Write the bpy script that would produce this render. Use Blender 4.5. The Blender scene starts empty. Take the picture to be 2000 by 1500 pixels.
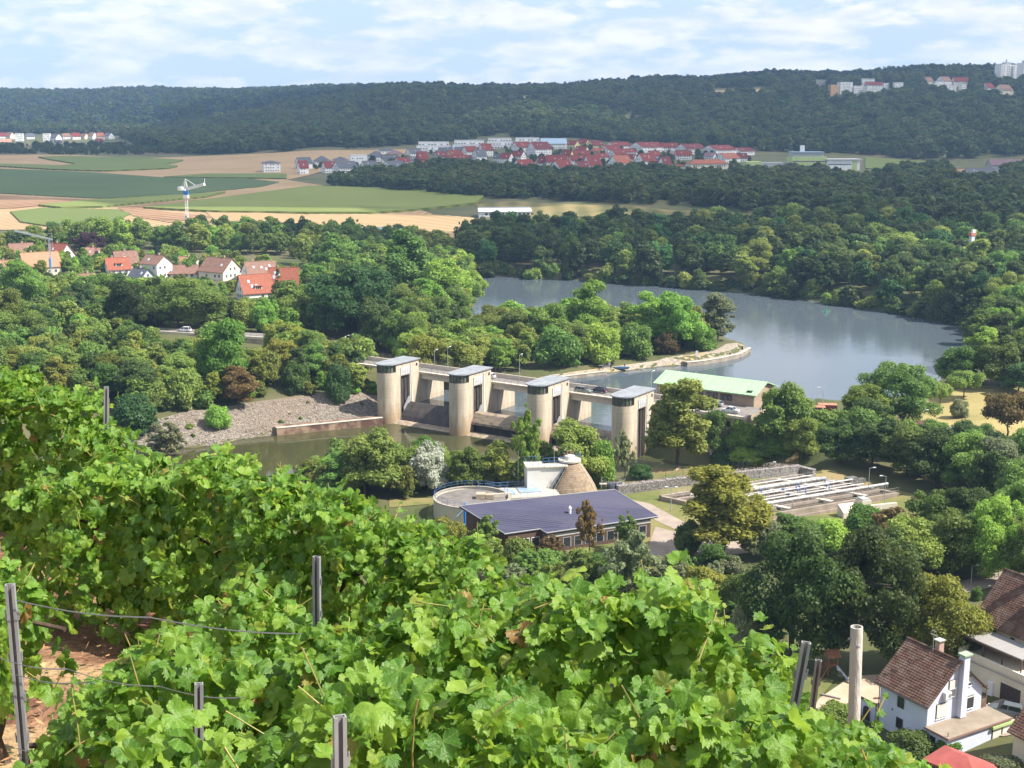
import bpy, math, random
import numpy as np
from mathutils import Vector, Matrix
from mathutils.geometry import delaunay_2d_cdt
R = math.radians
rnd = random.Random(7)
sc = bpy.context.scene
col = sc.collection

# ------------------------------------------------------------------ camera, sky, sun, exposure
HC = 80.0                       # eye height above the lower pool of the river
F = 2500.0                      # focal length in pixels of the 2000 px wide photograph
PITCH = math.atan(520 / 2500)
CP, SP = math.cos(PITCH), math.sin(PITCH)
cam_d = bpy.data.cameras.new('camera')
cam = bpy.data.objects.new('camera', cam_d)
col.objects.link(cam)
cam_d.sensor_width = 36.0
cam_d.lens = 36.0 * F / 2000
cam_d.clip_start = 0.2
cam_d.clip_end = 20000
cam.location = (0, 0, HC)
cam.rotation_euler = (math.pi / 2 - PITCH, 0, 0)
sc.camera = cam

SUN_EL = R(50)
SUN_AZ = (0.97, -0.24)          # horizontal direction towards the sun
w = bpy.data.worlds.new('World')
sc.world = w
w.use_nodes = True
nt = w.node_tree
for n in list(nt.nodes):
    nt.nodes.remove(n)
def N(nt, typ, **kw):
    n = nt.nodes.new(typ)
    for k, v in kw.items():
        if k.startswith('i_'):
            n.inputs[int(k[2:])].default_value = v
        else:
            setattr(n, k, v)
    return n
wo = N(nt, 'ShaderNodeOutputWorld')
bg = N(nt, 'ShaderNodeBackground')
sky = N(nt, 'ShaderNodeTexSky', sky_type='NISHITA')
sky.sun_disc = False
sky.sun_elevation = SUN_EL
sky.sun_rotation = math.atan2(SUN_AZ[0], SUN_AZ[1])
sky.altitude = 250
sky.air_density = 1.0
sky.dust_density = 1.2
sky.ozone_density = 1.0
tc = N(nt, 'ShaderNodeTexCoord')
mp = N(nt, 'ShaderNodeMapping')
mp.inputs['Scale'].default_value = (13.0, 13.0, 46.0)
nz = N(nt, 'ShaderNodeTexNoise')
nz.inputs['Scale'].default_value = 1.0
nz.inputs['Detail'].default_value = 9.0
nz.inputs['Roughness'].default_value = 0.62
nz.inputs['Distortion'].default_value = 0.15
rp = N(nt, 'ShaderNodeValToRGB')
rp.color_ramp.elements[0].position = 0.44
rp.color_ramp.elements[1].position = 0.54
rp.color_ramp.elements[0].color = (0, 0, 0, 1)
rp.color_ramp.elements[1].color = (1, 1, 1, 1)
cl = N(nt, 'ShaderNodeMixRGB', blend_type='MIX')
# cumulus colour: a second finer noise gives lit tops and greyer bases
nz2 = N(nt, 'ShaderNodeTexNoise')
nz2.inputs['Scale'].default_value = 2.2
nz2.inputs['Detail'].default_value = 5.0
cc = N(nt, 'ShaderNodeValToRGB')
cc.color_ramp.elements[0].position = 0.35
cc.color_ramp.elements[1].position = 0.65
cc.color_ramp.elements[0].color = (5.0, 5.35, 6.1, 1)
cc.color_ramp.elements[1].color = (7.2, 6.85, 6.9, 1)
mf = N(nt, 'ShaderNodeMath', operation='MULTIPLY')
mf.inputs[1].default_value = 0.85
nt.links.new(tc.outputs['Generated'], mp.inputs['Vector'])
nt.links.new(mp.outputs[0], nz.inputs['Vector'])
nt.links.new(mp.outputs[0], nz2.inputs['Vector'])
nt.links.new(nz.outputs[0], rp.inputs[0])
nt.links.new(nz2.outputs[0], cc.inputs[0])
nt.links.new(rp.outputs[0], mf.inputs[0])
nt.links.new(mf.outputs[0], cl.inputs[0])
# thin summer veil: the whole sky is a little paler than clear air, most of all low down
sx = N(nt, 'ShaderNodeSeparateXYZ'); vr = N(nt, 'ShaderNodeMapRange'); vm_ = N(nt, 'ShaderNodeMixRGB')
vr.inputs['From Min'].default_value = 0.0; vr.inputs['From Max'].default_value = 0.6; vr.inputs['To Min'].default_value = 0.85; vr.inputs['To Max'].default_value = 0.25
vm_.inputs[2].default_value = (4.0, 4.95, 6.3, 1)
nt.links.new(tc.outputs['Generated'], sx.inputs[0]); nt.links.new(sx.outputs[2], vr.inputs['Value']); nt.links.new(vr.outputs[0], vm_.inputs[0])
nt.links.new(sky.outputs[0], vm_.inputs[1]); nt.links.new(vm_.outputs[0], cl.inputs[1])
nt.links.new(cc.outputs[0], cl.inputs[2])
nt.links.new(cl.outputs[0], bg.inputs['Color'])
bg.inputs['Strength'].default_value = 0.098
nt.links.new(bg.outputs[0], wo.inputs['Surface'])

sl = bpy.data.lights.new('sun', 'SUN')
sl.energy = 5.0
sl.angle = R(0.5)
sl.color = (1.0, 0.94, 0.85)
sun = bpy.data.objects.new('sun', sl)
col.objects.link(sun)
SUN = Vector((SUN_AZ[0] * math.cos(SUN_EL), SUN_AZ[1] * math.cos(SUN_EL), math.sin(SUN_EL))).normalized()
sun.rotation_euler = SUN.to_track_quat('Z', 'Y').to_euler()

sc.view_settings.view_transform = 'Standard'
sc.view_settings.look = 'None'
sc.view_settings.exposure = 1.0
sc.view_settings.gamma = 1.0
sc.view_settings.use_curve_mapping = False
sc.render.engine = 'CYCLES'
sc.cycles.max_bounces = 6
sc.cycles.diffuse_bounces = 3
sc.cycles.glossy_bounces = 3
sc.cycles.transmission_bounces = 3
sc.cycles.transparent_max_bounces = 8
sc.cycles.volume_bounces = 0
sc.cycles.caustics_reflective = False
sc.cycles.caustics_refractive = False
sc.cycles.use_adaptive_sampling = True
sc.cycles.adaptive_threshold = 0.015
sc.cycles.sample_clamp_indirect = 4.0

# ------------------------------------------------------------------ pixel geometry of the photograph
def ray(px, py):
    a = (px - 1000) / F
    b = (750 - py) / F
    return (a, CP + b * SP, -SP + b * CP)
def P(px, py, z):
    d = ray(px, py)
    t = (z - HC) / d[2]
    return Vector((d[0] * t, d[1] * t, z))
def PD(px, py, dist):
    d = ray(px, py)
    t = dist / d[1]
    return Vector((d[0] * t, dist, HC + d[2] * t))
def proj(x, y, z):
    z = z - HC
    f = y * CP - z * SP
    u = y * SP + z * CP
    return 1000 + F * x / f, 750 - F * u / f

# ------------------------------------------------------------------ object helpers
def tag(o, label=None, cat=None, group=None, kind=None):
    if label: o['label'] = label
    if cat: o['category'] = cat
    if group: o['group'] = group
    if kind: o['kind'] = kind
    return o
def empty(name, loc, rz=0.0, label=None, cat=None, group=None):
    o = bpy.data.objects.new(name, None)
    o.empty_display_size = 0.3
    col.objects.link(o)
    o.location = loc
    o.rotation_euler = (0, 0, rz)
    return tag(o, label, cat, group)
def new_obj(name, mesh, parent=None, loc=None, rz=None):
    o = bpy.data.objects.new(name, mesh)
    col.objects.link(o)
    if parent is not None: o.parent = parent
    if loc is not None: o.location = loc
    if rz is not None: o.rotation_euler = (0, 0, rz)
    return o
def copy_tree(o, parent=None):
    c = o.copy()
    col.objects.link(c)
    if parent is not None:
        c.parent = parent
    for ch in list(o.children):
        copy_tree(ch, c)
    return c

class MB:
    """collects boxes, bars, tubes and prisms; build() links them as one mesh object"""
    def __init__(s):
        s.v = []; s.f = []; s.m = []
    def add(s, vs, fs, m=0):
        b = len(s.v)
        s.v += [tuple(v) for v in vs]
        s.f += [tuple(i + b for i in f) for f in fs]
        s.m += [m] * len(fs)
    def box(s, c, size, rz=0.0, m=0, taper=1.0):
        x, y, z = size[0] / 2, size[1] / 2, size[2] / 2
        cz, sz = math.cos(rz), math.sin(rz)
        vs = []
        for (i, j, k) in ((-1,-1,-1),(1,-1,-1),(1,1,-1),(-1,1,-1),(-1,-1,1),(1,-1,1),(1,1,1),(-1,1,1)):
            t = taper if k > 0 else 1.0
            a, b = i * x * t, j * y * t
            vs.append((c[0] + a * cz - b * sz, c[1] + a * sz + b * cz, c[2] + k * z))
        s.add(vs, [(0,3,2,1),(4,5,6,7),(0,1,5,4),(1,2,6,5),(2,3,7,6),(3,0,4,7)], m)
        return s
    def bb(s, x0, x1, y0, y1, z0, z1, m=0):
        return s.box(((x0+x1)/2, (y0+y1)/2, (z0+z1)/2), (abs(x1-x0), abs(y1-y0), abs(z1-z0)), 0.0, m)
    def cyl(s, p0, p1, r0, r1=None, n=8, m=0, caps=True):
        if r1 is None: r1 = r0
        p0 = Vector(p0); p1 = Vector(p1)
        d = (p1 - p0)
        if d.length < 1e-6: return s
        d.normalize()
        a = d.orthogonal().normalized()
        b = d.cross(a)
        vs = []
        for p, r in ((p0, r0), (p1, r1)):
            for i in range(n):
                t = 2 * math.pi * i / n
                vs.append(p + (a * math.cos(t) + b * math.sin(t)) * r)
        fs = [(i, (i + 1) % n, n + (i + 1) % n, n + i) for i in range(n)]
        if caps:
            fs.append(tuple(range(n - 1, -1, -1)))
            fs.append(tuple(range(n, 2 * n)))
        s.add(vs, fs, m)
        return s
    def tube(s, pts, r, n=6, m=0):
        for a, b in zip(pts[:-1], pts[1:]):
            s.cyl(a, b, r, r, n, m)
        return s
    def prism(s, poly, z0, z1, m=0):
        n = len(poly)
        vs = [(p[0], p[1], z0) for p in poly] + [(p[0], p[1], z1) for p in poly]
        fs = [(i, (i + 1) % n, n + (i + 1) % n, n + i) for i in range(n)]
        fs.append(tuple(range(n - 1, -1, -1)))
        fs.append(tuple(range(n, 2 * n)))
        s.add(vs, fs, m)
        return s
    def extr(s, prof, x0, x1, m=0):
        """profile in (y,z), extruded along x"""
        n = len(prof)
        vs = [(x0, p[0], p[1]) for p in prof] + [(x1, p[0], p[1]) for p in prof]
        fs = [(i, (i + 1) % n, n + (i + 1) % n, n + i) for i in range(n)]
        fs.append(tuple(range(n - 1, -1, -1)))
        fs.append(tuple(range(n, 2 * n)))
        s.add(vs, fs, m)
        return s
    def mesh(s, name, mats):
        me = bpy.data.meshes.new(name)
        me.from_pydata(s.v, [], s.f)
        if not isinstance(mats, (list, tuple)): mats = [mats]
        for mm in mats: me.materials.append(mm)
        if len(mats) > 1:
            me.polygons.foreach_set('material_index', s.m)
        me.update()
        return me
    def build(s, name, mats, parent=None, loc=None, rz=None, smooth=False):
        me = s.mesh(name, mats)
        if smooth:
            me.polygons.foreach_set('use_smooth', [True] * len(me.polygons))
        return new_obj(name, me, parent, loc, rz)

def mesh_np(name, V, Fc, mats, attrs=None, uv=None, smooth=False):
    V = np.asarray(V, dtype=np.float32)
    Fc = np.asarray(Fc, dtype=np.int32)
    k = Fc.shape[1]
    me = bpy.data.meshes.new(name)
    me.vertices.add(len(V))
    me.vertices.foreach_set('co', V.ravel())
    me.loops.add(Fc.size)
    me.loops.foreach_set('vertex_index', Fc.ravel())
    me.polygons.add(len(Fc))
    me.polygons.foreach_set('loop_start', np.arange(0, Fc.size, k, dtype=np.int32))
    me.polygons.foreach_set('loop_total', np.full(len(Fc), k, dtype=np.int32))
    if smooth:
        me.polygons.foreach_set('use_smooth', np.ones(len(Fc), dtype=bool))
    for mm in (mats if isinstance(mats, (list, tuple)) else [mats]):
        me.materials.append(mm)
    for an, av in (attrs or {}).items():
        at = me.attributes.new(an, 'FLOAT', 'POINT')
        at.data.foreach_set('value', np.asarray(av, dtype=np.float32))
    if uv is not None:
        ul = me.uv_layers.new(name='UVMap')
        ul.data.foreach_set('uv', np.asarray(uv, dtype=np.float32)[Fc.ravel()].ravel())
    me.update(calc_edges=True)
    return me

# ------------------------------------------------------------------ materials
MATS = {}
def pm(name, c1, c2=None, scale=1.0, rough=0.8, bump=0.0, bscale=None, spec=0.3, metal=0.0, detail=4.0, ramp=(0.35, 0.65), stretch=None, c3=None, s3=0.1):
    if name in MATS: return MATS[name]
    m = bpy.data.materials.new(name)
    m.use_nodes = True
    t = m.node_tree
    b = t.nodes['Principled BSDF']
    b.inputs['Roughness'].default_value = rough
    b.inputs['Specular IOR Level'].default_value = spec
    b.inputs['Metallic'].default_value = metal
    b.inputs['Base Color'].default_value = (*c1, 1)
    if c2 is not None or bump:
        co = N(t, 'ShaderNodeTexCoord')
        src = co.outputs['Object']
        if stretch:
            mpn = N(t, 'ShaderNodeMapping')
            mpn.inputs['Scale'].default_value = stretch
            t.links.new(src, mpn.inputs['Vector'])
            src = mpn.outputs[0]
    if c2 is not None:
        n = N(t, 'ShaderNodeTexNoise')
        n.inputs['Scale'].default_value = scale
        n.inputs['Detail'].default_value = detail
        n.inputs['Roughness'].default_value = 0.6
        t.links.new(src, n.inputs['Vector'])
        r = N(t, 'ShaderNodeValToRGB')
        r.color_ramp.elements[0].position = ramp[0]
        r.color_ramp.elements[1].position = ramp[1]
        r.color_ramp.elements[0].color = (*c1, 1)
        r.color_ramp.elements[1].color = (*c2, 1)
        t.links.new(n.outputs[0], r.inputs[0])
        out = r.outputs[0]
        if c3 is not None:
            n3 = N(t, 'ShaderNodeTexNoise')
            n3.inputs['Scale'].default_value = s3
            n3.inputs['Detail'].default_value = 5.0
            t.links.new(src, n3.inputs['Vector'])
            r3 = N(t, 'ShaderNodeValToRGB')
            r3.color_ramp.elements[0].position = 0.48
            r3.color_ramp.elements[1].position = 0.66
            t.links.new(n3.outputs[0], r3.inputs[0])
            mx = N(t, 'ShaderNodeMixRGB')
            t.links.new(r3.outputs[0], mx.inputs[0])
            t.links.new(out, mx.inputs[1])
            mx.inputs[2].default_value = (*c3, 1)
            out = mx.outputs[0]
        t.links.new(out, b.inputs['Base Color'])
    if bump:
        n2 = N(t, 'ShaderNodeTexNoise')
        n2.inputs['Scale'].default_value = bscale or scale * 3
        n2.inputs['Detail'].default_value = 4.0
        t.links.new(src, n2.inputs['Vector'])
        bn = N(t, 'ShaderNodeBump')
        bn.inputs['Strength'].default_value = bump
        bn.inputs['Distance'].default_value = 0.1
        t.links.new(n2.outputs[0], bn.inputs['Height'])
        t.links.new(bn.outputs[0], b.inputs['Normal'])
    MATS[name] = m
    return m

def leafmat(name, c1, c2, trans=0.36, rough=0.55, hv=0.025, vv=0.32, spec=0.25):
    """foliage: colour differs from leaf to leaf (attribute tint) and from tree to tree (object random)"""
    m = bpy.data.materials.new(name)
    m.use_nodes = True
    t = m.node_tree
    b = t.nodes['Principled BSDF']
    o = t.nodes['Material Output']
    at = N(t, 'ShaderNodeAttribute', attribute_name='tint')
    mx = N(t, 'ShaderNodeMixRGB')
    mx.inputs[1].default_value = (*c1, 1)
    mx.inputs[2].default_value = (*c2, 1)
    t.links.new(at.outputs['Fac'], mx.inputs[0])
    oi = N(t, 'ShaderNodeObjectInfo')
    hs = N(t, 'ShaderNodeHueSaturation')
    ma = N(t, 'ShaderNodeMapRange')
    ma.inputs['To Min'].default_value = 0.5 - hv
    ma.inputs['To Max'].default_value = 0.5 + hv * 0.6
    mb = N(t, 'ShaderNodeMath', operation='MULTIPLY'); mb.inputs[1].default_value = 7.31
    mc = N(t, 'ShaderNodeMath', operation='FRACT')
    md = N(t, 'ShaderNodeMapRange')
    md.inputs['To Min'].default_value = 1.0 - vv
    md.inputs['To Max'].default_value = 1.0 + vv
    t.links.new(oi.outputs['Random'], ma.inputs['Value'])
    t.links.new(oi.outputs['Random'], mb.inputs[0])
    t.links.new(mb.outputs[0], mc.inputs[0])
    t.links.new(mc.outputs[0], md.inputs['Value'])
    t.links.new(ma.outputs[0], hs.inputs['Hue'])
    t.links.new(md.outputs[0], hs.inputs['Value'])
    t.links.new(mx.outputs[0], hs.inputs['Color'])
    b.inputs['Roughness'].default_value = rough
    b.inputs['Specular IOR Level'].default_value = spec
    t.links.new(hs.outputs[0], b.inputs['Base Color'])
    tr = N(t, 'ShaderNodeBsdfTranslucent')
    h2 = N(t, 'ShaderNodeHueSaturation')
    h2.inputs['Hue'].default_value = 0.485
    h2.inputs['Value'].default_value = 1.5
    t.links.new(hs.outputs[0], h2.inputs['Color'])
    t.links.new(h2.outputs[0], tr.inputs['Color'])
    ms = N(t, 'ShaderNodeMixShader')
    ms.inputs[0].default_value = trans
    t.links.new(b.outputs[0], ms.inputs[1])
    t.links.new(tr.outputs[0], ms.inputs[2])
    t.links.new(ms.outputs[0], o.inputs['Surface'])
    MATS[name] = m
    return m

LEAF = {
    'green': leafmat('leaf_green', (0.092, 0.172, 0.034), (0.184, 0.286, 0.058)),
    'fresh': leafmat('leaf_fresh', (0.126, 0.245, 0.035), (0.236, 0.367, 0.062)),
    'deep': leafmat('leaf_deep', (0.037, 0.106, 0.028), (0.072, 0.164, 0.043)),
    'dark': leafmat('leaf_dark', (0.044, 0.084, 0.021), (0.092, 0.146, 0.034)),
    'olive': leafmat('leaf_olive', (0.137, 0.200, 0.041), (0.241, 0.292, 0.060)),
    'yellow': leafmat('leaf_yellow', (0.156, 0.189, 0.029), (0.248, 0.267, 0.046)),
    'rust': leafmat('leaf_rust', (0.138, 0.101, 0.033), (0.212, 0.152, 0.051)),
    'silver': leafmat('leaf_silver', (0.170, 0.200, 0.120), (0.420, 0.440, 0.360), trans=0.15),
    'grey': leafmat('leaf_grey', (0.144, 0.178, 0.084), (0.244, 0.270, 0.134)),
    'purple': leafmat('leaf_purple', (0.036, 0.017, 0.024), (0.072, 0.029, 0.036), trans=0.15),
    'spruce': leafmat('leaf_spruce_and_haze', (0.020, 0.046, 0.040), (0.038, 0.070, 0.058), trans=0.1),  # conifer tone, made bluer to carry the ridge's distance haze in colour
    'hillside': leafmat('leaf_hillside', (0.062, 0.092, 0.022), (0.105, 0.135, 0.034), vv=0.35),
    'forest': leafmat('leaf_forest', (0.042, 0.074, 0.018), (0.070, 0.110, 0.028), vv=0.36),
}
bark = pm('bark', (0.09, 0.07, 0.05), (0.16, 0.13, 0.10), scale=6, rough=0.95, stretch=(1, 1, 0.2))
# ------------------------------------------------------------------ terrain
def zv(x, y):
    """the vineyard terrace under the camera"""
    xc = np.clip(x, -14, 14)
    z = 80 - 3.2 - 0.12 * y - 0.10 * xc
    return z - 0.5 * np.maximum(0, y - (8.5 - 0.8 * xc))

def seg_dist(X, Y, poly):
    d = np.full(X.shape, 1e9)
    inside = np.zeros(X.shape, dtype=bool)
    n = len(poly)
    for i in range(n):
        x0, y0 = poly[i]; x1, y1 = poly[(i + 1) % n]
        ex, ey = x1 - x0, y1 - y0
        t = np.clip(((X - x0) * ex + (Y - y0) * ey) / (ex * ex + ey * ey + 1e-9), 0, 1)
        d = np.minimum(d, np.hypot(X - x0 - t * ex, Y - y0 - t * ey))
        c = ((y0 > Y) != (y1 > Y)) & (X < (x1 - x0) * (Y - y0) / (y1 - y0 + 1e-12) + x0)
        inside ^= c
    return np.where(inside, -d, d)

AX = Vector((0.832, -0.555)); UP = Vector((0.555, 0.832))      # along the weir / upstream
P1 = Vector((-34.9, 332.6)); STEP = 23.9
def W(a, u, z=0.0):
    q = P1 + AX * a + UP * u
    return Vector((q.x, q.y, z))
WROT = math.atan2(AX.y, AX.x)
ZU, ZD = 3.8, 0.0
def pl(pts, z):
    return [tuple(P(a, b, z)[:2]) for a, b in pts]
POLY_U = ([tuple(W(-3.5, 7)[:2]), tuple(W(-3.5, 24)[:2])] +
          pl([(905, 752), (1000, 745), (1080, 741), (1140, 735), (1200, 727), (1290, 716), (1340, 714), (1348, 713), (1400, 707), (1450, 697),
              (1469, 685), (1456, 675), (1432, 668), (1400, 652), (1300, 640), (1150, 622), (1020, 622), (962, 642), (925, 622),
              (916, 600), (912, 560), (900, 543), (700, 536), (700, 526), (900, 535), (1000, 541), (1100, 546), (1200, 552), (1300, 559), (1450, 571), (1600, 590), (1750, 612),
              (1850, 632), (1930, 646), (1890, 668), (1852, 705), (1838, 742), (1800, 765), (1720, 790), (1640, 797), (1545, 792)], ZU) +
          [tuple(W(98, 39)[:2]), tuple(W(69.5, 39)[:2]), tuple(W(69.5, 7)[:2])])
POLY_D = ([tuple(W(-3.5, 9)[:2]), tuple(W(-3.2, 1)[:2])] +
          pl([(740, 829), (640, 839), (540, 850), (470, 858), (430, 870), (300, 880), (-300, 895), (-300, 1000), (100, 985), (400, 965),
              (640, 935), (800, 950), (960, 952), (1100, 935), (1230, 912)], ZD) +
          [tuple(W(98, -4)[:2]), tuple(W(112, 4)[:2]), tuple(W(100, 9)[:2])])

ctrl = [(1830,1470,7),(1600,1400,7),(1300,1060,5),(1000,1100,5),(1600,960,5),(1750,1000,5.5),(1420,902,7),(900,975,4.5),(1990,1150,7),
 (1990,1380,8),(1900,830,8),(1800,800,7),(1600,830,8),(2000,700,9),(2150,1000,9),(1450,800,8.5),
 (700,770,7.5),(500,790,7.5),(300,820,7),(100,830,7),(-250,850,7),(350,655,11.5),(640,690,9),(0,700,9),(200,600,11),(400,620,10.5),
 (700,650,8),(830,650,7),(50,520,12),(230,525,12),(400,530,11.5),(540,560,11),(0,600,11),(300,470,13),(100,440,15),(600,460,13),
 (800,480,9),(880,545,6),(900,690,6),(1100,690,6),(1300,680,6),(1400,672,5.2),(1000,530,8),(1300,545,8),(1600,570,9),(1850,610,9),
 (2030,600,10),(1900,540,12),(1950,500,14),(950,430,14),(1100,420,17),(1300,415,19),(1450,430,18),(1000,395,20),(1250,390,24),(1450,400,24),
 (1700,430,22),(1900,400,24),(1950,360,27),(2200,400,26),(700,360,22),(900,370,24),(600,340,25),(800,335,28),(1000,332,29),(1100,335,29),
 (1300,340,28),(1450,340,28),(1600,330,29),(520,337,26),(820,300,38),(1000,290,43),(1200,290,43),(1400,295,41),(1500,300,38),
 (200,430,16),(200,380,20),(200,330,27),(500,300,38),(800,292,42),(0,300,36),(0,430,16),(500,400,18),(800,420,15),(700,440,14),(-300,430,17),
 (-300,330,28),(1700,310,33),(1850,320,30),(2100,320,31),(100,285,42),(0,268,47),(230,268,47),(-300,280,44)]
C = [tuple(P(a, b, z)) for a, b, z in ctrl]
for X in (-900, -500, -200, -60, 60, 200, 500):        # vineyard hillside foot
    C.append((X, 130, 9 if X > -100 else 4))
for X in (-700, -400, -160):
    C.append((X, 240, 1))
def pw(px, Y):
    return (px - 1000) / F * Y * 1.005
for px, Y, z in [(-700,2500,62),(-200,2450,60),(100,2450,58),(300,2450,55),(-900,3300,150),(-400,3300,140),(0,3300,133),(300,3300,138),(650,3300,142),(900,3300,135),(1100,3400,135),(1350,3500,128),
                 (-400,4600,120),(300,4600,120),(1000,4600,110),(1800,4600,140),(2600,4600,140),
                 (600,1667,50),(450,2000,52),(450,2250,60),(600,2250,85),(790,2250,118),(1000,2300,118),(1250,2400,134),(1500,2500,150),(1800,2500,160),(2000,2500,163),(2400,2500,170),
                 (900,1950,66),(1250,1950,72),(1500,1900,70),(1900,1800,74),(2300,1800,78),(700,1950,66),(1700,2250,126),(1950,2250,130),(2300,2250,135),
                 (1000,3000,112),(1500,3000,140),(2000,3000,158),(2600,3000,165),(-900,1500,40),(-900,900,22),(2700,900,30),(2700,1500,40),(2600,500,14),(-900,500,12)]:
    C.append((pw(px, Y), Y, z))
C = np.array(C)
def warp(x, y):
    yy = np.maximum(y, 60) + 150
    return np.stack([x / yy * 2.6, np.log(yy)], -1)
WC = warp(C[:, 0], C[:, 1])
def phi(a, b):
    d2 = ((a[:, None, :] - b[None, :, :]) ** 2).sum(-1)
    return np.sqrt(d2 + 0.03 ** 2)
A = phi(WC, WC)
nC = len(C)
M = np.zeros((nC + 1, nC + 1))
M[:nC, :nC] = A + np.eye(nC) * -0.004
M[:nC, nC] = 1; M[nC, :nC] = 1
sol = np.linalg.solve(M, np.concatenate([C[:, 2], [0]]))
def base_z(X, Y):
    sh = X.shape
    q = warp(X.ravel(), Y.ravel())
    out = np.empty(len(q))
    for i in range(0, len(q), 20000):
        out[i:i + 20000] = phi(q[i:i + 20000], WC) @ sol[:nC] + sol[nC]
    z = out.reshape(sh)
    yn = np.clip(Y, -100, 400)
    near = np.interp(yn, [30, 60, 100, 125, 150, 160], [60, 40.5, 16, 9, 7, 6.5])
    top = zv(np.clip(X, -14, 14), np.minimum(yn, 40)) - 1.0
    k = np.clip((yn - 22) / 14, 0, 1)
    near = np.where(yn < 36, top * (1 - k) + near * k, near)
    k = np.clip((yn - 105) / 40, 0, 1); k = k * k * (3 - 2 * k)
    return near * (1 - k) + z * k
def geo(start, step, g, end):
    out = []
    while start < end:
        start += step; step *= g
        out.append(start)
    return out
xs = np.arange(-230, 262, 2.3)
gp = geo(xs[-1], 2.5, 1.04, 4400); gn = geo(-xs[0], 2.5, 1.04, 4400)
xs = np.concatenate([[-v for v in gn[::-1]], xs, gp])
ys = np.concatenate([np.arange(-80, 120, 5), np.arange(120, 660, 2.8)])
ys = np.concatenate([ys, geo(ys[-1], 3.2, 1.022, 4700)])
GX, GY = np.meshgrid(xs, ys)
GZ = base_z(GX, GY)
for poly, lev in ((POLY_U, ZU), (POLY_D, ZD)):
    near = (GX > -420) & (GX < 330) & (GY > 200) & (GY < 700)
    d = seg_dist(GX[near], GY[near], poly)
    zz = GZ[near]
    sl_ = np.where((GX[near] < -25) & (GY[near] < 360), 0.32, 0.55)
    bank = np.where(d > 0, np.minimum(zz, lev + 0.25 + d * sl_), lev - 0.5 - np.minimum(3, -d * 0.4))
    GZ[near] = bank
rngt = np.random.default_rng(3)
def tz(x, y):
    i = np.clip(np.searchsorted(xs, x) - 1, 0, len(xs) - 2)
    j = np.clip(np.searchsorted(ys, y) - 1, 0, len(ys) - 2)
    u = (x - xs[i]) / (xs[i + 1] - xs[i]); v = (y - ys[j]) / (ys[j + 1] - ys[j])
    return (GZ[j, i] * (1 - u) * (1 - v) + GZ[j, i + 1] * u * (1 - v) + GZ[j + 1, i] * (1 - u) * v + GZ[j + 1, i + 1] * u * v)
TS = np.geomspace(110, 6000, 3000)
def hit(px, py, lift=0.0):
    d = ray(px, py)
    x = d[0] * TS; y = d[1] * TS; z = HC + d[2] * TS
    g = tz(x, y) + lift
    k = np.nonzero(z < g)[0]
    if len(k) == 0:
        return Vector((x[-1], y[-1], g[-1]))
    k = k[0]
    if k == 0:
        return Vector((x[0], y[0], g[0]))
    a = (z[k - 1] - g[k - 1]); b = (g[k] - z[k])
    t = TS[k - 1] + (TS[k] - TS[k - 1]) * a / (a + b + 1e-9)
    x, y = d[0] * t, d[1] * t
    return Vector((x, y, float(tz(x, y)) + lift))

ground_m = pm('ground_grass', (0.050, 0.070, 0.020), (0.11, 0.105, 0.042), scale=0.05, rough=0.95, detail=8, bump=0.5, bscale=0.8, c3=(0.125, 0.105, 0.058), s3=0.012)
nx, ny = len(xs), len(ys)
idx = np.arange(nx * ny).reshape(ny, nx)
Q = np.stack([idx[:-1, :-1], idx[:-1, 1:], idx[1:, 1:], idx[1:, :-1]], -1).reshape(-1, 4)
me = mesh_np('terrain', np.stack([GX, GY, GZ], -1).reshape(-1, 3), Q, ground_m, smooth=True)
tag(new_obj('terrain', me), 'grassy valley floor and slopes around the river', None, None, 'structure')

# ------------------------------------------------------------------ water
def water_mat(name, c, rough, bscale, bstr):
    m = bpy.data.materials.new(name); m.use_nodes = True
    t = m.node_tree; b = t.nodes['Principled BSDF']
    b.inputs['Base Color'].default_value = (*c, 1)
    b.inputs['Roughness'].default_value = rough
    b.inputs['IOR'].default_value = 1.333
    b.inputs['Specular IOR Level'].default_value = 0.5
    co = N(t, 'ShaderNodeTexCoord')
    mpn = N(t, 'ShaderNodeMapping'); mpn.inputs['Scale'].default_value = (0.30, 1.1, 1.0)
    n1 = N(t, 'ShaderNodeTexNoise'); n1.inputs['Scale'].default_value = bscale; n1.inputs['Detail'].default_value = 4
    n2 = N(t, 'ShaderNodeTexNoise'); n2.inputs['Scale'].default_value = 0.012; n2.inputs['Detail'].default_value = 3
    mu = N(t, 'ShaderNodeMath', operation='MULTIPLY')
    rr = N(t, 'ShaderNodeValToRGB'); rr.color_ramp.elements[0].position = 0.38; rr.color_ramp.elements[1].position = 0.62
    rr.color_ramp.elements[0].color = (0.25, 0.25, 0.25, 1)
    bn = N(t, 'ShaderNodeBump'); bn.inputs['Strength'].default_value = bstr; bn.inputs['Distance'].default_value = 0.25
    t.links.new(co.outputs['Object'], mpn.inputs[0])
    t.links.new(mpn.outputs[0], n1.inputs['Vector'])
    t.links.new(co.outputs['Object'], n2.inputs['Vector'])
    t.links.new(n2.outputs[0], rr.inputs[0])
    t.links.new(n1.outputs[0], mu.inputs[0]); t.links.new(rr.outputs[0], mu.inputs[1])
    t.links.new(mu.outputs[0], bn.inputs['Height'])
    t.links.new(bn.outputs[0], b.inputs['Normal'])
    return m
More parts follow.
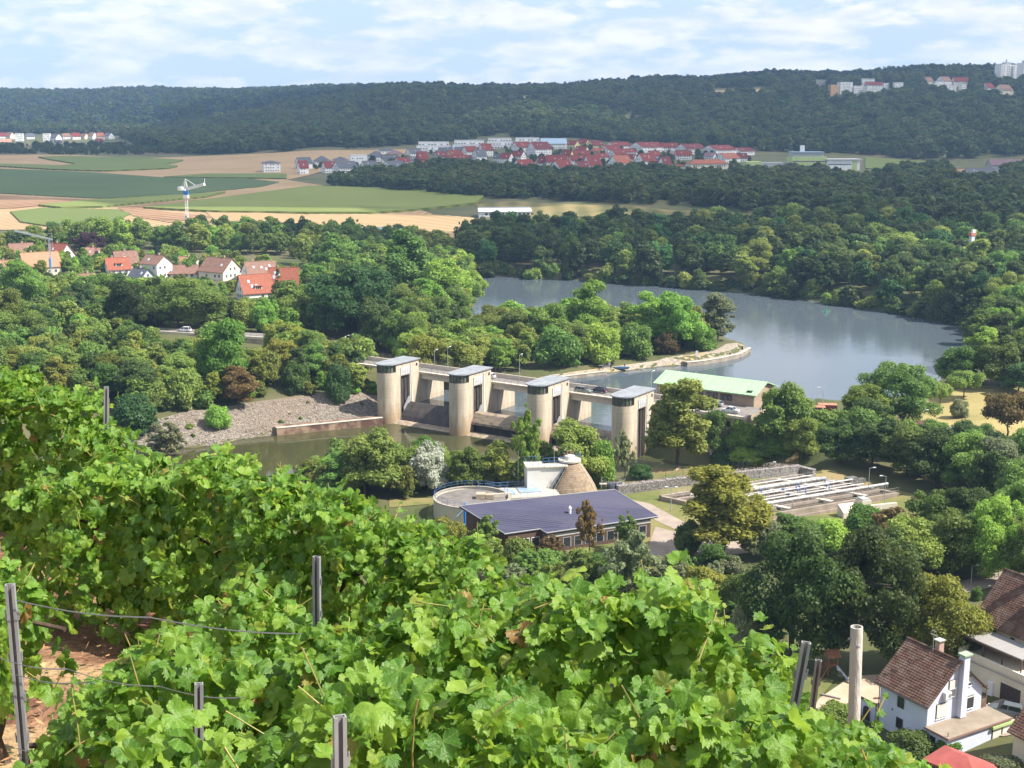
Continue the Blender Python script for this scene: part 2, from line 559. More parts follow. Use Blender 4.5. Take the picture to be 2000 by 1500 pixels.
def grow(poly, d):
    a = sum(p[0] * q[1] - q[0] * p[1] for p, q in zip(poly, poly[1:] + poly[:1]))
    s = 1 if a > 0 else -1
    out = []
    n = len(poly)
    for i in range(n):
        p0 = Vector(poly[i - 1]); p1 = Vector(poly[i]); p2 = Vector(poly[(i + 1) % n])
        e1 = (p1 - p0).normalized(); e2 = (p2 - p1).normalized()
        nn = Vector((e1.y + e2.y, -e1.x - e2.x)) * s
        if nn.length < 0.3: nn = Vector((e1.y, -e1.x)) * s
        nn.normalize()
        out.append(tuple(p1 + nn * d))
    return out
def poly_faces(poly):
    vs = [Vector(p) for p in poly]
    r = delaunay_2d_cdt(vs, [], [list(range(len(vs)))], 1, 1e-4)
    return r[0], r[2]
def sheet(name, poly, z, mat, label):
    v, f = poly_faces(poly)
    me = bpy.data.meshes.new(name)
    me.from_pydata([(p.x, p.y, z) for p in v], [], f)
    me.materials.append(mat)
    o = new_obj(name, me)
    return tag(o, label, None, None, 'structure')
wu = water_mat('lake_water', (0.082, 0.104, 0.122), 0.04, 0.8, 0.30)
wd = water_mat('pool_water', (0.056, 0.056, 0.024), 0.04, 0.8, 0.08)
wfix = list(POLY_U)
gu = grow(POLY_U, 1.5)
# keep the lake behind the gates: the three edges at the weir stay where they are
gu[0] = tuple(W(-3.5, 8.6)[:2]); gu[1] = tuple(W(-3.5, 24)[:2]); gu[-1] = tuple(W(72, 8.6)[:2]); gu[-2] = tuple(W(71, 39)[:2])
sheet('lake', gu, ZU, wu, 'broad grey blue river lake held back by the weir')
gd = grow(POLY_D, 1.2)
gd[0] = tuple(W(-3.5, 8.4)[:2]); gd[-1] = tuple(W(100, 8.4)[:2])
sheet('river', gd, ZD, wd, 'dark green river pool below the weir')

# ------------------------------------------------------------------ draped sheets
def pip(px, py, poly):
    c = False
    n = len(poly)
    for i in range(n):
        x0, y0 = poly[i]; x1, y1 = poly[(i + 1) % n]
        if (y0 > py) != (y1 > py) and px < (x1 - x0) * (py - y0) / (y1 - y0) + x0:
            c = not c
    return c
def drape(name, pts, mat, off, label=None, world=False, skirt=0.0, res=26, edge=None):
    poly = pts if world else [tuple(hit(a, b)[:2]) for a, b in pts]
    lx = [p[0] for p in poly]; ly = [p[1] for p in poly]
    ext = max(max(lx) - min(lx), max(ly) - min(ly))
    st = edge or max(ext / res, 2.0)
    ring = []
    for i in range(len(poly)):
        a = Vector(poly[i]); b = Vector(poly[(i + 1) % len(poly)])
        n = max(1, int((b - a).length / st))
        for k in range(n):
            q = a.lerp(b, k / n)
            ring.append(q)
    nb = len(ring)
    vs = list(ring)
    pl_ = [tuple(q) for q in ring]
    yy = min(ly) + st * 0.5
    while yy < max(ly):
        xx = min(lx) + st * 0.5
        while xx < max(lx):
            if pip(xx, yy, pl_): vs.append(Vector((xx, yy)))
            xx += st
        yy += st
    r = delaunay_2d_cdt(vs, [], [list(range(nb))], 1, 1e-3)
    V = [(p.x, p.y, float(tz(p.x, p.y)) + off) for p in r[0]]
    Fc = [tuple(f) for f in r[2]]
    if skirt:
        b = len(V)
        V += [(q.x, q.y, float(tz(q.x, q.y)) - 0.2) for q in ring]
        top = [(q.x, q.y, float(tz(q.x, q.y)) + off) for q in ring]
        t0 = len(V)
        V += top
        for i in range(nb):
            j = (i + 1) % nb
            Fc.append((b + i, b + j, t0 + j, t0 + i))
    me = bpy.data.meshes.new(name)
    me.from_pydata(V, [], Fc)
    me.materials.append(mat)
    me.update()
    o = new_obj(name, me)
    return tag(o, label, None, None, 'structure')

def field_mat(name, c1, c2, ang, wscale, ws=0.35, nsc=0.02):
    m = bpy.data.materials.new(name); m.use_nodes = True
    t = m.node_tree; b = t.nodes['Principled BSDF']
    b.inputs['Roughness'].default_value = 0.95; b.inputs['Specular IOR Level'].default_value = 0.1
    co = N(t, 'ShaderNodeTexCoord')
    mpn = N(t, 'ShaderNodeMapping'); mpn.inputs['Rotation'].default_value = (0, 0, ang)
    wv = N(t, 'ShaderNodeTexWave'); wv.inputs['Scale'].default_value = wscale; wv.inputs['Distortion'].default_value = 1.5; wv.inputs['Detail'].default_value = 2
    wv.inputs['Detail Scale'].default_value = 0.3
    nz = N(t, 'ShaderNodeTexNoise'); nz.inputs['Scale'].default_value = nsc; nz.inputs['Detail'].default_value = 8
    ad = N(t, 'ShaderNodeMixRGB'); ad.inputs[0].default_value = ws
    r = N(t, 'ShaderNodeValToRGB'); r.color_ramp.elements[0].position = 0.3; r.color_ramp.elements[1].position = 0.7
    r.color_ramp.elements[0].color = (*[v * .88 for v in c1], 1); r.color_ramp.elements[1].color = (*[v * 1.1 for v in c2], 1)
    t.links.new(co.outputs['Object'], mpn.inputs[0]); t.links.new(mpn.outputs[0], wv.inputs['Vector'])
    t.links.new(co.outputs['Object'], nz.inputs['Vector'])
    t.links.new(nz.outputs[0], ad.inputs[1]); t.links.new(wv.outputs[0], ad.inputs[2])
    t.links.new(ad.outputs[0], r.inputs[0]); t.links.new(r.outputs[0], b.inputs['Base Color'])
    return m
wheat = field_mat('stubble', (0.28, 0.19, 0.10), (0.38, 0.27, 0.155), R(20), 0.05, 0.45)
wheat2 = field_mat('stubble_pale', (0.26, 0.175, 0.09), (0.40, 0.285, 0.155), R(62), 0.045, 0.8)
soil = field_mat('bare_soil', (0.22, 0.125, 0.075), (0.31, 0.20, 0.115), R(35), 0.03, 0.4)
maize = field_mat('maize', (0.095, 0.135, 0.038), (0.150, 0.180, 0.055), R(80), 0.06, 0.5, 0.012)
maize2 = field_mat('maize_bright', (0.125, 0.165, 0.040), (0.190, 0.215, 0.062), R(80), 0.06, 0.5, 0.012)
beet = field_mat('beet', (0.058, 0.092, 0.036), (0.085, 0.122, 0.048), R(10), 0.045, 0.45, 0.012)
drape('stubble_field', [(-300,305),(0,303),(150,303),(275,309),(420,304),(550,298),(700,294),(800,292),(832,298),(700,318),(620,338),(560,352),(690,370),(860,425),(930,428),(935,462),(700,462),(300,445),(0,450),(-300,450)], wheat, 0.35, 'pale harvested grain field on the plain behind the village', res=60)
drape('stubble_field', [(400,414),(600,421),(720,421),(800,417),(925,427),(932,462),(820,470),(700,455),(560,440),(420,432)], wheat2, 0.7, 'pale stubble field with mown stripes beside the silver barn', res=40)
drape('ploughed_field', [(-200,378),(0,383),(170,392),(80,403),(30,408),(-200,412)], soil, 0.65, 'reddish bare field near the edge of the plain', res=30)
drape('ploughed_field', [(230,408),(360,392),(430,389),(445,390),(300,410),(330,416),(430,424),(330,436),(262,424)], soil, 0.65, 'reddish bare field around the foot of the white crane', res=30)
FG = 'green crop fields on the plain'
def crop(pts, mat, h, label, res=40):
    o = drape('crop_field', pts, mat, h, label, skirt=1, res=res)
    o['group'] = FG
crop([(75,309),(130,307),(275,310),(358,315),(340,320),(318,322),(347,327),(330,331),(200,336),(100,333),(0,327),(-60,324),(-60,321),(120,326),(150,322),(100,314)], maize, 1.8, 'hook shaped maize field on the upper plain')
crop([(-200,325),(0,331),(180,338),(320,348),(480,350),(545,357),(510,366),(400,377),(370,381),(200,389),(170,388),(0,379),(-200,371)], beet, 0.9, 'large bluish green root crop field behind the white crane')
crop([(320,348),(400,342),(560,342),(560,351),(400,349)], maize, 1.6, 'narrow green strip field below the lone white villa')
crop([(75,404),(170,395),(370,383),(440,378),(400,388),(360,391),(200,407),(120,409)], maize2, 1.8, 'light green maize strip reaching the white crane')
crop([(20,416),(80,409),(230,412),(255,420),(220,436),(100,445),(40,436)], maize, 1.2, 'green field directly behind the village trees')
crop([(280,409),(440,389),(600,367),(640,366),(800,372),(900,379),(945,386),(930,400),(800,414),(720,419),(600,419),(430,417),(330,412)], maize2, 1.9, 'widest light green maize field below the dark tree belt')
crop([(1690,308),(1840,318),(1870,322),(1760,336),(1690,330)], maize, 1.0, 'green field on the right below the wooded hill')
drape('dry_grass', [(930,400),(1000,393),(1200,402),(1400,412),(1470,425),(1460,440),(1250,428),(1100,424),(945,436)], field_mat('rough_grass', (0.10,0.105,0.04), (0.24,0.19,0.085), 0, 0.02, 0.2, 0.03), 0.4, 'rough dry grass strip between the tree belts', res=40)
drape('dry_grass', [(1010,190),(1090,191),(1088,200),(1020,199)], wheat, 1.0, 'small dry clearing high on the wooded hill', res=12)
drape('dry_grass', [(1395,178),(1470,174),(1500,176),(1490,187),(1430,191),(1400,188)], wheat, 1.0, 'dry clearing near the hilltop houses', res=12)
# ------------------------------------------------------------------ house kit
def wallm(name, c):
    return pm('wall_' + name, tuple(v * .86 for v in c), c, scale=0.35, rough=0.9, spec=0.15, stretch=(1, 1, 0.4))
WALL = dict(white=wallm('white', (.80, .80, .80)), cream=wallm('cream', (.74, .68, .54)), yellow=wallm('yellow', (.72, .62, .30)), grey=wallm('grey', (.42, .43, .45)),
            red=wallm('red', (.42, .07, .06)), blue=wallm('blue', (.50, .56, .66)), orange=wallm('orange', (.60, .36, .18)), brown=wallm('brown', (.20, .13, .09)), lime=wallm('lime', (.48, .58, .24)),
            lilac=wallm('lilac', (.64, .67, .84)))
def roofm(name, a, b):
    return pm('roof_' + name, a, b, scale=1.2, rough=0.75, spec=0.2, bump=0.5, bscale=4)
ROOF = dict(red=roofm('red', (.135, .022, .02), (.19, .036, .03)), darkred=roofm('darkred', (.10, .02, .022), (.15, .034, .032)), orange=roofm('orange', (.235, .075, .045), (.30, .105, .065)),
            grey=roofm('grey', (.070, .078, .095), (.11, .115, .13)), brown=roofm('brown', (.17, .095, .07), (.24, .14, .105)), tan=roofm('tan', (.32, .17, .10), (.39, .22, .13)),
            pink=roofm('pink', (.34, .17, .13), (.42, .23, .17)), flat=roofm('flat', (.45, .45, .45), (.58, .58, .57)), bluegrey=roofm('bluegrey', (.24, .34, .44), (.32, .42, .52)), plum=roofm('plum', (.14, .09, .11), (.2, .13, .14)))
glass_m = pm('window_glass', (.025, .03, .035), rough=0.08, spec=0.6)
frame_m = pm('window_frame', (.72, .72, .70), rough=0.5)
dark_frame = pm('dark_frame', (.07, .055, .05), rough=0.5)
shutter_m = pm('roller_shutter', (.62, .58, .52), (.7, .66, .6), scale=1, rough=0.6)
def window_mesh(name, w_, h_, fm, mull=1):
    b = MB()
    f = .09
    b.bb(-w_/2, -w_/2+f, -.06, .05, 0, h_); b.bb(w_/2-f, w_/2, -.06, .05, 0, h_)
    b.bb(-w_/2+f, w_/2-f, -.06, .05, 0, f); b.bb(-w_/2+f, w_/2-f, -.06, .05, h_-f, h_)
    for k in range(mull):
        xx = -w_/2 + w_ * (k + 1) / (mull + 1)
        b.bb(xx - .035, xx + .035, -.05, .04, f, h_-f)
    b.bb(-w_/2+f, w_/2-f, -.02, .03, f, h_-f, 1)
    return b.mesh(name, [fm, glass_m])
WIN = dict(std=window_mesh('window', 1.25, 1.35, frame_m), wide=window_mesh('window', 2.2, 1.4, frame_m, 2), small=window_mesh('window', .8, .9, frame_m, 0), door=window_mesh('window', 1.6, 2.1, frame_m))
sk = MB(); sk.box((0, 0, 0), (.95, 1.35, .14), 0, 0); sk.box((0, 0, .06), (.78, 1.15, .10), 0, 1)
SKY = sk.mesh('skylight', [pm('skylight_frame', (.55, .56, .58), rough=.35), pm('skylight_glass', (.35, .42, .50), rough=.05, spec=.8)])

def gable_wall(L, Wd, eave, ridge, base=-2.5):
    b = MB()
    prof = [(-Wd/2, base), (Wd/2, base), (Wd/2, eave), (0, ridge), (-Wd/2, eave)]
    b.extr(prof, -L/2, L/2)
    return b
def gable_roof(L, Wd, eave, ridge, over=.5, th=.22, courses=0):
    b = MB()
    sl_ = (ridge - eave) / (Wd / 2)
    for s in (-1, 1):
        e = (Wd / 2 + over); ze = eave - over * sl_
        if courses:
            # overlapping tile courses, each a thin tilted strip standing proud of the one above
            for k in range(courses):
                t0 = k / courses; t1 = (k + 1) / courses + .25 / courses
                y0 = e * (1 - t0); z0 = ze + (ridge - ze) * t0 + .10
                y1 = e * (1 - min(t1, 1)); z1 = ze + (ridge - ze) * min(t1, 1) + .03
                prof = [(s*y0, z0 + .02), (s*y0, z0 + .11), (s*y1, z1 + .09), (s*y1, z1 + .02)]
                if s < 0: prof = prof[::-1]
                b.extr(prof, -L/2 - over, L/2 + over)
        prof = [(s*e, ze), (s*e, ze + th * .8), (0, ridge + th), (0, ridge)]
        if s < 0: prof = prof[::-1]
        b.extr(prof, -L/2 - over + .03 * bool(courses), L/2 + over - .03 * bool(courses))
    b.cyl((-L/2 - over, 0, ridge + th), (L/2 + over, 0, ridge + th), .14, .14, 6)
    return b
def hip_roof(L, Wd, eave, ridge, over=.6):
    b = MB()
    a, c = L/2 + over, Wd/2 + over
    r = max(L/2 - Wd/2, .3)
    v = [(-a,-c,eave-.1),(a,-c,eave-.1),(a,c,eave-.1),(-a,c,eave-.1),(-a,-c,eave+.15),(a,-c,eave+.15),(a,c,eave+.15),(-a,c,eave+.15),(-r,0,ridge),(r,0,ridge)]
    b.add(v, [(0,3,2,1),(0,1,5,4),(1,2,6,5),(2,3,7,6),(3,0,4,7),(4,5,9,8),(6,7,8,9),(5,6,9),(7,4,8)])
    return b
def add_windows(root, L, Wd, eave, ridge, rot, gable=True, floors=None, kinds=('std',), gap=2.6, sides=None):
    fl = floors or max(1, int(round(eave / 2.8)))
    for side, (nx_, ny_, width) in enumerate([(0, -1, L), (0, 1, L), (1, 0, Wd), (-1, 0, Wd)]):
        wx = nx_ * math.cos(rot) - ny_ * math.sin(rot); wy = nx_ * math.sin(rot) + ny_ * math.cos(rot)
        if wy > 0.25: continue
        n = max(1, int(width / gap))
        levels = [eave * (f + .5) / fl - .65 for f in range(fl)]
        if gable and nx_ != 0 and ridge - eave > 2.4: levels.append(eave + .3)
        for li, zz in enumerate(levels):
            m = n if li < fl else max(1, n - 2)
            for k in range(m):
                if rnd.random() < .12: continue
                off = (k + .5 - m / 2) * (width * .86 / max(n, 1))
                wm = WIN[rnd.choice(kinds)]
                o = new_obj('window', wm, root)
                if nx_ == 0:
                    o.location = (off, ny_ * (Wd/2 + .03), zz); o.rotation_euler = (0, 0, 0 if ny_ < 0 else math.pi)
                else:
                    o.location = (nx_ * (L/2 + .03), off, zz); o.rotation_euler = (0, 0, math.pi/2 * nx_)
HOUSES = []
def house(loc, rot, L, Wd, eave, ridge, style, wall, roof, name='house', label=None, cat='house', group=None, chim=True, sky_n=1, floors=None, kinds=('std',), dormer=0):
    root = empty(name, loc, rot, label, cat, group)
    if style == 'box':
        b = MB(); b.bb(-L/2, L/2, -Wd/2, Wd/2, -2.5, ridge - .02)
        b.build('wall', WALL[wall], root)
        r = MB()
        r.bb(-L/2 - .12, L/2 + .12, -Wd/2 - .12, Wd/2 + .12, ridge, ridge + .28)
        r.build('roof', ROOF[roof], root)
        add_windows(root, L, Wd, ridge, ridge, rot, False, floors, kinds)
    elif style == 'hip':
        b = MB(); b.bb(-L/2, L/2, -Wd/2, Wd/2, -2.5, eave)
        b.build('wall', WALL[wall], root)
        hip_roof(L, Wd, eave, ridge).build('roof', ROOF[roof], root)
        add_windows(root, L, Wd, eave, eave, rot, False, floors, kinds)
    else:
        gable_wall(L, Wd, eave, ridge).build('wall', WALL[wall], root)
        ro = gable_roof(L, Wd, eave, ridge).build('roof', ROOF[roof], root)
        add_windows(root, L, Wd, eave, ridge, rot, True, floors, kinds)
        s = (ridge - eave) / (Wd / 2)
        for k in range(sky_n):
            t = rnd.uniform(.3, .65)
            side = -1 if math.cos(rot) > 0 else 1
            x = rnd.uniform(-.36, .36) * L
            o = new_obj('skylight', SKY, root)
            o.location = (x, side * Wd/2 * (1 - t), eave + (ridge - eave) * t + .27)
            o.rotation_euler = (math.atan(s) * (1 if side < 0 else -1), 0, 0)
        if dormer:
            for k in range(dormer):
                x = (k - (dormer - 1) / 2) * L / (dormer + .5)
                d = MB(); zb = eave + .8
                y0 = -Wd/2 + .9; 
                d.bb(x - 1.4, x + 1.4, y0, 0, zb, zb + 1.5)
                do = d.build('dormer', WALL[wall], root)
                d2 = MB(); d2.extr([(y0 - .4, zb + 1.45), (y0 - .4, zb + 1.65), (.2, zb + 2.1), (.2, zb + 1.9)][::-1], x - 1.7, x + 1.7)
                d2.build('dormer_roof', ROOF[roof], do)
                o = new_obj('window', WIN['wide'], do); o.location = (x, y0 - .04, zb + .12)
        if chim:
            c = MB(); x = rnd.uniform(-.25, .25) * L
            c.bb(x - .35, x + .35, -.1, .6, ridge - 1.2, ridge + 1.0); c.bb(x - .42, x + .42, -.17, .67, ridge + 1.0, ridge + 1.12)
            c.build('chimney', pm('chimney_plaster', (.34, .24, .19), (.42, .32, .27), scale=3), ro)
    return root
def house_px(x0, x1, vt, vb, style, wall, roof, zone, **kw):
    """house from its outline in the photograph; style R/L = gable end turned to the right/left, S = long side, F = gable front, H hip, B box"""
    q = hit((x0 + x1) / 2, vb)
    s = F / (q.y * CP - (q.z - HC) * SP)
    wid = (x1 - x0) / s
    H = (vb - vt) / s
    ang = {'R': R(32), 'L': R(-32), 'S': R(8), 'F': R(75), 'H': R(18), 'B': R(12)}[style] + rnd.uniform(-.05, .05)
    asp = kw.pop('asp', {'R': .85, 'L': .85, 'S': .5, 'F': .85, 'H': .85, 'B': .7}[style])
    L = wid / (abs(math.cos(ang)) + asp * abs(math.sin(ang)))
    Wd = L * asp
    if style in 'S' and L > 22: Wd = 11
    depth = (abs(math.sin(ang)) * L + abs(math.cos(ang)) * Wd) / 2
    q = Vector((q.x, q.y + depth * .75, float(tz(q.x, q.y + depth * .75))))
    q.z = min(q.z, hit((x0 + x1) / 2, vb).z + 1.0)
    H = max(3.2, H)
    eave = H * kw.pop('ef', .42 if zone == 'village' else .5); ridge = H
    lab = kw.pop('label', None)
    st = {'H': 'hip', 'B': 'box'}.get(style, 'gable')
    o = house(q, ang, L, Wd, eave, ridge, st, wall, roof, label=lab, **kw)
    HOUSES.append(dict(o=o, x=(x0 + x1) / 2, v=vb, wall=wall, roof=roof, style=style, zone=zone, label=lab, w=x1 - x0))
    return o
# the village on the left bank
VG = [(7,63,478,508,'R','white','brown',{}),(84,140,478,516,'L','white','orange',dict(dormer=1)),(154,203,486,510,'L','cream','pink',{}),(24,112,497,540,'R','cream','tan',dict(sky_n=0)),
 (-12,30,510,534,'S','cream','tan',{}),(196,252,506,540,'R','white','orange',dict(dormer=1,sky_n=0)),(213,268,493,531,'R','cream','brown',{}),(270,331,501,545,'L','white','brown',dict(ef=.66,kinds=('small','std'))),
 (245,297,527,555,'L','blue','grey',{}),(318,385,520,543,'S','cream','brown',{}),(332,394,505,527,'L','cream','tan',{}),(383,466,507,548,'L','cream','brown',{}),
 (464,541,514,550,'R','white','brown',dict(sky_n=4)),(453,533,540,588,'R','white','orange',dict(sky_n=3,dormer=1,ef=.34)),(523,582,525,575,'S','cream','orange',dict(sky_n=3)),
 (-14,12,530,562,'B','blue','grey',{}),(128,186,538,575,'R','brown','brown',dict(sky_n=0)),(160,186,545,572,'L','brown','grey',dict(sky_n=0)),(-8,56,655,676,'S','cream','brown',dict(sky_n=0,chim=False))]
for x0, x1, vt, vb, st, wl, rf, kw in VG:
    house_px(x0, x1, vt, vb, st, wl, rf, 'village', **kw)
# the new settlement below the wooded hill
ST = [(507,547,315,337,'H','white','grey',dict(ef=.8)),(574,609,309,331,'R','white','grey',{}),(578,602,315,341,'R','white','red',{}),(609,646,306,326,'H','white','grey',{}),(626,655,317,338,'R','white','red',{}),
 (647,680,307,321,'H','white','grey',{}),(646,698,317,340,'R','white','grey',{}),(680,717,304,329,'B','white','flat',dict(floors=2)),(715,752,296,316,'H','white','grey',{}),(702,738,316,339,'R','white','grey',{}),
 (738,770,289,301,'H','white','grey',{}),(752,791,295,309,'H','yellow','plum',{}),(744,777,304,318,'S','white','grey',{}),(768,801,309,323,'R','white','red',{}),(745,791,316,336,'R','white','grey',{}),
 (791,824,291,308,'R','white','grey',{}),(789,812,307,321,'R','white','grey',{}),(811,837,297,323,'R','red','red',{}),
 (845,875,297,314,'R','grey','darkred',dict(sky_n=3)),(856,884,289,305,'S','white','grey',{}),(888,910,288,301,'S','white','grey',{}),(870,905,295,309,'R','yellow','red',{}),(869,921,304,318,'S','white','red',dict(sky_n=3)),
 (901,934,287,306,'R','white','red',{}),(921,951,293,317,'R','white','grey',{}),(933,963,282,306,'R','white','red',{}),(963,982,301,317,'L','white','grey',{}),(975,1004,300,319,'L','white','red',{}),
 (999,1028,296,315,'L','white','red',{}),(998,1040,279,298,'R','white','red',dict(sky_n=3)),(1029,1078,279,305,'R','white','darkred',dict(sky_n=2)),(1001,1046,313,337,'R','white','red',dict(sky_n=2)),
 (1050,1070,307,328,'L','white','red',{}),(1066,1108,304,328,'S','white','red',dict(sky_n=2)),(1076,1120,314,339,'R','white','red',{}),(1098,1121,294,315,'L','yellow','red',{}),(1111,1152,295,310,'S','cream','red',{}),
 (1122,1152,287,305,'L','cream','red',{}),(1105,1133,276,290,'L','yellow','red',{}),(1129,1152,273,288,'L','yellow','red',{}),(1112,1152,304,322,'S','white','red',{}),(1120,1152,316,343,'R','white','darkred',{}),
 (1146,1180,276,293,'R','yellow','darkred',{}),(1138,1176,304,341,'R','white','red',{}),(1155,1181,290,302,'L','orange','orange',{}),(1174,1215,285,301,'R','white','red',{}),(1182,1236,279,293,'R','white','red',dict(sky_n=2)),
 (1188,1236,305,334,'R','white','orange',{}),(1161,1189,300,315,'R','white','red',{}),(1188,1226,293,312,'R','white','red',{}),(1200,1246,292,304,'R','white','red',{}),(1231,1301,280,298,'R','white','red',dict(sky_n=3)),
 (1223,1245,302,319,'L','white','red',{}),(1242,1283,301,328,'R','white','red',dict(sky_n=3)),(1261,1294,296,314,'R','white','red',{}),(1265,1288,316,335,'L','white','darkred',{}),(1286,1313,307,336,'R','white','darkred',{}),
 (1291,1325,280,296,'S','white','red',{}),(1321,1381,283,301,'R','white','darkred',dict(sky_n=2)),(1305,1327,296,308,'R','yellow','plum',{}),(1319,1351,295,312,'S','white','red',{}),(1373,1442,286,303,'R','white','red',dict(sky_n=3)),
 (1375,1401,299,314,'L','white','plum',{}),(1398,1448,301,319,'R','white','orange',{}),(1431,1476,290,303,'R','white','darkred',dict(sky_n=2)),(1438,1460,300,316,'S','white','darkred',{})]
SG = 'houses of the settlement on the plain'
for x0, x1, vt, vb, st, wl, rf, kw in ST:
    house_px(x0, x1, vt, vb, st, wl, rf, 'settlement', group=SG, **kw)
# terraced white apartment blocks behind them
def terrace(x0, x1, vt, vb, tiers, label, n):
    q = hit((x0 + x1) / 2, vb)
    s = F / (q.y * CP - (q.z - HC) * SP)
    L = (x1 - x0) / s; H = (vb - vt) / s
    root = empty('apartment_block', (q.x, q.y + 8, q.z), R(4), label, 'apartment block')
    b = MB(); r = MB()
    for k in range(tiers):
        l = L * (1 - .10 * k)
        z0 = H * k / tiers; z1 = H * (k + 1) / tiers
        b.bb(-l/2, l/2, -7 + 2.2 * k, 7, z0 - (3 if k == 0 else 0), z1 - .25)
        r.bb(-l/2 - .2, l/2 + .2, -7.2 + 2.2 * k, 7.2, z1 - .25, z1 - (.01 if k < tiers - 1 else 0))
        m = int(l / 3.4)
        for i in range(m):
            if rnd.random() < .3: continue
            o = new_obj('window', WIN['wide'], root); o.location = (-l/2 + (i + .5) * l / m, -7.04 + 2.2 * k, z0 + .5)
    b.build('wall', WALL['white'], root); r.build('roof_edge', ROOF['flat'], root)
    return root
terrace(809, 884, 277, 300, 3, 'white stepped apartment block at the left end of the terrace row', 0)
terrace(880, 952, 274, 300, 3, 'white stepped apartment block second in the terrace row', 1)
terrace(948, 1004, 270, 290, 3, 'pale grey stepped block in the middle of the terrace row', 2)
terrace(1002, 1058, 269, 289, 3, 'white stepped apartment block left of the blue roofed hall', 3)
q = hit(1081, 291); s = F / (q.y * CP)
house((q.x, q.y + 9, q.z), R(6), 50 / s, 16, 17 / s * .62, 20 / s, 'gable', 'white', 'bluegrey', 'sports_hall', 'white hall with pale blue roof behind the red roofed houses', 'hall', chim=False, sky_n=0)
# cream apartment house with long orange roof
q = hit(1382, 347); s = F / (q.y * CP)
house((q.x, q.y + 6, q.z), R(14), 80 / s, 12, 27 / s, 35 / s, 'hip', 'cream', 'orange', 'apartment_house', 'long cream apartment house with orange roof in front of the settlement', 'apartment block', chim=False, sky_n=0, floors=3, kinds=('wide', 'std'))
q = hit(1326, 345)
house((q.x, q.y + 6, q.z), R(14), 28 / s, 11, 20 / s, 25 / s, 'hip', 'cream', 'red', 'apartment_house', 'short cream wing left of the long cream apartment house', 'apartment block', chim=False, sky_n=0, floors=2)
g = MB(); g.bb(-2.2, 2.2, -.8, 3, 0, 24 / s)
q = hit(1343, 347)
root = empty('stair_tower', (q.x, q.y + 1, q.z), R(10), 'glass stair tower between the two cream apartment wings', 'stair tower')
g.build('glazing', pm('pale_glass', (.42, .5, .56), rough=.1, spec=.6), root)
g2 = MB()
for k in range(9): g2.bb(-2.25, 2.25, -.86, -.8, k * 24 / s / 8 - .08, k * 24 / s / 8 + .08)
for k in range(5): g2.bb(-2.25 + k * 1.1, -2.15 + k * 1.1, -.87, -.8, 0, 24 / s)
g2.build('frame', frame_m, root)
# school on the right
q = hit(1585, 331); s = F / (q.y * CP)
root = empty('school', (q.x, q.y + 12, q.z), R(4), 'grey and lime green school with tall chimney beside the settlement', 'school')
def part_box(nm, x0, x1, y0, y1, z0, z1, m, parent=root):
    b = MB(); b.bb(x0, x1, y0, y1, z0, z1); return b.build(nm, m, parent)
k = 1 / s
part_box('main_wing', -38*k, 32*k, -6, 12, -3, 24*k, WALL['lime'])
part_box('upper_floor', -36*k, 26*k, -4, 10, 24*k, 32*k, WALL['grey'])
part_box('upper_roof', -37*k, 27*k, -5, 11, 32*k, 34*k, ROOF['bluegrey'])
part_box('chimney', -17*k, -9*k, 2, 5, 34*k, 46*k, WALL['white'])
part_box('green_block', -128*k, -98*k, -4, 10, -3, 15*k, WALL['lime'])
part_box('link_wing', -98*k, -38*k, -2, 10, -3, 13*k, WALL['grey'])
part_box('right_wing', 32*k, 98*k, -8, 10, -3, 18*k, WALL['white'])
part_box('right_roof', 30*k, 101*k, -9, 11, 18*k, 20*k, ROOF['flat'])
part_box('end_wall', 82*k, 92*k, -8.3, -8.05, -14*k, 17*k, WALL['lime'])
for lv in (5*k, 14*k):
    for i in range(15):
        o = new_obj('window', WIN['wide'], root); o.location = (-35*k + i * 4.6*k, -6.04, lv)
for i in range(10):
    o = new_obj('window', WIN['wide'], root); o.location = (36*k + i * 4.6*k, -8.04, 8*k)
for i in range(5):
    o = new_obj('window', WIN['wide'], root); o.location = (-122*k + i * 4.6*k, -4.04, 5*k)
# far village at the foot of the ridge
for i, (x0, x1, vt, vb, st, wl, rf) in enumerate([(-10,14,260,272,'R','white','red'),(8,27,259,272,'L','cream','brown'),(28,45,261,276,'B','white','flat'),(47,66,261,272,'R','white','grey'),(83,98,261,276,'B','white','flat'),(96,118,262,276,'L','white','grey'),
      (118,136,261,272,'R','white','brown'),(136,156,260,273,'R','white','red'),(156,172,261,272,'L','cream','brown'),(170,188,259,272,'L','white','brown'),(186,203,260,273,'R','cream','orange'),(200,221,260,272,'L','white','grey'),(-8,20,272,283,'R','cream','pink'),(184,200,271,281,'R','white','red'),(104,120,274,284,'R','white','grey')]):
    house_px(x0, x1, vt, vb, st, wl, rf, 'farvillage', group='houses of the far village under the ridge', sky_n=0)
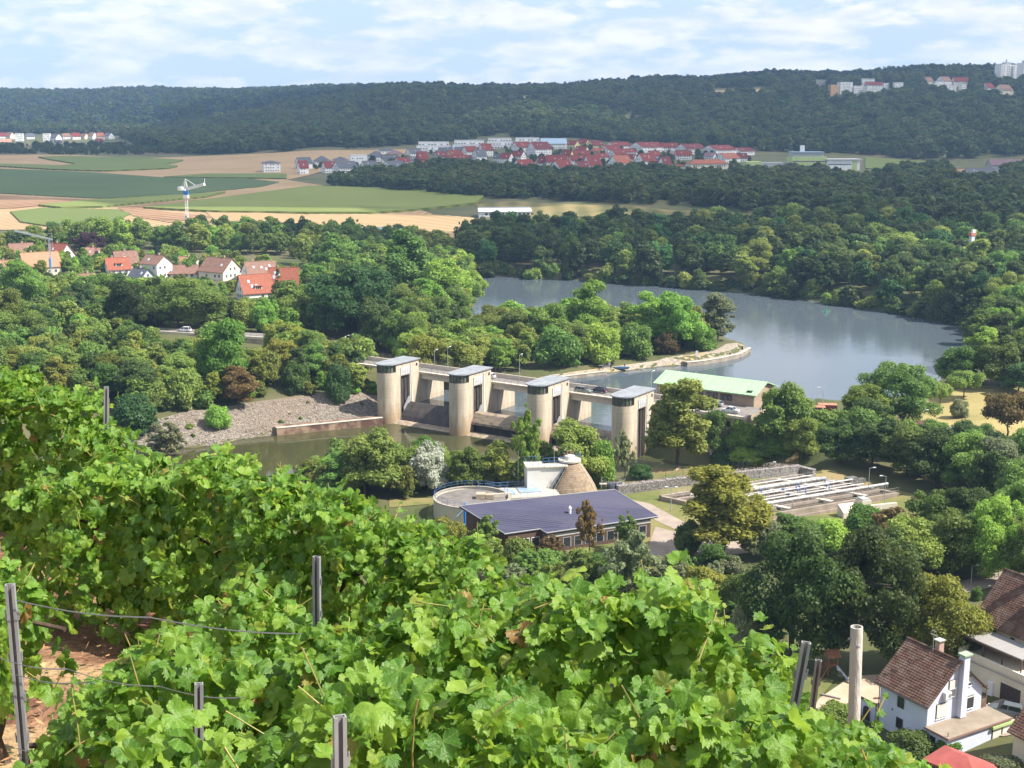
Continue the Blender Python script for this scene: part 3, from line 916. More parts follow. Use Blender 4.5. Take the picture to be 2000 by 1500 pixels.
# houses along the top of the right hill
for x0, x1, vt, vb, st, wl, rf, ex in [(1619,1638,167,187,'B','orange','flat',{}),(1637,1665,162,184,'B','white','flat',{}),(1663,1692,169,183,'B','white','flat',{}),(1678,1708,155,168,'B','white','flat',{}),(1690,1727,161,171,'S','white','red',{}),
      (1690,1723,169,184,'B','white','grey',{}),(1725,1738,163,175,'B','white','flat',{}),(1745,1764,162,175,'B','white','flat',{}),(1803,1825,152,167,'R','cream','brown',{}),(1830,1863,151,169,'R','white','brown',{}),(1861,1893,152,168,'S','white','red',{}),
      (1823,1848,161,173,'B','white','flat',{}),(1841,1868,167,179,'B','white','grey',{}),(1875,1893,166,177,'B','white','flat',{}),(1918,1946,164,182,'R','white','red',{}),(1945,1982,167,188,'R','cream','brown',dict(dormer=2)),(1590,1616,157,168,'B','grey','flat',{})]:
    house_px(x0, x1, vt, vb, st, wl, rf, 'hilltop', group='houses along the top of the right hill', sky_n=0, chim=False, **ex)
def tower(x0, x1, vt, vb, label):
    q = hit((x0 + x1) / 2, vb); s = F / (q.y * CP); L = (x1 - x0) / s * .8; H = (vb - vt) / s
    root = empty('tower_block', (q.x, q.y + 10, q.z), R(24), label, 'tower block')
    b = MB(); b.bb(-L/2, L/2, -8, 8, -8, H); b.build('wall', WALL['white'], root)
    b = MB(); b.bb(-L*.16, L*.2, -4, 4, H, H + 4); b.bb(-1, 1, -1, 1, H + 4, H + 9); b.build('roof_house', WALL['grey'], root)
    for f in range(int(H / 3)):
        for k in range(int(L / 4)):
            if k % 3 == 2: continue
            o = new_obj('window', WIN['wide'], root); o.location = (-L/2 + 2.4 + k * 4, -8.04, f * 3 + .9)
    bl = MB()
    for f in range(int(H / 3)): bl.bb(L*.12, L*.26, -9.2, -8, f * 3, f * 3 + 1.0)
    bl.build('balcony', WALL['grey'], root)
tower(1942, 1992, 127, 158, 'white tower block on the hilltop at the skyline')
tower(1990, 2016, 124, 160, 'cream tower block cut by the right picture edge')
# right middle distance
house_px(1887, 1946, 329, 349, 'S', 'white', 'grey', 'rightmid', label='white farmhouse with dark grey roof on the right slope', sky_n=2)
house_px(1893, 1940, 347, 364, 'S', 'brown', 'flat', 'rightmid', label='dark brown shed with pale flat roof below the farmhouse', sky_n=0, chim=False)
house_px(1930, 2010, 312, 333, 'S', 'grey', 'plum', 'rightmid', label='long low barn with plum brown roof on the right', sky_n=0, chim=False)
house_px(1866, 1893, 331, 347, 'S', 'orange', 'tan', 'rightmid', label='small ochre building left of the white farmhouse', sky_n=0, chim=False)
house_px(1660, 1680, 391, 402, 'F', 'brown', 'red', 'rightmid', label='tiny red hut on the brown slope', sky_n=0, chim=False)
# farm shed on the plain and glasshouse below it
q = hit(985, 424); s = F / (q.y * CP)
root = empty('barn', (q.x, q.y + 8, q.z), R(5), 'long silvery barn beside the stubble field', 'barn')
L = 104 / s; m_s = pm('silver_sheet', (.50, .54, .57), (.6, .63, .66), scale=.4, rough=.5, stretch=(1, 1, 1))
b = MB(); b.extr([(-7, -2), (9, -2), (9, 4.2), (1, 5.6), (1, 5.0), (-7, 3.6)], -L/2, L/2); b.build('wall', m_s, root)
b = MB(); b.extr([(-7.6, 3.5), (1.4, 5.15), (1.4, 5.35), (-7.6, 3.75)][::-1], -L/2 - .4, L/2 + .4); b.extr([(.6, 5.75), (.6, 5.95), (9.6, 4.4), (9.6, 4.15)][::-1], -L/2 - .4, L/2 + .4)
b.build('roof', pm('sheet_roof', (.62, .66, .70), (.72, .75, .78), scale=.3, rough=.4), root)
b = MB()
for i in range(12): b.bb(-L/2 + 4 + i * L / 12.5, -L/2 + 4 + i * L / 12.5 + L / 20, -7.06, -7.0, 1.2, 2.6)
b.build('window_band', glass_m, root)
b = MB(); b.cyl((-L/2 - .05, -3, 3.2), (-L/2 - .1, -3, 3.2), .5, .5, 10); b.build('gable_vent', glass_m, root)
house_px(708, 762, 446, 472, 'S', 'grey', 'bluegrey', 'plainedge', label='low grey building between the trees and the stubble field', sky_n=0, chim=False)
# ------------------------------------------------------------------ the weir
conc = pm('concrete', (.40, .335, .25), (.50, .43, .33), scale=.5, rough=.9, bump=.35, bscale=5, stretch=(1, 1, .35), c3=(.34, .27, .19), s3=.18)
conc_d = pm('concrete_stained', (.20, .155, .11), (.42, .34, .25), scale=.7, rough=.9, bump=.4, bscale=4, stretch=(1, 1, .25))
conc_l = pm('concrete_pale', (.50, .45, .37), (.58, .53, .45), scale=.8, rough=.9, bump=.2, bscale=6)
slate = pm('roof_felt', (.19, .205, .22), (.28, .295, .31), scale=.6, rough=.7)
steel = pm('steel_gate', (.045, .04, .042), (.085, .07, .06), scale=.7, rough=.6, stretch=(1, 1, .3), bump=.2)
steel_t = pm('steel_gate_tan', (.27, .21, .15), (.36, .29, .21), scale=.5, rough=.8, stretch=(1, 1, 3), c3=(.14, .11, .085), s3=.5)
rail_m = pm('galvanised_rail', (.36, .36, .35), rough=.45, metal=.3)
asph = pm('asphalt', (.17, .15, .14), (.23, .21, .19), scale=.8, rough=.95)
kerb_m = pm('kerb_stone', (.52, .45, .37), (.6, .53, .44), scale=1, rough=.9)
lamp_m = pm('lamp_post_metal', (.38, .40, .40), rough=.5, metal=.2)
# waterline staining of the pier noses: darker low down, a real mark on the concrete
def pier_mat():
    m = bpy.data.materials.new('pier_concrete'); m.use_nodes = True
    t = m.node_tree; b = t.nodes['Principled BSDF']; b.inputs['Roughness'].default_value = .9; b.inputs['Specular IOR Level'].default_value = .2
    co = N(t, 'ShaderNodeTexCoord'); sp = N(t, 'ShaderNodeSeparateXYZ'); t.links.new(co.outputs['Object'], sp.inputs[0])
    mp_ = N(t, 'ShaderNodeMapping'); mp_.inputs['Scale'].default_value = (1.6, 1.6, .22); t.links.new(co.outputs['Object'], mp_.inputs[0])
    n = N(t, 'ShaderNodeTexNoise'); n.inputs['Scale'].default_value = .8; n.inputs['Detail'].default_value = 6; t.links.new(mp_.outputs[0], n.inputs['Vector'])
    r = N(t, 'ShaderNodeValToRGB'); r.color_ramp.elements[0].position = .3; r.color_ramp.elements[1].position = .7
    r.color_ramp.elements[0].color = (.38, .315, .235, 1); r.color_ramp.elements[1].color = (.56, .48, .37, 1); t.links.new(n.outputs[0], r.inputs[0])
    ad = N(t, 'ShaderNodeMath', operation='MULTIPLY_ADD'); ad.inputs[1].default_value = 3.6; t.links.new(n.outputs[0], ad.inputs[0]); t.links.new(sp.outputs[2], ad.inputs[2])
    r2 = N(t, 'ShaderNodeMapRange'); r2.inputs['From Min'].default_value = 2.4; r2.inputs['From Max'].default_value = 7.4; r2.inputs['To Min'].default_value = .75; r2.inputs['To Max'].default_value = 0
    t.links.new(ad.outputs[0], r2.inputs['Value'])
    mx = N(t, 'ShaderNodeMixRGB'); mx.inputs[2].default_value = (.27, .18, .09, 1); t.links.new(r2.outputs[0], mx.inputs[0]); t.links.new(r.outputs[0], mx.inputs[1])
    # shuttering joints every 2.4 m
    fr = N(t, 'ShaderNodeMath', operation='PINGPONG'); fr.inputs[1].default_value = 1.2; t.links.new(sp.outputs[2], fr.inputs[0])
    lt = N(t, 'ShaderNodeMath', operation='LESS_THAN'); lt.inputs[1].default_value = .05; t.links.new(fr.outputs[0], lt.inputs[0])
    mj = N(t, 'ShaderNodeMixRGB', blend_type='MULTIPLY'); mj.inputs[2].default_value = (.86, .84, .82, 1); t.links.new(lt.outputs[0], mj.inputs[0]); t.links.new(mx.outputs[0], mj.inputs[1])
    t.links.new(mj.outputs[0], b.inputs['Base Color'])
    bn = N(t, 'ShaderNodeBump'); bn.inputs['Strength'].default_value = .3; bn.inputs['Distance'].default_value = .05
    n2 = N(t, 'ShaderNodeTexNoise'); n2.inputs['Scale'].default_value = 6; t.links.new(co.outputs['Object'], n2.inputs['Vector']); t.links.new(n2.outputs[0], bn.inputs['Height']); t.links.new(bn.outputs[0], b.inputs['Normal'])
    return m
pier_m = pier_mat()
cabin_glass = pm('cabin_glass', (.05, .065, .045), (.17, .19, .14), scale=.9, rough=.12, spec=.7)  # greenish light showing through is painted into the opaque pane colour
PW = 2.6
def nose(r, n=14, back=11.4, off=0.0):
    """outline: round nose at u=0, straight sides back to u=back"""
    pts = []
    for i in range(n + 1):
        t = math.pi + math.pi * i / n
        pts.append((r * math.cos(t), PW + (r) * math.sin(t) - off))
    pts += [(r, back), (-r, back)]
    return pts
ZT = 13.75; ZR = 16.1
def pier(i, label):
    root = empty('weir_pier', W(i * STEP, 0), WROT, label, 'pier', 'round nosed concrete piers of the river weir')
    b = MB()
    # body with gate recess on both sides between u=6.3 and u=9.6
    o = [(p[0], p[1]) for p in nose(PW, 40, 5.3)[:41]]
    o += [(PW, 5.3), (PW - .9, 5.3), (PW - .9, 9.2), (PW, 9.2), (PW, 13.3), (-PW, 13.3), (-PW, 9.2), (-PW + .9, 9.2), (-PW + .9, 5.3), (-PW, 5.3)]
    b.prism(o, -3, ZT - 1.4)
    # coping ring and solid head over the recess
    b.prism([(p[0] * 1.012, p[1]) for p in nose(PW, 24, 13.3)], ZT - 1.4, ZT - 1.25)
    b.bb(-PW, PW, 3.4, 13.3, ZT - 1.25, ZR - .3)
    b.prism(nose(PW - .03, 16, 3.4), ZT - 1.25, ZT - .05)
    # long low part that carries the road and divides the lake
    b.prism([(-PW, 13.32), (PW, 13.32), (PW, 24.5), (0, 26.5), (-PW, 24.5)], -3, 11.54)
    b.build('pier_body', pier_m, root)
    # glazed control cabin round the nose
    c = MB()
    cab = nose(PW - .12, 16, 3.4)
    c.prism(cab, ZT - .05, ZT + .12)
    for k in range(0, 17, 2):
        x, y = cab[k]
        c.cyl((x, y, ZT), (x, y, ZR - .3), .09, .09, 5)
    c.bb(-PW + .05, -PW + .2, 3.2, 3.4, ZT, ZR - .3); c.bb(PW - .2, PW - .05, 3.2, 3.4, ZT, ZR - .3)
    c.build('cabin_frame', dark_frame, root)
    gl = MB()
    gp = nose(PW - .22, 16, 3.35)[:17]
    for k in range(0, 16, 2):
        gq = MB()
        vs = [(*gp[k], ZT + .12), (*gp[k + 1], ZT + .12), (*gp[k + 2], ZT + .12), (*gp[k + 2], ZR - .3), (*gp[k + 1], ZR - .3), (*gp[k], ZR - .3)]
        gq.add(vs, [(0, 1, 4, 5), (1, 2, 3, 4)])
        ins = [(v[0] * .985, v[1] + (PW - v[1]) * .015, v[2]) for v in vs]
        gq.add(ins, [(5, 4, 1, 0), (4, 3, 2, 1)])
        gq.build('pane', cabin_glass, root)
    # overhanging roof
    r = MB(); r.prism([(p[0], p[1]) for p in nose(PW + .38, 24, 13.6)], ZR - .3, ZR - .08); r.prism([(p[0], p[1]) for p in nose(PW + .3, 24, 13.5)], ZR - .08, ZR + .0)
    r.build('roof', slate, root)
    for s in (-1, 1):
        g_ = MB(); g_.bb(s * (PW - .88), s * (PW - .80), 5.4, 9.1, -1, ZT - 1.6); g_.bb(s * (PW - .9), s * (PW - .55), 6.2, 6.5, -1, ZT - 1.6); g_.bb(s * (PW - .9), s * (PW - .55), 7.6, 7.9, -1, ZT - 1.6)
        g_.build('gate_guide', steel, root)
        p_ = MB(); p_.bb(s * (PW + .02), s * (PW + .10), 5.3, 9.3, ZT - 1.2, ZT + .9); p_.bb(s * (PW + .1), s * (PW + .16), 5.3, 9.3, ZT - .28, ZT - .2)
        for k in range(5): p_.bb(s * (PW + .1), s * (PW + .15), 5.3 + k * .95, 5.38 + k * .95, ZT - 1.2, ZT + .75)
        p_.build('hoist_panel', pm('grey_panel', (.42, .42, .42), (.5, .5, .5), scale=.6, rough=.6), root)
        w_ = MB(); w_.bb(s * (PW + .005), s * (PW + .05), 12.0, 12.6, ZT + .35, ZT + 1.15); w_.build('window', glass_m, root)
        d_ = MB(); d_.cyl((s * (PW + .1), 9.9, 4.5), (s * (PW + .1), 9.9, ZT + 1.4), .15, .15, 6); d_.build('drainpipe', pm('white_pipe', (.8, .8, .78), rough=.5), root)
        l_ = MB()
        for k in range(26): l_.bb(s * (PW - .02), s * (PW + .1), 4.9, 5.25, 1.2 + k * .42, 1.28 + k * .42)
        l_.build('ladder', pm('ladder_steel', (.2, .19, .18), rough=.6), root)
    return root
ordn = ['first weir pier, beside the stony left bank', 'second weir pier, left of the silver car on the bridge', 'third weir pier, partly behind a feathery tree', 'fourth weir pier, nearest the green roofed powerhouse']
for i in range(4): pier(i, 'concrete ' + ordn[i])
# three gates
GW0 = PW + .04
def gate(i, m, crest, label, roller):
    root = empty('weir_gate', W(i * STEP, 0), WROT, label, 'weir gate')
    x0, x1 = GW0, STEP - GW0
    b = MB()
    if roller:
        # drum shaped upper leaf over a recessed lower wall
        prof = [(8.7, crest - 3.6), (8.7, crest - 1.0)]
        for k in range(9):
            t = math.pi * (.0 + k / 8 * .75)
            prof.append((6.9 + 1.8 * math.cos(t), crest - 1.0 + 1.0 * math.sin(t)))
        prof += [(4.3, crest - 2.4), (4.3, crest - 3.0), (5.2, crest - 3.1)]
        b.extr(prof[::-1], x0, x1)
        b.build('drum_leaf', m, root)
        l = MB(); l.bb(x0, x1, 6.4, 8.6, -3, crest - 3.1); l.build('lower_leaf', steel, root)
        s_ = MB()
        for k in range(7): s_.bb(x0 + (x1 - x0) * (k + .5) / 7 - .06, x0 + (x1 - x0) * (k + .5) / 7 + .06, 4.22, 4.3, crest - 3.0, crest - 2.4)
        s_.build('stiffener', steel, root)
    else:
        prof = [(8.9, -3), (8.9, crest), (8.5, crest + .05), (7.6, crest - .7), (6.3, crest - 2.0), (5.3, crest - 3.2), (4.8, .6), (6.4, .5), (6.4, -3)]
        b.extr(prof[::-1], x0, x1)
        b.build('gate_leaf', m, root)
        s_ = MB(); s_.cyl((x0 + .35, 8.5, crest + .12), (x0 + .35, 4.9, .8), .09, .09, 6); s_.build('edge_seal', pm('pale_strip', (.5, .5, .5), rough=.5), root)
        for k in range(6):
            s_ = MB(); xx = x0 + (x1 - x0) * (k + .8) / 6.6
            s_.extr([(8.45, crest + .09), (7.55, crest - .64), (6.25, crest - 1.94), (5.25, crest - 3.14), (5.2, crest - 3.2), (6.2, crest - 2.05), (7.5, crest - .75), (8.4, crest - .02)], xx - .05, xx + .05); s_.build('seam_rib', steel, root)
    sill = MB(); sill.extr([(-.2, -3), (4.6, -3), (4.6, .55), (3.2, .5), (1.2, -.4)][::-1], x0, x1); sill.build('sill', conc_d, root)
    sw = MB(); sw.extr([(6.2, crest - 2.8), (9.1, crest - .4), (9.1, crest + 1.5), (8.2, crest + 1.3), (6.2, crest - 1.2)], x0 + .02, x0 + .22); sw.build('side_shield', pm('side_steel', (.26, .25, .26), (.32, .31, .31), scale=.7, rough=.6), root)
gate(0, steel, 4.9, 'dark lowered weir gate between the first and second pier', False)
gate(1, steel_t, 5.5, 'tan drum shaped weir gate between the second and third pier', True)
gate(2, steel_t, 5.5, 'tan drum weir gate hidden behind brown trees, third bay', True)
# road bridge over the weir
bridge = empty('weir_bridge', W(0, 0), WROT, 'concrete road bridge running behind the weir towers', 'bridge')
B0, B1 = -34.0, 75.0
U0, U1 = 13.7, 20.0
b = MB(); b.bb(B0, B1, U0, U1, 11.55, 12.0); b.build('deck', conc, bridge)
b = MB(); b.bb(B0, B1, U0 + 1.1, U1 - .7, 12.004, 12.03); b.build('roadway', asph, bridge)
b = MB(); b.bb(B0, B1, U0, U0 + 1.05, 12.0, 12.14); b.bb(B0, B1, U1 - .4, U1, 12.0, 13.15); b.build('kerb', kerb_m, bridge)
for i in range(3):
    b = MB()
    for u_ in (U0 + .5, U1 - .9): b.extr([(u_, 10.2), (u_ + .6, 10.2), (u_ + .6, 11.55), (u_, 11.55)], i * STEP + PW + .02, (i + 1) * STEP - PW - .02)
    b.build('girder', conc_l, bridge)
b = MB()
for x in np.arange(B0 + .5, B1, 2.0): b.bb(x - .03, x + .03, U0 + .10, U0 + .16, 12.14, 13.15)
for z in (12.45, 12.8, 13.15): b.bb(B0, B1, U0 + .1, U0 + .16, z - .025, z + .025)
b.build('railing', rail_m, bridge)
b = MB()
for x in np.arange(B0 + .5, B1, 3.0): b.bb(x - .035, x + .035, U1 - .24, U1 - .18, 13.15, 14.5)
for z in np.arange(13.3, 14.6, .3): b.bb(B0, B1, U1 - .22, U1 - .20, z - .012, z + .012)
b.build('mesh_railing', pm('rail_brown', (.17, .14, .12), rough=.6), bridge)
def street_lamp(loc, h, rz, label, arm=.9, double=False, group='street lamps'):
    root = empty('street_lamp', loc, rz, label, 'street lamp', group)
    b = MB(); b.cyl((0, 0, -.3), (0, 0, h), .085, .05, 8); b.build('pole', lamp_m, root)
    for s in ((1, -1) if double else (1,)):
        b = MB(); b.cyl((0, 0, h - .05), (s * arm, 0, h + .12), .04, .035, 6); b.build('arm', lamp_m, root)
        b = MB(); b.box((s * (arm + .25), 0, h + .13), (.65, .26, .13), 0, 0, .8); b.build('lamp_head', pm('lamp_head_pale', (.66, .68, .66), rough=.4), root)
    return root
for a, u_, h, lb in ((8.0, 19.2, 6.5, 'street lamp on the bridge behind the first pier'), (3.5, 19.2, 5.2, 'shorter lamp mast left behind the first pier'), (31.5, 19.2, 6.8, 'street lamp on the bridge between second pier and trees'), (70.5, 19.2, 6.6, 'street lamp on the bridge behind the fourth pier'), (-30, 19.5, 5.5, 'lamp at the left end of the weir bridge')):
    street_lamp(W(a, u_, 12.1), h, WROT + R(90), lb)
# red and orange barge crane seen through the second bay
root = empty('work_boat', W(1.75 * STEP, 22, ZU - .3), WROT, 'red work boat with orange deckhouse moored behind the second bay', 'boat')
b = MB(); b.prism([(-1.9, -2.5), (1.9, -2.5), (1.9, 2.8), (0, 5), (-1.9, 2.8)], 0, 1.2); b.build('hull', pm('boat_black', (.03, .03, .03), rough=.5), root)
b = MB(); b.prism([(-2.0, -2.6), (2.0, -2.6), (2.0, 2.9), (0, 5.2), (-2.0, 2.9)], 1.2, 1.6); b.build('gunwale', pm('boat_red', (.35, .04, .03), rough=.5), root)
b = MB(); b.bb(.2, 1.6, -1.8, .6, 1.6, 2.6); b.build('deckhouse', pm('boat_orange', (.8, .22, .04), rough=.5), root)

# ------------------------------------------------------------------ stone bank left of the weir
rip = pm('riprap', (.105, .088, .07), (.27, .235, .19), scale=1.6, rough=.95, bump=1.0, bscale=1.4, detail=6, ramp=(.42, .6), c3=(.18, .14, .10), s3=.06)
drape('stone_bank', [(250,850),(300,822),(420,798),(500,785),(600,772),(690,768),(735,765),(742,828),(640,838),(540,849),(470,857),(425,869),(300,880),(230,885)], rip, .12, 'loose stone slope of the left river bank', res=90)
g = np.random.default_rng(5)
stone = MB(); stone.add([(-.5,-.4,0),(.5,-.45,0),(.55,.4,0),(-.45,.5,0),(-.35,-.25,.5),(.3,-.3,.45),(.35,.25,.55),(-.25,.3,.4)], [(0,3,2,1),(4,5,6,7),(0,1,5,4),(1,2,6,5),(2,3,7,6),(3,0,4,7)])
def scatter_stones(name, poly, n, lo, hi, mat, label, z_off=0.0):
    wp = [tuple(hit(a, b_)[:2]) for a, b_ in poly]
    x0, x1 = min(p[0] for p in wp), max(p[0] for p in wp); y0, y1 = min(p[1] for p in wp), max(p[1] for p in wp)
    V = []; Fq = []
    base = np.array(stone.v); fb = np.array(stone.f)
    k = 0
    while k < n:
        x, y = g.uniform(x0, x1), g.uniform(y0, y1)
        if not pip(x, y, wp): continue
        s = g.uniform(lo, hi); a = g.uniform(0, 6.28)
        ca, sa = math.cos(a), math.sin(a)
        v = base * s * g.uniform(.7, 1.3, (1, 3))
        v = np.stack([v[:, 0] * ca - v[:, 1] * sa + x, v[:, 0] * sa + v[:, 1] * ca + y, v[:, 2] + float(tz(x, y)) - .1 * s + z_off], -1)
        V.append(v); Fq.append(fb + 8 * k); k += 1
    me = mesh_np(name, np.concatenate(V), np.concatenate(Fq), mat)
    return tag(new_obj(name, me), label, None, None, 'stuff')
stm = pm('bank_stone', (.15, .12, .10), (.36, .31, .26), scale=.9, rough=.95, detail=3)
scatter_stones('bank_stones', [(260,852),(300,824),(420,800),(500,788),(600,776),(690,772),(735,768),(742,826),(640,832),(540,845),(470,855),(425,866),(300,878)], 6500, .15, .45, stm, 'loose stones of the left river bank', .1)
# quay wall under the bank, in three stained lengths
def quay(pts, z0, z1, th, mat, name, label, lean=.35):
    root = empty(name, (0, 0, 0), 0, label, 'quay wall')
    for a, b_ in zip(pts[:-1], pts[1:]):
        a = Vector((a[0], a[1], 0)); b_ = Vector((b_[0], b_[1], 0))
        d = (b_ - a).normalized(); nrm = Vector((d.y, -d.x, 0))
        m = MB()
        o = [a + nrm * lean, b_ + nrm * lean, b_ - nrm * th, a - nrm * th]
        t = [a, b_, b_ - nrm * th, a - nrm * th]
        m.add([(q.x, q.y, z0) for q in o] + [(q.x, q.y, z1) for q in t], [(0,3,2,1),(4,5,6,7),(0,1,5,4),(1,2,6,5),(2,3,7,6),(3,0,4,7)])
        m.build('wall_section', mat, root)
        c_ = MB()
        c_.add([(q.x, q.y, z1 + .003) for q in (a + nrm * .12, b_ + nrm * .12, b_ - nrm * .7, a - nrm * .7)] + [(q.x, q.y, z1 + .18) for q in (a + nrm * .12, b_ + nrm * .12, b_ - nrm * .7, a - nrm * .7)], [(0,3,2,1),(4,5,6,7),(0,1,5,4),(1,2,6,5),(2,3,7,6),(3,0,4,7)])
        c_.build('coping', conc_l, root)
qa = P(541, 851, 0); qb = P(748, 830, 0)
qs = [qa.lerp(qb, t)[:2] for t in (0, .22, .48, .74, 1.0)]
qm = pm('rusty_wall', (.10, .055, .04), (.30, .21, .14), scale=.35, rough=.95, bump=.4, bscale=3, ramp=(.4, .6))
quay(qs, -2, 1.9, 3.5, qm, 'quay_wall', 'low dark stained quay wall left of the first pier')
# ------------------------------------------------------------------ island shore: stony beach, quay head, hut, anglers, boat
stb = pm('shore_gravel', (.22, .185, .14), (.38, .33, .27), scale=1.2, rough=.95, bump=.6, bscale=2, c3=(.34, .26, .15), s3=.1)
drape('island_shore', [(1000,748),(1080,732),(1140,724),(1200,716),(1290,703),(1350,693),(1400,683),(1418,672),(1440,670),(1457,677),(1467,686),(1449,697),(1400,707),(1346,713),(1290,716),(1200,727),(1140,735),(1080,741)], stb, .10, 'stony shore of the river island', res=90)
qt = [P(a, b_, ZU)[:2] for a, b_ in ((1342,716),(1375,712.5),(1410,706.5),(1446,698.5),(1466,687))]
quay(qt, ZU - 2, ZU + 1.25, 3.0, pm('quay_stone', (.20, .165, .13), (.34, .29, .23), scale=.6, rough=.95, bump=.5, bscale=2), 'quay_wall', 'stone quay wall at the tip of the island', .25)
qt2 = [P(a, b_, ZU)[:2] for a, b_ in ((1085,743),(1140,736.5),(1185,731))]
quay(qt2, ZU - 2, ZU + .9, 2.5, MATS['quay_stone'], 'quay_wall', 'low stone wall of the island shore behind the bridge cars', .3)
def bollard(px, v, label):
    q = hit(px, v)
    root = empty('bollard', q, 0, label, 'bollard', 'dark bollards on the island quay')
    b = MB(); b.cyl((0, 0, -.2), (0, 0, .95), .28, .24, 10); b.build('post', pm('bollard_iron', (.05, .05, .05), rough=.6), root)
    b = MB(); b.cyl((0, 0, .95), (0, 0, 1.2), .36, .30, 10); b.build('cap', MATS['bollard_iron'], root)
bollard(1450, 683, 'dark bollard on the quay closest to the island tip')
bollard(1426, 696, 'dark bollard on the quay further from the island tip')
q = hit(1360, 712)
root = empty('signal_sign', q, R(20), 'grey signal board on a post at the start of the quay', 'sign')
b = MB(); b.cyl((0, 0, -.3), (0, 0, 4.6), .09, .07, 8); b.build('post', lamp_m, root)
b = MB(); b.bb(-.45, .45, -.12, -.07, 2.6, 4.4); b.build('board', pm('sign_grey', (.45, .44, .42), rough=.6), root)
q = hit(1181, 712)
root = empty('hut', q, R(25), 'small grey hut with slate roof under the island trees', 'hut')
b = MB(); b.extr([(-1.5, -.5), (1.5, -.5), (1.5, 1.8), (0, 2.5), (-1.5, 1.8)], -1.3, 1.3); b.build('wall', pm('hut_wood', (.16, .15, .14), (.24, .22, .2), scale=1), root)
b = MB(); b.extr([(-1.7, 1.68), (-1.7, 1.8), (0, 2.68), (1.7, 1.8), (1.7, 1.68), (0, 2.53)], -1.5, 1.5); b.build('roof', slate, root)
b = MB(); b.bb(-.45, .45, -1.55, -1.5, 0, 1.7); b.build('door', dark_frame, root)
q = hit(1210, 721)
root = empty('rowing_boat', (q.x, q.y, q.z + .12), R(-8), 'blue rowing boat drawn up at the island shore', 'boat')
b = MB(); hp = [(-3.2, 0), (-2.4, -.62), (0, -.8), (2.2, -.6), (3.0, -.5), (3.0, .5), (2.2, .6), (0, .8), (-2.4, .62)]
n_ = len(hp)
b.add([(x * .9, y * .7, 0) for x, y in hp] + [(x, y, .65) for x, y in hp] + [(x * .93, y * .85, .65) for x, y in hp] + [(x * .85, y * .6, .12) for x, y in hp],
      [tuple(range(n_ - 1, -1, -1))] + [(i, (i + 1) % n_, n_ + (i + 1) % n_, n_ + i) for i in range(n_)] + [(n_ + i, n_ + (i + 1) % n_, 2 * n_ + (i + 1) % n_, 2 * n_ + i) for i in range(n_)] + [(2 * n_ + i, 2 * n_ + (i + 1) % n_, 3 * n_ + (i + 1) % n_, 3 * n_ + i) for i in range(n_)] + [tuple(range(3 * n_, 4 * n_))])
b.build('hull', pm('boat_blue', (.10, .20, .36), (.14, .26, .42), scale=1, rough=.5), root)
for x in (-1.2, .6, 2.0):
    b = MB(); b.bb(x - .15, x + .15, -.5, .5, .42, .47); b.build('thwart', pm('boat_wood', (.3, .22, .14), rough=.7), root)
def person(loc, rz, label, cloth, pose='stand'):
    me = bpy.data.meshes.new('body')
    V = [(0,0,.92),(0,0,1.15),(0,0,1.40),(0,0,1.52),(0,.02,1.64),(0,.02,1.74),
         (.17,0,1.40),(.24,-.08,1.14),(.20,-.26,1.02),(-.17,0,1.40),(-.25,-.02,1.13),(-.24,-.08,.88),
         (.10,0,.88),(.11,-.02,.48),(.11,.02,.06),(.11,-.14,.03),(-.10,0,.88),(-.12,.02,.48),(-.13,.04,.06),(-.13,-.12,.03)]
    E_ = [(0,1),(1,2),(2,3),(3,4),(4,5),(2,6),(6,7),(7,8),(2,9),(9,10),(10,11),(0,12),(12,13),(13,14),(14,15),(0,16),(16,17),(17,18),(18,19)]
    rad = [.15,.15,.17,.06,.10,.085,.075,.05,.04,.075,.05,.04,.10,.07,.05,.045,.10,.07,.05,.045]
    me.from_pydata(V, E_, [])
    root = empty('person', loc, rz, label, 'person')
    o = new_obj('body', me, root)
    sk_ = o.modifiers.new('skin', 'SKIN')
    lay = me.skin_vertices[0] if me.skin_vertices else None
    if lay is not None:
        for i, r_ in enumerate(rad): lay.data[i].radius = (r_, r_ * .85)
        lay.data[0].use_root = True
    o.modifiers.new('smooth', 'SUBSURF').levels = 1
    m = bpy.data.materials.new('clothed_body'); m.use_nodes = True
    t = m.node_tree; bb_ = t.nodes['Principled BSDF']; bb_.inputs['Roughness'].default_value = .8
    co = N(t, 'ShaderNodeTexCoord'); sp = N(t, 'ShaderNodeSeparateXYZ'); t.links.new(co.outputs['Object'], sp.inputs[0])
    rr = N(t, 'ShaderNodeValToRGB'); rr.color_ramp.interpolation = 'CONSTANT'
    e = rr.color_ramp.elements; e[0].position = 0; e[0].color = (.05, .05, .07, 1); e[1].position = .47; e[1].color = (*cloth, 1)
    e2 = e.new(.765); e2.color = (.50, .32, .23, 1); e3 = e.new(.86); e3.color = (.06, .04, .03, 1)
    dv = N(t, 'ShaderNodeMath', operation='DIVIDE'); dv.inputs[1].default_value = 2.0; t.links.new(sp.outputs[2], dv.inputs[0]); t.links.new(dv.outputs[0], rr.inputs[0]); t.links.new(rr.outputs[0], bb_.inputs['Base Color'])
    me.materials.append(m)
    return root
q = hit(1193, 723); person((q.x, q.y, q.z + .1), R(160), 'person in dark clothes standing left of the blue boat', (.04, .04, .05))
q = hit(1220, 720); person((q.x, q.y, q.z + .1), R(120), 'person in a blue shirt standing at the bow of the boat', (.06, .10, .30))
q = hit(1177, 727)
root = empty('boat_hoist', q, R(10), 'small pale davit on the island shore beside the anglers', 'davit')
b = MB(); b.cyl((0, 0, -.3), (0, 0, 2.1), .1, .08, 8); b.build('post', lamp_m, root)
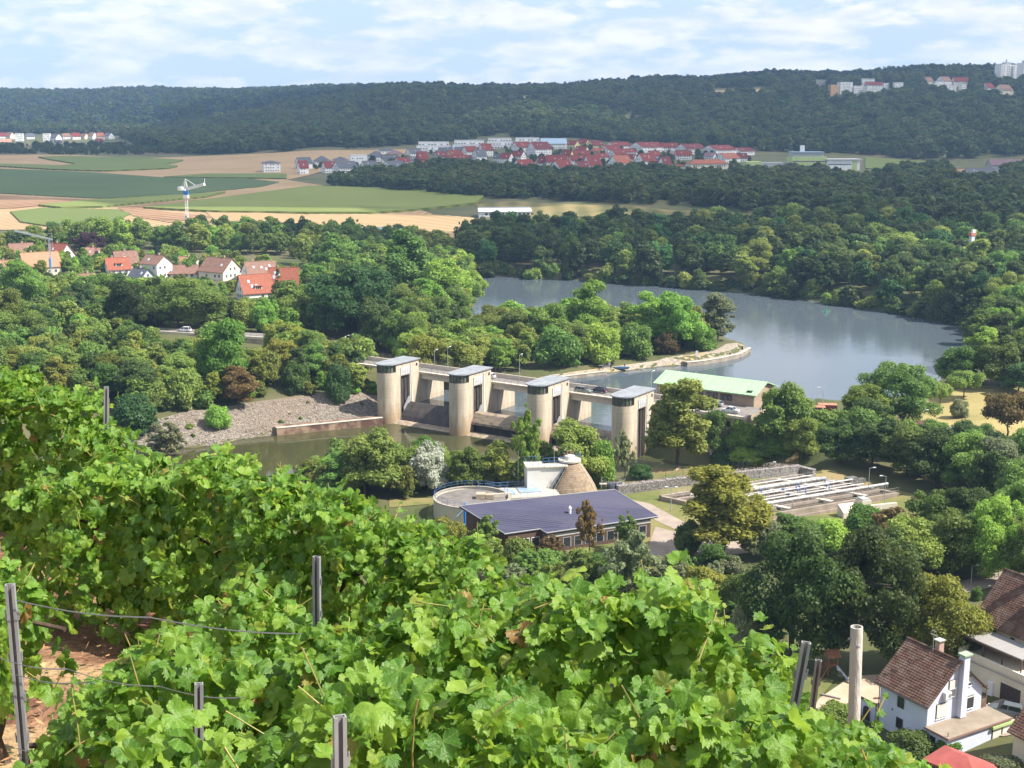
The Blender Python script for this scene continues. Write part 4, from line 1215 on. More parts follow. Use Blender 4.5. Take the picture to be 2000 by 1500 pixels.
b = MB(); b.bb(-1.3, .2, -.08, .08, 2.05, 2.2); b.build('arm', lamp_m, root)
# channel buoy and jetty on the far shore
q = P(1613, 611, ZU)
root = empty('buoy', q, 0, 'small green channel buoy floating on the lake', 'buoy')
b = MB(); b.cyl((0, 0, -.2), (0, 0, .55), .55, .5, 10); b.build('float', pm('buoy_green', (.02, .28, .16), rough=.5), root)
b = MB(); b.cyl((0, 0, .55), (0, 0, 1.7), .32, .05, 8); b.build('cone', MATS['buoy_green'], root)
q = P(1776, 614, ZU)
root = empty('jetty', (q.x, q.y, ZU), R(-14), 'white railed jetty below the trees on the far shore', 'jetty')
b = MB(); b.bb(-3.6, 3.6, -1, 1, .4, .7); b.build('deck', conc_l, root)
b = MB()
for x in np.arange(-3.5, 3.6, 1.0): b.bb(x - .05, x + .05, -1, -.92, .7, 1.8); b.bb(x - .05, x + .05, .92, 1, .7, 1.8)
for yy in (-.96, .96): b.bb(-3.6, 3.6, yy - .04, yy + .04, 1.75, 1.85); b.bb(-3.6, 3.6, yy - .04, yy + .04, 1.2, 1.27)
b.build('railing', pm('white_rail', (.75, .76, .76), rough=.5), root)
b = MB(); b.bb(-3.0, -2.4, -.5, .5, -1.5, .4); b.bb(2.4, 3.0, -.5, .5, -1.5, .4); b.build('float', dark_frame, root)
q = P(1889, 640, ZU)
root = empty('jetty', (q.x, q.y, ZU), R(-30), 'small grey landing stage at the right end of the lake', 'jetty')
b = MB(); b.bb(-2, 2, -.8, .8, .3, .55); b.build('deck', conc_l, root)
b = MB()
for x in (-1.9, -.6, .7, 1.9): b.bb(x - .05, x + .05, -.8, -.72, .55, 1.5)
b.bb(-2, 2, -.8, -.74, 1.45, 1.52); b.build('railing', lamp_m, root)
# ------------------------------------------------------------------ cars
tyre_m = pm('tyre_rubber', (.02, .02, .02), rough=.8)
rim_m = pm('wheel_rim', (.45, .45, .46), rough=.35, metal=.6)
carglass = pm('car_glass', (.015, .018, .022), rough=.05, spec=.8)
lampr = pm('tail_light_red', (.45, .02, .02), rough=.3)
lampw = pm('head_light', (.75, .75, .72), rough=.2)
tyre_b = MB(); tyre_b.cyl((0, -.11, 0), (0, .11, 0), .33, .33, 14); TYRE = tyre_b.mesh('tyre', tyre_m)
rim_b = MB(); rim_b.cyl((0, -.12, 0), (0, .12, 0), .21, .21, 10); RIM = rim_b.mesh('rim', rim_m)
CARS = []
def car(loc, rz, paint, label, kind='hatch', L=4.3, H=1.48):
    root = empty('car', loc, rz, label, 'car', 'cars by the weir and along the road')
    pmn = pm('paint_' + '_'.join('%d' % (c * 100) for c in paint), paint, rough=.25, spec=.6)
    h = L / 2; w_ = .88
    b = MB()
    belt = .92
    # lower body lofted over stations: (x, half width, sill z, top z)
    st = [(-h, .70, .42, .78), (-h + .12, .82, .30, .90), (-h + .75, w_, .22, belt), (0, w_, .20, belt), (h - 1.25, w_, .22, belt - .02), (h - .55, .86, .25, .80), (h - .12, .78, .32, .66), (h, .64, .42, .58)]
    vs = []; fs = []
    for x, ww, z0, z1 in st:
        vs += [(x, -ww * .96, z0), (x, ww * .96, z0), (x, ww, (z0 + z1) / 2 + .05), (x, ww * .93, z1), (x, -ww * .93, z1), (x, -ww, (z0 + z1) / 2 + .05)]
    for i in range(len(st) - 1):
        for k in range(6):
            fs.append((i * 6 + k, i * 6 + (k + 1) % 6, (i + 1) * 6 + (k + 1) % 6, (i + 1) * 6 + k))
    fs.append((5, 4, 3, 2, 1, 0)); q = (len(st) - 1) * 6; fs.append((q, q + 1, q + 2, q + 3, q + 4, q + 5))
    b.add(vs, [f[::-1] for f in fs])
    # roof panel and pillars
    back = -h + (.28 if kind in ('wagon', 'suv', 'hatch') else .95)
    rb = back + (.35 if kind != 'sedan' else .55); rf = .35; wf = h - 1.25
    b.bb(rb, rf, -.62, .62, H - .06, H)
    for s in (-1, 1):
        b.add([(rf, s*.60, H-.05), (rf+.1, s*.64, H-.05), (wf+.06, s*.82, belt-.04), (wf-.06, s*.80, belt-.04)], [(0,1,2,3),(3,2,1,0)])
        b.cyl((rb, s*.60, H-.03), (back, s*.78, belt-.03), .05, .05, 5); b.cyl((rf, s*.60, H-.03), (wf, s*.79, belt-.03), .04, .04, 5)
        b.cyl((-.25, s*.62, H-.03), (-.2, s*.80, belt-.03), .045, .045, 5)
    b.build('body', pmn, root, smooth=False)
    gl = MB()
    lo = [(back, -.78, belt), (wf, -.78, belt), (wf, .78, belt), (back, .78, belt)]
    hi = [(rb, -.585, H-.05), (rf, -.585, H-.05), (rf, .585, H-.05), (rb, .585, H-.05)]
    gl.add(lo + hi, [(0,1,5,4),(1,2,6,5),(2,3,7,6),(3,0,4,7),(4,5,6,7)])
    gl.build('windows', carglass, root)
    for x in (-h + .82, h - .82):
        for s in (-1, 1):
            t = new_obj('wheel', TYRE, root, (x, s * .80, .33))
            new_obj('rim', RIM, t, (0, s * .02, 0))
    for s in (-1, 1):
        l = MB(); l.bb(-h - .015, -h + .15, s*.52, s*.80, .66, .86); l.build('tail_light', lampr, root)
        l = MB(); l.bb(h - .16, h - .02, s*.45, s*.74, .52, .66); l.build('headlight', lampw, root)
    l = MB(); l.bb(-h - .02, -h + .02, -.26, .26, .50, .61); l.build('number_plate', lampw, root)
    return root
car(W(22.6, 17.6, 12.03), WROT + math.pi, (.55, .58, .62), 'silver car just right of the second weir pier', 'hatch')
car(W(53.0, 15.9, 12.03), WROT, (.11, .14, .13), 'grey green estate car on the bridge left of the black one', 'wagon', 4.7, 1.5)
car(W(56.3, 18.0, 12.03), WROT + math.pi, (.015, .015, .03), 'black car with lit tail lamp on the weir bridge', 'suv', 4.5, 1.6)
car(W(-10.0, 17.8, 12.03), WROT, (.10, .12, .16), 'dark blue car half hidden behind the first pier', 'hatch')
car(W(84.2, 16.2, 12.03), WROT + R(5), (.45, .02, .025), 'red car parked before the green roofed powerhouse', 'hatch', 4.1)
car(W(87.2, 20.2, 12.03), WROT + R(172), (.20, .26, .30), 'grey blue car parked close to the powerhouse wall', 'hatch', 4.3)
car(W(93.3, 15.6, 12.03), WROT + math.pi, (.55, .57, .58), 'silver car parked at the right end of the terrace', 'sedan', 4.4)
# ------------------------------------------------------------------ powerhouse
root = empty('powerhouse', W(82.5, 30.5), WROT, 'long powerhouse with pale green copper roof by the lake', 'powerhouse')
brickm = pm('tan_render', (.30, .22, .16), (.38, .29, .21), scale=.6, rough=.9, bump=.2)
green_roof = pm('copper_green', (.27, .43, .25), (.34, .50, .31), scale=.25, rough=.6, stretch=(6, .4, 1))
b = MB(); b.extr([(-6.2, 2), (6.2, 2), (6.2, 14.8), (0, 16.8), (-6.2, 14.8)], -13, 13); b.build('wall', brickm, root)
b = MB()
for s in (-1, 1):
    pr = [(s*7.0, 14.75), (s*7.0, 14.98), (0, 17.2), (0, 16.95)]
    b.extr(pr if s > 0 else pr[::-1], -13.8, 13.8)
rf_ = b.build('roof', green_roof, root)
b = MB()
for x in np.arange(-13.6, 13.7, .9):
    b.extr([(-7.02, 14.96), (-7.02, 15.06), (0, 17.28), (0, 17.18)][::-1], x - .035, x + .035)
b.build('roof_seam', green_roof, rf_)
b = MB(); b.bb(11.0, 12.2, -6.0, -5.0, 15.2, 15.75); b.build('roof_hatch', glass_m, rf_)
for gx in (-7.2, -3.4, .4, 4.2):
    for k in range(3):
        f = MB(); x = gx + k * 1.05
        f.bb(x, x + .98, -6.28, -6.2, 12.75, 14.3); wo_ = f.build('window', dark_frame, root)
        f = MB(); f.bb(x + .08, x + .90, -6.31, -6.28, 12.83, 14.22); f.build('pane', pm('dull_glass', (.06, .065, .06), (.13, .13, .12), scale=.4, rough=.15, spec=.6), wo_)
root = empty('parking_terrace', W(86, 18), WROT, 'concrete terrace carrying the parked cars before the powerhouse', 'terrace')
b = MB(); b.bb(-10.9, 12.5, -5.1, 6.2, 2, 11.98); b.build('base_wall', conc, root)
b = MB(); b.bb(-10.9, 12.5, -4.6, 6.25, 11.984, 12.0); b.build('paving', asph, root)
b = MB(); b.bb(-10.9, 12.6, -5.4, -4.65, 11.5, 12.12); b.build('parapet', kerb_m, root)
b = MB()
for x in np.arange(-10.6, 12.6, 1.7): b.bb(x - .03, x + .03, -5.2, -5.14, 12.12, 13.1)
for z in (12.6, 13.1): b.bb(-10.8, 12.5, -5.2, -5.14, z - .025, z + .025)
b.build('railing', rail_m, root)
for x in (0, 1.8, 4.5, 7.5):
    b = MB(); b.bb(x, x + 1.1, -5.16, -5.08, 9.2, 10.6); b.build('window', glass_m, root)
# containers, barrier and lamp on the spit by the lake
q = P(1592, 815, 9)
for i, (dx, dy, dz, L_, c_, lb) in enumerate([(0, 0, 0, 6, (.12, .035, .11), 'purple container at the lake side beside the big tree'), (4.2, 2.4, 0, 4.5, (.25, .08, .055), 'rusty red container behind the purple one'), (-4.0, 4.6, -1.0, 3.5, (.42, .52, .60), 'pale blue container left of the purple one')]):
    cx_, cy_ = q.x + dx, q.y + dy + 3
    gz_ = max(8.5, float(tz(cx_, cy_)))
    root = empty('container', (cx_, cy_, gz_ + dz), R(-8), lb, 'container')
    cm_ = pm('container_%d' % i, c_, tuple(min(1, v * 1.25) for v in c_), scale=.8, rough=.6)
    b = MB(); b.bb(-L_/2, L_/2, -1.2, 1.2, -1, 2.5); b.build('box', cm_, root)
    b = MB()
    for x in np.arange(-L_/2 + .2, L_/2, .45): b.bb(x, x + .2, -1.25, -1.2, .15, 2.4)
    b.build('rib', cm_, root)
    b = MB(); b.bb(-L_/2 - .03, L_/2 + .03, -1.23, 1.23, 2.5, 2.58); b.build('top_frame', pm('container_top', (.36, .16, .10), (.42, .2, .13), scale=.7, rough=.8), root)
q = P(1573, 815, 9)
root = empty('boom_crane', (q.x, q.y, 8.5), R(12), 'dark post with a yellow boom beside the purple container', 'crane')
b = MB(); b.cyl((0, 0, -1), (0, 0, 5.2), .22, .18, 8); b.build('post', pm('black_post', (.03, .03, .035), rough=.5), root)
b = MB(); b.bb(-4.6, -.1, -.12, .12, 3.0, 3.5); b.build('boom', pm('boom_yellow', (.55, .50, .12), (.6, .55, .16), scale=1, rough=.6), root)
def arc_lamp(px, v, h, label):
    q = hit(px, v)
    root = empty('street_lamp', q, R(180), label, 'street lamp', 'street lamps')
    pts = [(0, 0, -.3), (0, 0, h * .75), (.1, 0, h * .86), (.45, 0, h * .95), (1.0, 0, h)]
    b = MB(); b.tube(pts, .07, 7); b.build('pole', lamp_m, root)
    b = MB(); b.box((1.25, 0, h), (.6, .25, .12)); b.build('lamp_head', MATS['lamp_head_pale'], root)
arc_lamp(1606, 812, 7.2, 'curved lamp standing at the lake edge above the containers')
def lamp_px(px, vt, vb, label, arm=.7, double=False, rz=0.0):
    q = hit(px, vb); s = F / (q.y * CP - (q.z - HC) * SP)
    return street_lamp(q, (vb - vt) / s, rz, label, arm, double)
for px, vt, vb, lb in ((1695, 912, 975, 'street lamp behind the right corner of the basins'), (1727, 928, 990, 'taller lamp at the right end of the long pipes'), (1310, 950, 1000, 'twin lamp at the left corner of the basins'), (1352, 918, 965, 'lamp before the gabion wall left of the lime tree'),
                       (1502, 902, 945, 'lamp on the grass behind the basins'), (1896, 1103, 1145, 'street lamp on the road above the brown roofed house'), (1858, 828, 868, 'lamp at the lower edge of the meadow'), (1800, 800, 850, 'thin lamp above the brown shed roof'),
                       (443, 622, 665, 'lamp beside the road bridge on the left bank'), (676, 655, 700, 'lamp under the big deep green tree'), (1770, 460, 520, 'first lamp above the far bank trees'), (1800, 468, 525, 'second lamp above the far bank trees'), (1825, 475, 530, 'third lamp above the far bank trees'), (1853, 483, 535, 'fourth lamp beside the red and white tower'),
                       (955, 885, 950, 'lamp mast before the riverside trees'), (1057, 885, 925, 'lamp beside the digester stair tower'), (963, 927, 958, 'lamp on the low white tank house')):
    lamp_px(px, vt, vb, lb, double=(px == 1310), rz=R(180) if px in (1727, 1310) else 0.0)
# red and white pylon tower at the right
q = hit(1903, 520); s = F / (q.y * CP)
root = empty('boathouse', (q.x, q.y + 3, q.z), R(20), 'red walled boathouse with pale roof under dark poplars', 'boathouse')
b = MB(); b.bb(-4.5, 4.5, -3, 3, -2, 4.5); b.build('wall', pm('boathouse_red', (.36, .06, .05), (.44, .09, .07), scale=.5), root)
b = MB(); b.extr([(-3.6, 4.3), (-3.6, 4.5), (0, 7), (3.6, 4.5), (3.6, 4.3), (0, 6.7)], -5, 5); b.build('roof', pm('boathouse_roof', (.42, .50, .56), (.5, .57, .62), scale=.5, rough=.5), root)
root = empty('beacon_tower', (q.x + 1.2, q.y + 9, q.z), R(20), 'slim white tower with red band above the red boathouse', 'tower')
b = MB(); b.bb(-.9, .9, -.9, .9, -2, 14); b.build('shaft', pm('tower_white', (.74, .74, .73), rough=.6), root)
b = MB(); b.bb(-1.4, 1.6, -1.1, 1.1, 13.2, 14.6); b.build('head', pm('tower_red', (.5, .2, .14), rough=.6), root)
b = MB(); b.bb(-.2, 1.3, -.6, .6, 14.6, 16); b.build('cabin', MATS['tower_white'], root)

# ------------------------------------------------------------------ treatment works
lawn = pm('lawn', (.085, .115, .026), (.20, .185, .065), scale=.12, rough=.95, detail=7, bump=.4, bscale=1.5, c3=(.26, .20, .09), s3=.05)
meadow = pm('dry_meadow', (.22, .19, .065), (.42, .33, .14), scale=.06, rough=.95, detail=8, bump=.5, bscale=1.2, c3=(.17, .17, .055), s3=.03)
drape('lawn', [(840,975),(1215,952),(1400,935),(1560,918),(1640,925),(1780,965),(1840,985),(1800,1005),(1600,1060),(1450,1070),(1290,1090),(1150,1090),(820,1095)], lawn, .08, 'mown yellow green lawn of the treatment works', res=60)
drape('meadow', [(1760,800),(1790,775),(1850,765),(1905,752),(1960,755),(2060,770),(2060,850),(1960,852),(1900,850),(1800,846),(1765,835)], meadow, .08, 'dry yellow meadow by the lake', res=50)
drape('slope_grass', [(1180,945),(1250,925),(1400,905),(1480,880),(1560,880),(1560,908),(1400,932),(1215,956)], pm('slope_grass', (.055, .105, .025), (.24, .165, .075), scale=.09, rough=.95, detail=7, c3=(.3, .2, .1), s3=.04), .1, 'grassy slope with bare patches above the gabion wall', res=50)
path_m = pm('worn_path', (.34, .25, .16), (.44, .34, .23), scale=.6, rough=.95)
drape('footpath', [(1320,915),(1400,896),(1480,880),(1560,868),(1562,872),(1480,886),(1400,903),(1320,922)], path_m, .16, 'worn path along the top of the slope', res=60)
pave = pm('paving', (.27, .22, .18), (.34, .28, .23), scale=.5, rough=.95)
drape('plant_road', [(1262,1078),(1280,1030),(1345,1045),(1500,1062),(1490,1078),(1390,1090),(1290,1100)], pave, .13, 'paved yard beside the blue roofed building', res=40)
drape('plant_road', [(1225,975),(1270,985),(1350,1028),(1345,1047),(1290,1022),(1215,985)], pave, .13, 'access road to the treatment basins', res=30)
drape('bank_meadow', [(760,975),(1000,962),(1180,944),(1215,953),(1000,975),(840,985),(760,992)], lawn, .1, 'grass strip between the tank and the river trees', res=40)
root = empty('gabion_wall', (0, 0, 0), 0, 'long grey gabion wall of caged stones behind the basins', 'retaining wall')
gab = pm('gabion_stone', (.10, .09, .085), (.34, .31, .29), scale=2.6, rough=.95, bump=1.0, bscale=4, detail=3)
ga = [hit(px, v) for px, v in ((1205, 966), (1300, 953), (1400, 942), (1480, 933), (1562, 925), (1590, 935))]
for a, b_ in zip(ga[:-1], ga[1:]):
    n = max(1, int((b_ - a).length / 2.2))
    for k in range(n):
        p0 = a.lerp(b_, k / n); p1 = a.lerp(b_, (k + 1) / n)
        m = MB(); c = (p0 + p1) / 2
        m.box((c.x, c.y, c.z + .85), ((p1 - p0).length - .05, 1.2, 2.0 + rnd.uniform(-.04, .04)), math.atan2(p1.y - p0.y, p1.x - p0.x))
        m.build('gabion', gab, root)
scatter_stones('gabion_stones', [(1205,962),(1300,949),(1400,938),(1480,929),(1562,921),(1562,925),(1480,933),(1400,942),(1300,953),(1205,967)], 900, .10, .24, stm, 'stones on top of the gabion wall', 1.85)
def fence(pts, h, mat, label, gap=3.0, wires=5):
    root = empty('fence', (0, 0, 0), 0, label, 'fence')
    w_ = MB()
    for a, b_ in zip(pts[:-1], pts[1:]):
        n = max(1, int((b_ - a).length / gap))
        for k in range(n):
            p = a.lerp(b_, k / n)
            m = MB(); m.cyl((p.x, p.y, p.z - .2), (p.x, p.y, p.z + h), .045, .045, 6); m.build('post', mat, root)
        for k in range(wires):
            z = h * (k + .6) / wires
            w_.cyl(a + Vector((0, 0, z)), b_ + Vector((0, 0, z)), .012, .012, 4)
    w_.build('wire_mesh', mat, root)
    return root
fm = pm('fence_green', (.05, .08, .06), rough=.6)
fence([hit(px, v) for px, v in ((1220, 952), (1300, 938), (1400, 922), (1480, 910), (1558, 902))], 2.0, fm, 'green wire fence along the slope above the gabion wall')
fence([hit(px, v) for px, v in ((1865, 1143), (1900, 1138), (1950, 1128), (2010, 1120))], 1.9, pm('fence_dark', (.06, .06, .06), rough=.6), 'dark fence along the road above the brown roofed house')
# blue roofed building
blue = pm('blue_roof', (.042, .041, .078), (.060, .059, .102), scale=.25, rough=.65, stretch=(.4, 3, 1), c3=(.066, .064, .102), s3=.06)
bt = [P(897,988,11.5), P(1200,956,11.5), P(1285,1008,9.0), P(1068,1040,9.0), P(1055,1032,9.0), P(985,1042,9.0)]
root = empty('operations_building', (bt[0] + bt[2]) / 2 * 1.0, 0, 'long building with dull blue pitched roof at the treatment works', 'building')
root.location.z = 4.5
O = root.location.copy()
def loc_(p): return p - O
b = MB(); n_ = len(bt)
b.add([loc_(p) for p in bt] + [loc_(p) + Vector((0, 0, -.35)) for p in bt], [tuple(range(n_ - 1, -1, -1)), tuple(range(n_, 2 * n_))] + [(i, (i + 1) % n_, n_ + (i + 1) % n_, n_ + i) for i in range(n_)])
rf_ = b.build('roof', blue, root)
e1 = (bt[1] - bt[0]); e2 = (bt[2] - bt[1])
up_ = e1.cross(e2).normalized(); up_ = up_ if up_.z > 0 else -up_
b = MB()
for k in range(1, 17):
    t = k / 17
    a = bt[0] + (bt[5] - bt[0]) * t; c = bt[1] + (bt[2] - bt[1]) * t
    b.add([loc_(a) + up_ * .01, loc_(c) + up_ * .01, loc_(c) + up_ * .06 + (bt[1] - bt[2]).normalized() * .12, loc_(a) + up_ * .06 + (bt[0] - bt[5]).normalized() * .12], [(0, 1, 2, 3), (3, 2, 1, 0)])
b.build('roof_course', blue, rf_)
gut = pm('gutter_metal', (.27, .265, .27), rough=.7)
b = MB()
for a, c in ((bt[2], bt[3]), (bt[3], bt[4]), (bt[4], bt[5])):
    b.cyl(loc_(a) + Vector((0, 0, -.1)), loc_(c) + Vector((0, 0, -.1)), .13, .13, 6)
b.build('gutter', gut, root)
b = MB()
for a, c in ((bt[0], bt[1]), (bt[1], bt[2]), (bt[0], bt[5])):
    b.cyl(loc_(a) + Vector((0, 0, .02)), loc_(c) + Vector((0, 0, .02)), .10, .10, 6)
b.build('verge_trim', gut, root)
ctr = sum(bt, Vector()) / n_
wl = [ctr.lerp(p, .93) for p in bt]
b = MB()
b.add([(loc_(p).x, loc_(p).y, -.5) for p in wl] + [(loc_(p).x, loc_(p).y, loc_(p).z - .4) for p in wl], [(i, (i + 1) % n_, n_ + (i + 1) % n_, n_ + i) for i in range(n_)])
b.build('wall', pm('brown_cladding', (.085, .05, .04), (.14, .085, .065), scale=.8, rough=.8, stretch=(6, 6, .3)), root)
def along(a, c, t0, t1, z0, z1, off, mat, name, parent):
    d = (c - a); nrm = Vector((d.y, -d.x, 0)).normalized()
    p = a + d * t0 + nrm * off; q_ = a + d * t1 + nrm * off
    m = MB(); m.add([(p.x, p.y, z0), (q_.x, q_.y, z0), (q_.x, q_.y, z1), (p.x, p.y, z1), (p.x - nrm.x*.08, p.y - nrm.y*.08, z0), (q_.x - nrm.x*.08, q_.y - nrm.y*.08, z0), (q_.x - nrm.x*.08, q_.y - nrm.y*.08, z1), (p.x - nrm.x*.08, p.y - nrm.y*.08, z1)], [(0,1,2,3),(0,4,5,1),(3,2,6,7),(0,3,7,4),(1,5,6,2)])
    return m.build(name, mat, parent)
wlL = [loc_(p) for p in wl]
for i in range(9):
    f = along(wlL[3], wlL[2], .04 + i * .105, .12 + i * .105, 1.2, 3.0, .05, gut, 'window', root)
    along(wlL[3], wlL[2], .05 + i * .105, .11 + i * .105, 1.3, 2.9, .08, glass_m, 'pane', f)
along(wlL[3], wlL[2], .0, 1, 3.35, 3.95, .06, pm('grey_fascia', (.45, .44, .42), (.5, .49, .47), scale=.5), 'fascia', root)
for i in range(3):
    f = along(wlL[5], wlL[4], .1 + i * .3, .35 + i * .3, .4, 3.0, .05, frame_m, 'window', root)
    along(wlL[5], wlL[4], .12 + i * .3, .33 + i * .3, .5, 2.9, .08, glass_m, 'pane', f)
p = loc_(P(1113, 1000, 10.2)); b = MB(); b.cyl(p + Vector((0, 0, -.6)), p + Vector((0, 0, .7)), .28, .24, 10); b.cyl(p + Vector((0, 0, .75)), p + Vector((0, 0, 1.15)), .36, .1, 10); b.build('roof_vent', pm('vent_pale', (.7, .7, .68), rough=.4), rf_)
# blue pipe frame at its left end
root = empty('pipe_frame', P(908, 1030, 6.5), R(20), 'bright blue steel posts with cross braces at the left gable', 'frame')
bm_ = pm('bright_blue', (.02, .16, .50), rough=.5)
for x, z in ((0, 4.6), (2.6, 3.2)):
    b = MB(); b.cyl((x, 0, -2), (x, 0, z), .22, .22, 8); b.build('post', bm_, root)
for a, c in (((0, 0, 3.9), (2.6, 0, .9)), ((-1.6, 0, 2.2), (0, 0, 3.6)), ((0, 0, .6), (2.6, 0, 2.6))):
    b = MB(); b.cyl(a, c, .07, .07, 6); b.build('brace', pm('pale_blue', (.20, .38, .62), rough=.5), root)
# round tank
tcn = P(922, 972, 8.2); tcn = Vector((tcn.x, tcn.y, 4.2))
root = empty('round_tank', tcn, 0, 'round concrete tank with sunken grey top and blue rail', 'tank')
cream_c = pm('cream_concrete', (.44, .405, .33), (.52, .48, .40), scale=.4, rough=.9, stretch=(1, 1, .3))
def ring(b, r0, r1, z0, z1, n=48, m=0):
    vs = []
    for i in range(n):
        t = 2 * math.pi * i / n
        for r_, z in ((r0, z0), (r1, z0), (r1, z1), (r0, z1)): vs.append((r_ * math.cos(t), r_ * math.sin(t), z))
    fs = []
    for i in range(n):
        j = (i + 1) % n
        for k in range(4): fs.append((i*4+k, j*4+k, j*4+(k+1)%4, i*4+(k+1)%4)[::-1])
    b.add(vs, fs, m)
rimt = pm('tank_rim', (.26, .235, .2), (.34, .31, .27), scale=1)
b = MB(); ring(b, 7.1, 7.45, -1.5, 4.1); b.build('tank_wall', cream_c, root)
b = MB(); ring(b, 7.0, 7.55, 4.103, 4.22); b.build('rim', rimt, root)
b = MB(); b.cyl((0, 0, 3.6), (0, 0, 3.9), 7.1, 1.2, 48); b.build('cover', pm('dark_cover', (.13, .115, .105), (.20, .18, .165), scale=.5, rough=.9), root)
b = MB(); b.bb(.8, 2.6, -.9, .9, 3.9, 4.9); b.bb(2.7, 4.2, -.6, .8, 3.9, 4.7); b.build('pump_box', pm('pump_tan', (.34, .27, .19), (.42, .34, .25), scale=1), root)
blue_r = pm('blue_rail', (.07, .15, .31), rough=.6)
def ring_rail(parent, r, z, h, a0, a1, n, mat, name='railing', th=.03):
    b = MB(); pts = []
    for i in range(n + 1):
        t = a0 + (a1 - a0) * i / n
        x, y = r * math.cos(t), r * math.sin(t)
        b.cyl((x, y, z), (x, y, z + h), th, th, 5)
        pts.append((x, y, z + h))
    b.tube(pts, th, 5); b.tube([(x, y, z + h * .5) for x, y, _ in pts], th * .8, 5)
    return b.build(name, mat, parent)
ring_rail(root, 7.3, 4.3, 1.05, R(20), R(280), 22, blue_r)
# low tank house with blue basin tops
root = empty('tank_house', P(985, 972, 7.0), R(12), 'low white tank house with blue railings between tank and stair tower', 'tank house')
root.location.z = 4.2
b = MB(); b.bb(-4.5, 10.5, -2.4, 4.6, -1, 3.2); b.build('wall', cream_c, root)
b = MB(); b.bb(-4.7, 10.7, -2.6, 4.8, 3.2, 3.42); b.build('roof', pm('pale_slab', (.36, .335, .29), (.44, .41, .36), scale=.5), root)
b = MB(); b.bb(-2.5, 2.2, -.4, 3.2, 3.424, 3.6); b.bb(3.2, 7.4, .2, 3.6, 3.424, 3.56); b.build('blue_cover', pm('cover_blue', (.22, .30, .42), (.28, .36, .47), scale=.5, rough=.5), root)
b = MB(); b.bb(-4.2, 1.0, -2.3, -1.9, 3.424, 4.4); b.build('parapet', cream_c, root)
b = MB()
for x in np.arange(-4.4, 10.6, 1.5): b.cyl((x, 4.5, 3.4), (x, 4.5, 4.6), .04, .04, 5)
b.tube([(-4.4, 4.5, 4.6), (10.5, 4.5, 4.6)], .045, 5); b.tube([(-4.4, 4.5, 4.0), (10.5, 4.5, 4.0)], .035, 5); b.tube([(-4.4, 4.5, 4.6), (-4.4, -2.3, 4.6)], .04, 5)
b.build('railing', blue_r, root)
b = MB()
for x in np.arange(1.5, 10.6, 1.3): b.cyl((x, -2.4, 3.4), (x, -2.4, 4.4), .03, .03, 5)
b.tube([(1.5, -2.4, 4.4), (10.5, -2.4, 4.4)], .03, 5); b.build('front_railing', rail_m, root)
# digester: shingled cone
dg = P(1112, 968, 5.0); dg = Vector((dg.x, dg.y, 4.6))
root = empty('digester', dg, 0, 'brown shingled digester cone beside the white stair tower', 'digester')
shing = pm('cone_shingle', (.20, .145, .095), (.33, .25, .17), scale=1.2, rough=.9, bump=.7, bscale=6, stretch=(1, 1, 2.5))
prof = [(6.0, -.5), (5.75, 1.2), (5.2, 2.6), (4.4, 4.1), (3.45, 5.6), (2.5, 6.9), (1.7, 7.9)]
cn = MB()
def r_at(z):
    for (r0, z0), (r1, z1) in zip(prof[:-1], prof[1:]):
        if z <= z1: return r0 + (r1 - r0) * (z - z0) / (z1 - z0)
    return prof[-1][0]
nb_ = 26
for k in range(nb_):
    z0 = -.5 + 8.4 * k / nb_; z1 = -.5 + 8.4 * (k + 1.12) / nb_
    cn.cyl((0, 0, z0), (0, 0, z1), r_at(z0) + .06, r_at(min(z1, 7.9)) - .02, 40, caps=False)
cn.build('cone', shing, root)
b = MB(); b.cyl((0, 0, 7.75), (0, 0, 8.1), 2.3, 2.3, 24); b.build('platform', conc_l, root)
b = MB(); b.cyl((0, 0, 8.1), (0, 0, 8.8), 1.25, 1.05, 18); b.cyl((0, 0, 8.8), (0, 0, 9.1), 1.05, .3, 18); b.build('gas_dome', pm('dome_pale', (.56, .54, .5), rough=.6), root)
b = MB(); b.tube([(-.6, 0, 8.9), (-.6, 0, 9.7), (.6, 0, 9.7), (.6, 0, 9.0)], .13, 6); b.cyl((-1.0, .2, 8.1), (-1.0, .2, 9.2), .3, .3, 8); b.build('gas_pipe', pm('brown_pipe', (.22, .12, .08), rough=.6), root)
ring_rail(root, 2.25, 8.1, 1.1, R(-80), R(150), 12, blue_r)
b = MB(); a1 = R(-25)
b.tube([(r_at(z) * math.cos(a1) * 1.02, r_at(z) * math.sin(a1) * 1.02, z + .1) for z in np.linspace(.5, 7.8, 12)], .05, 5); b.build('lightning_strip', frame_m, root)
# stair tower with outside stair
tw = Vector((dg.x - 6.8, dg.y - 2.4, 4.6))
root = empty('stair_block', tw, R(8), 'white stair block with dark steps leading up to the digester top', 'stair block')
white_c = pm('white_render', (.66, .64, .59), (.74, .72, .67), scale=.4, rough=.9)
b = MB(); b.bb(-2.0, 1.4, -1.4, 2.6, -1, 7.3)
b.extr([(-1.4, 0), (2.6, 0), (2.6, 7.3), (-1.4, 7.3)], 1.4, 1.45)
b.add([(1.45, -1.4, 7.3), (1.45, -1.4, -.2), (1.45, .6, -.2), (1.45, .6, 7.3), (5.6, -1.4, 7.3), (5.6, .6, 7.3)], [(0, 1, 4), (3, 5, 2), (0, 4, 5, 3), (1, 2, 5, 4)])
b.build('wall', white_c, root)
b = MB(); b.bb(-2.2, 1.45, -1.6, 2.8, 7.3, 7.5); b.bb(1.45, 6.2, -1.7, 1.0, 7.3, 7.5); b.build('platform', conc_l, root)
st_ = pm('stair_dark', (.035, .035, .038), rough=.7)
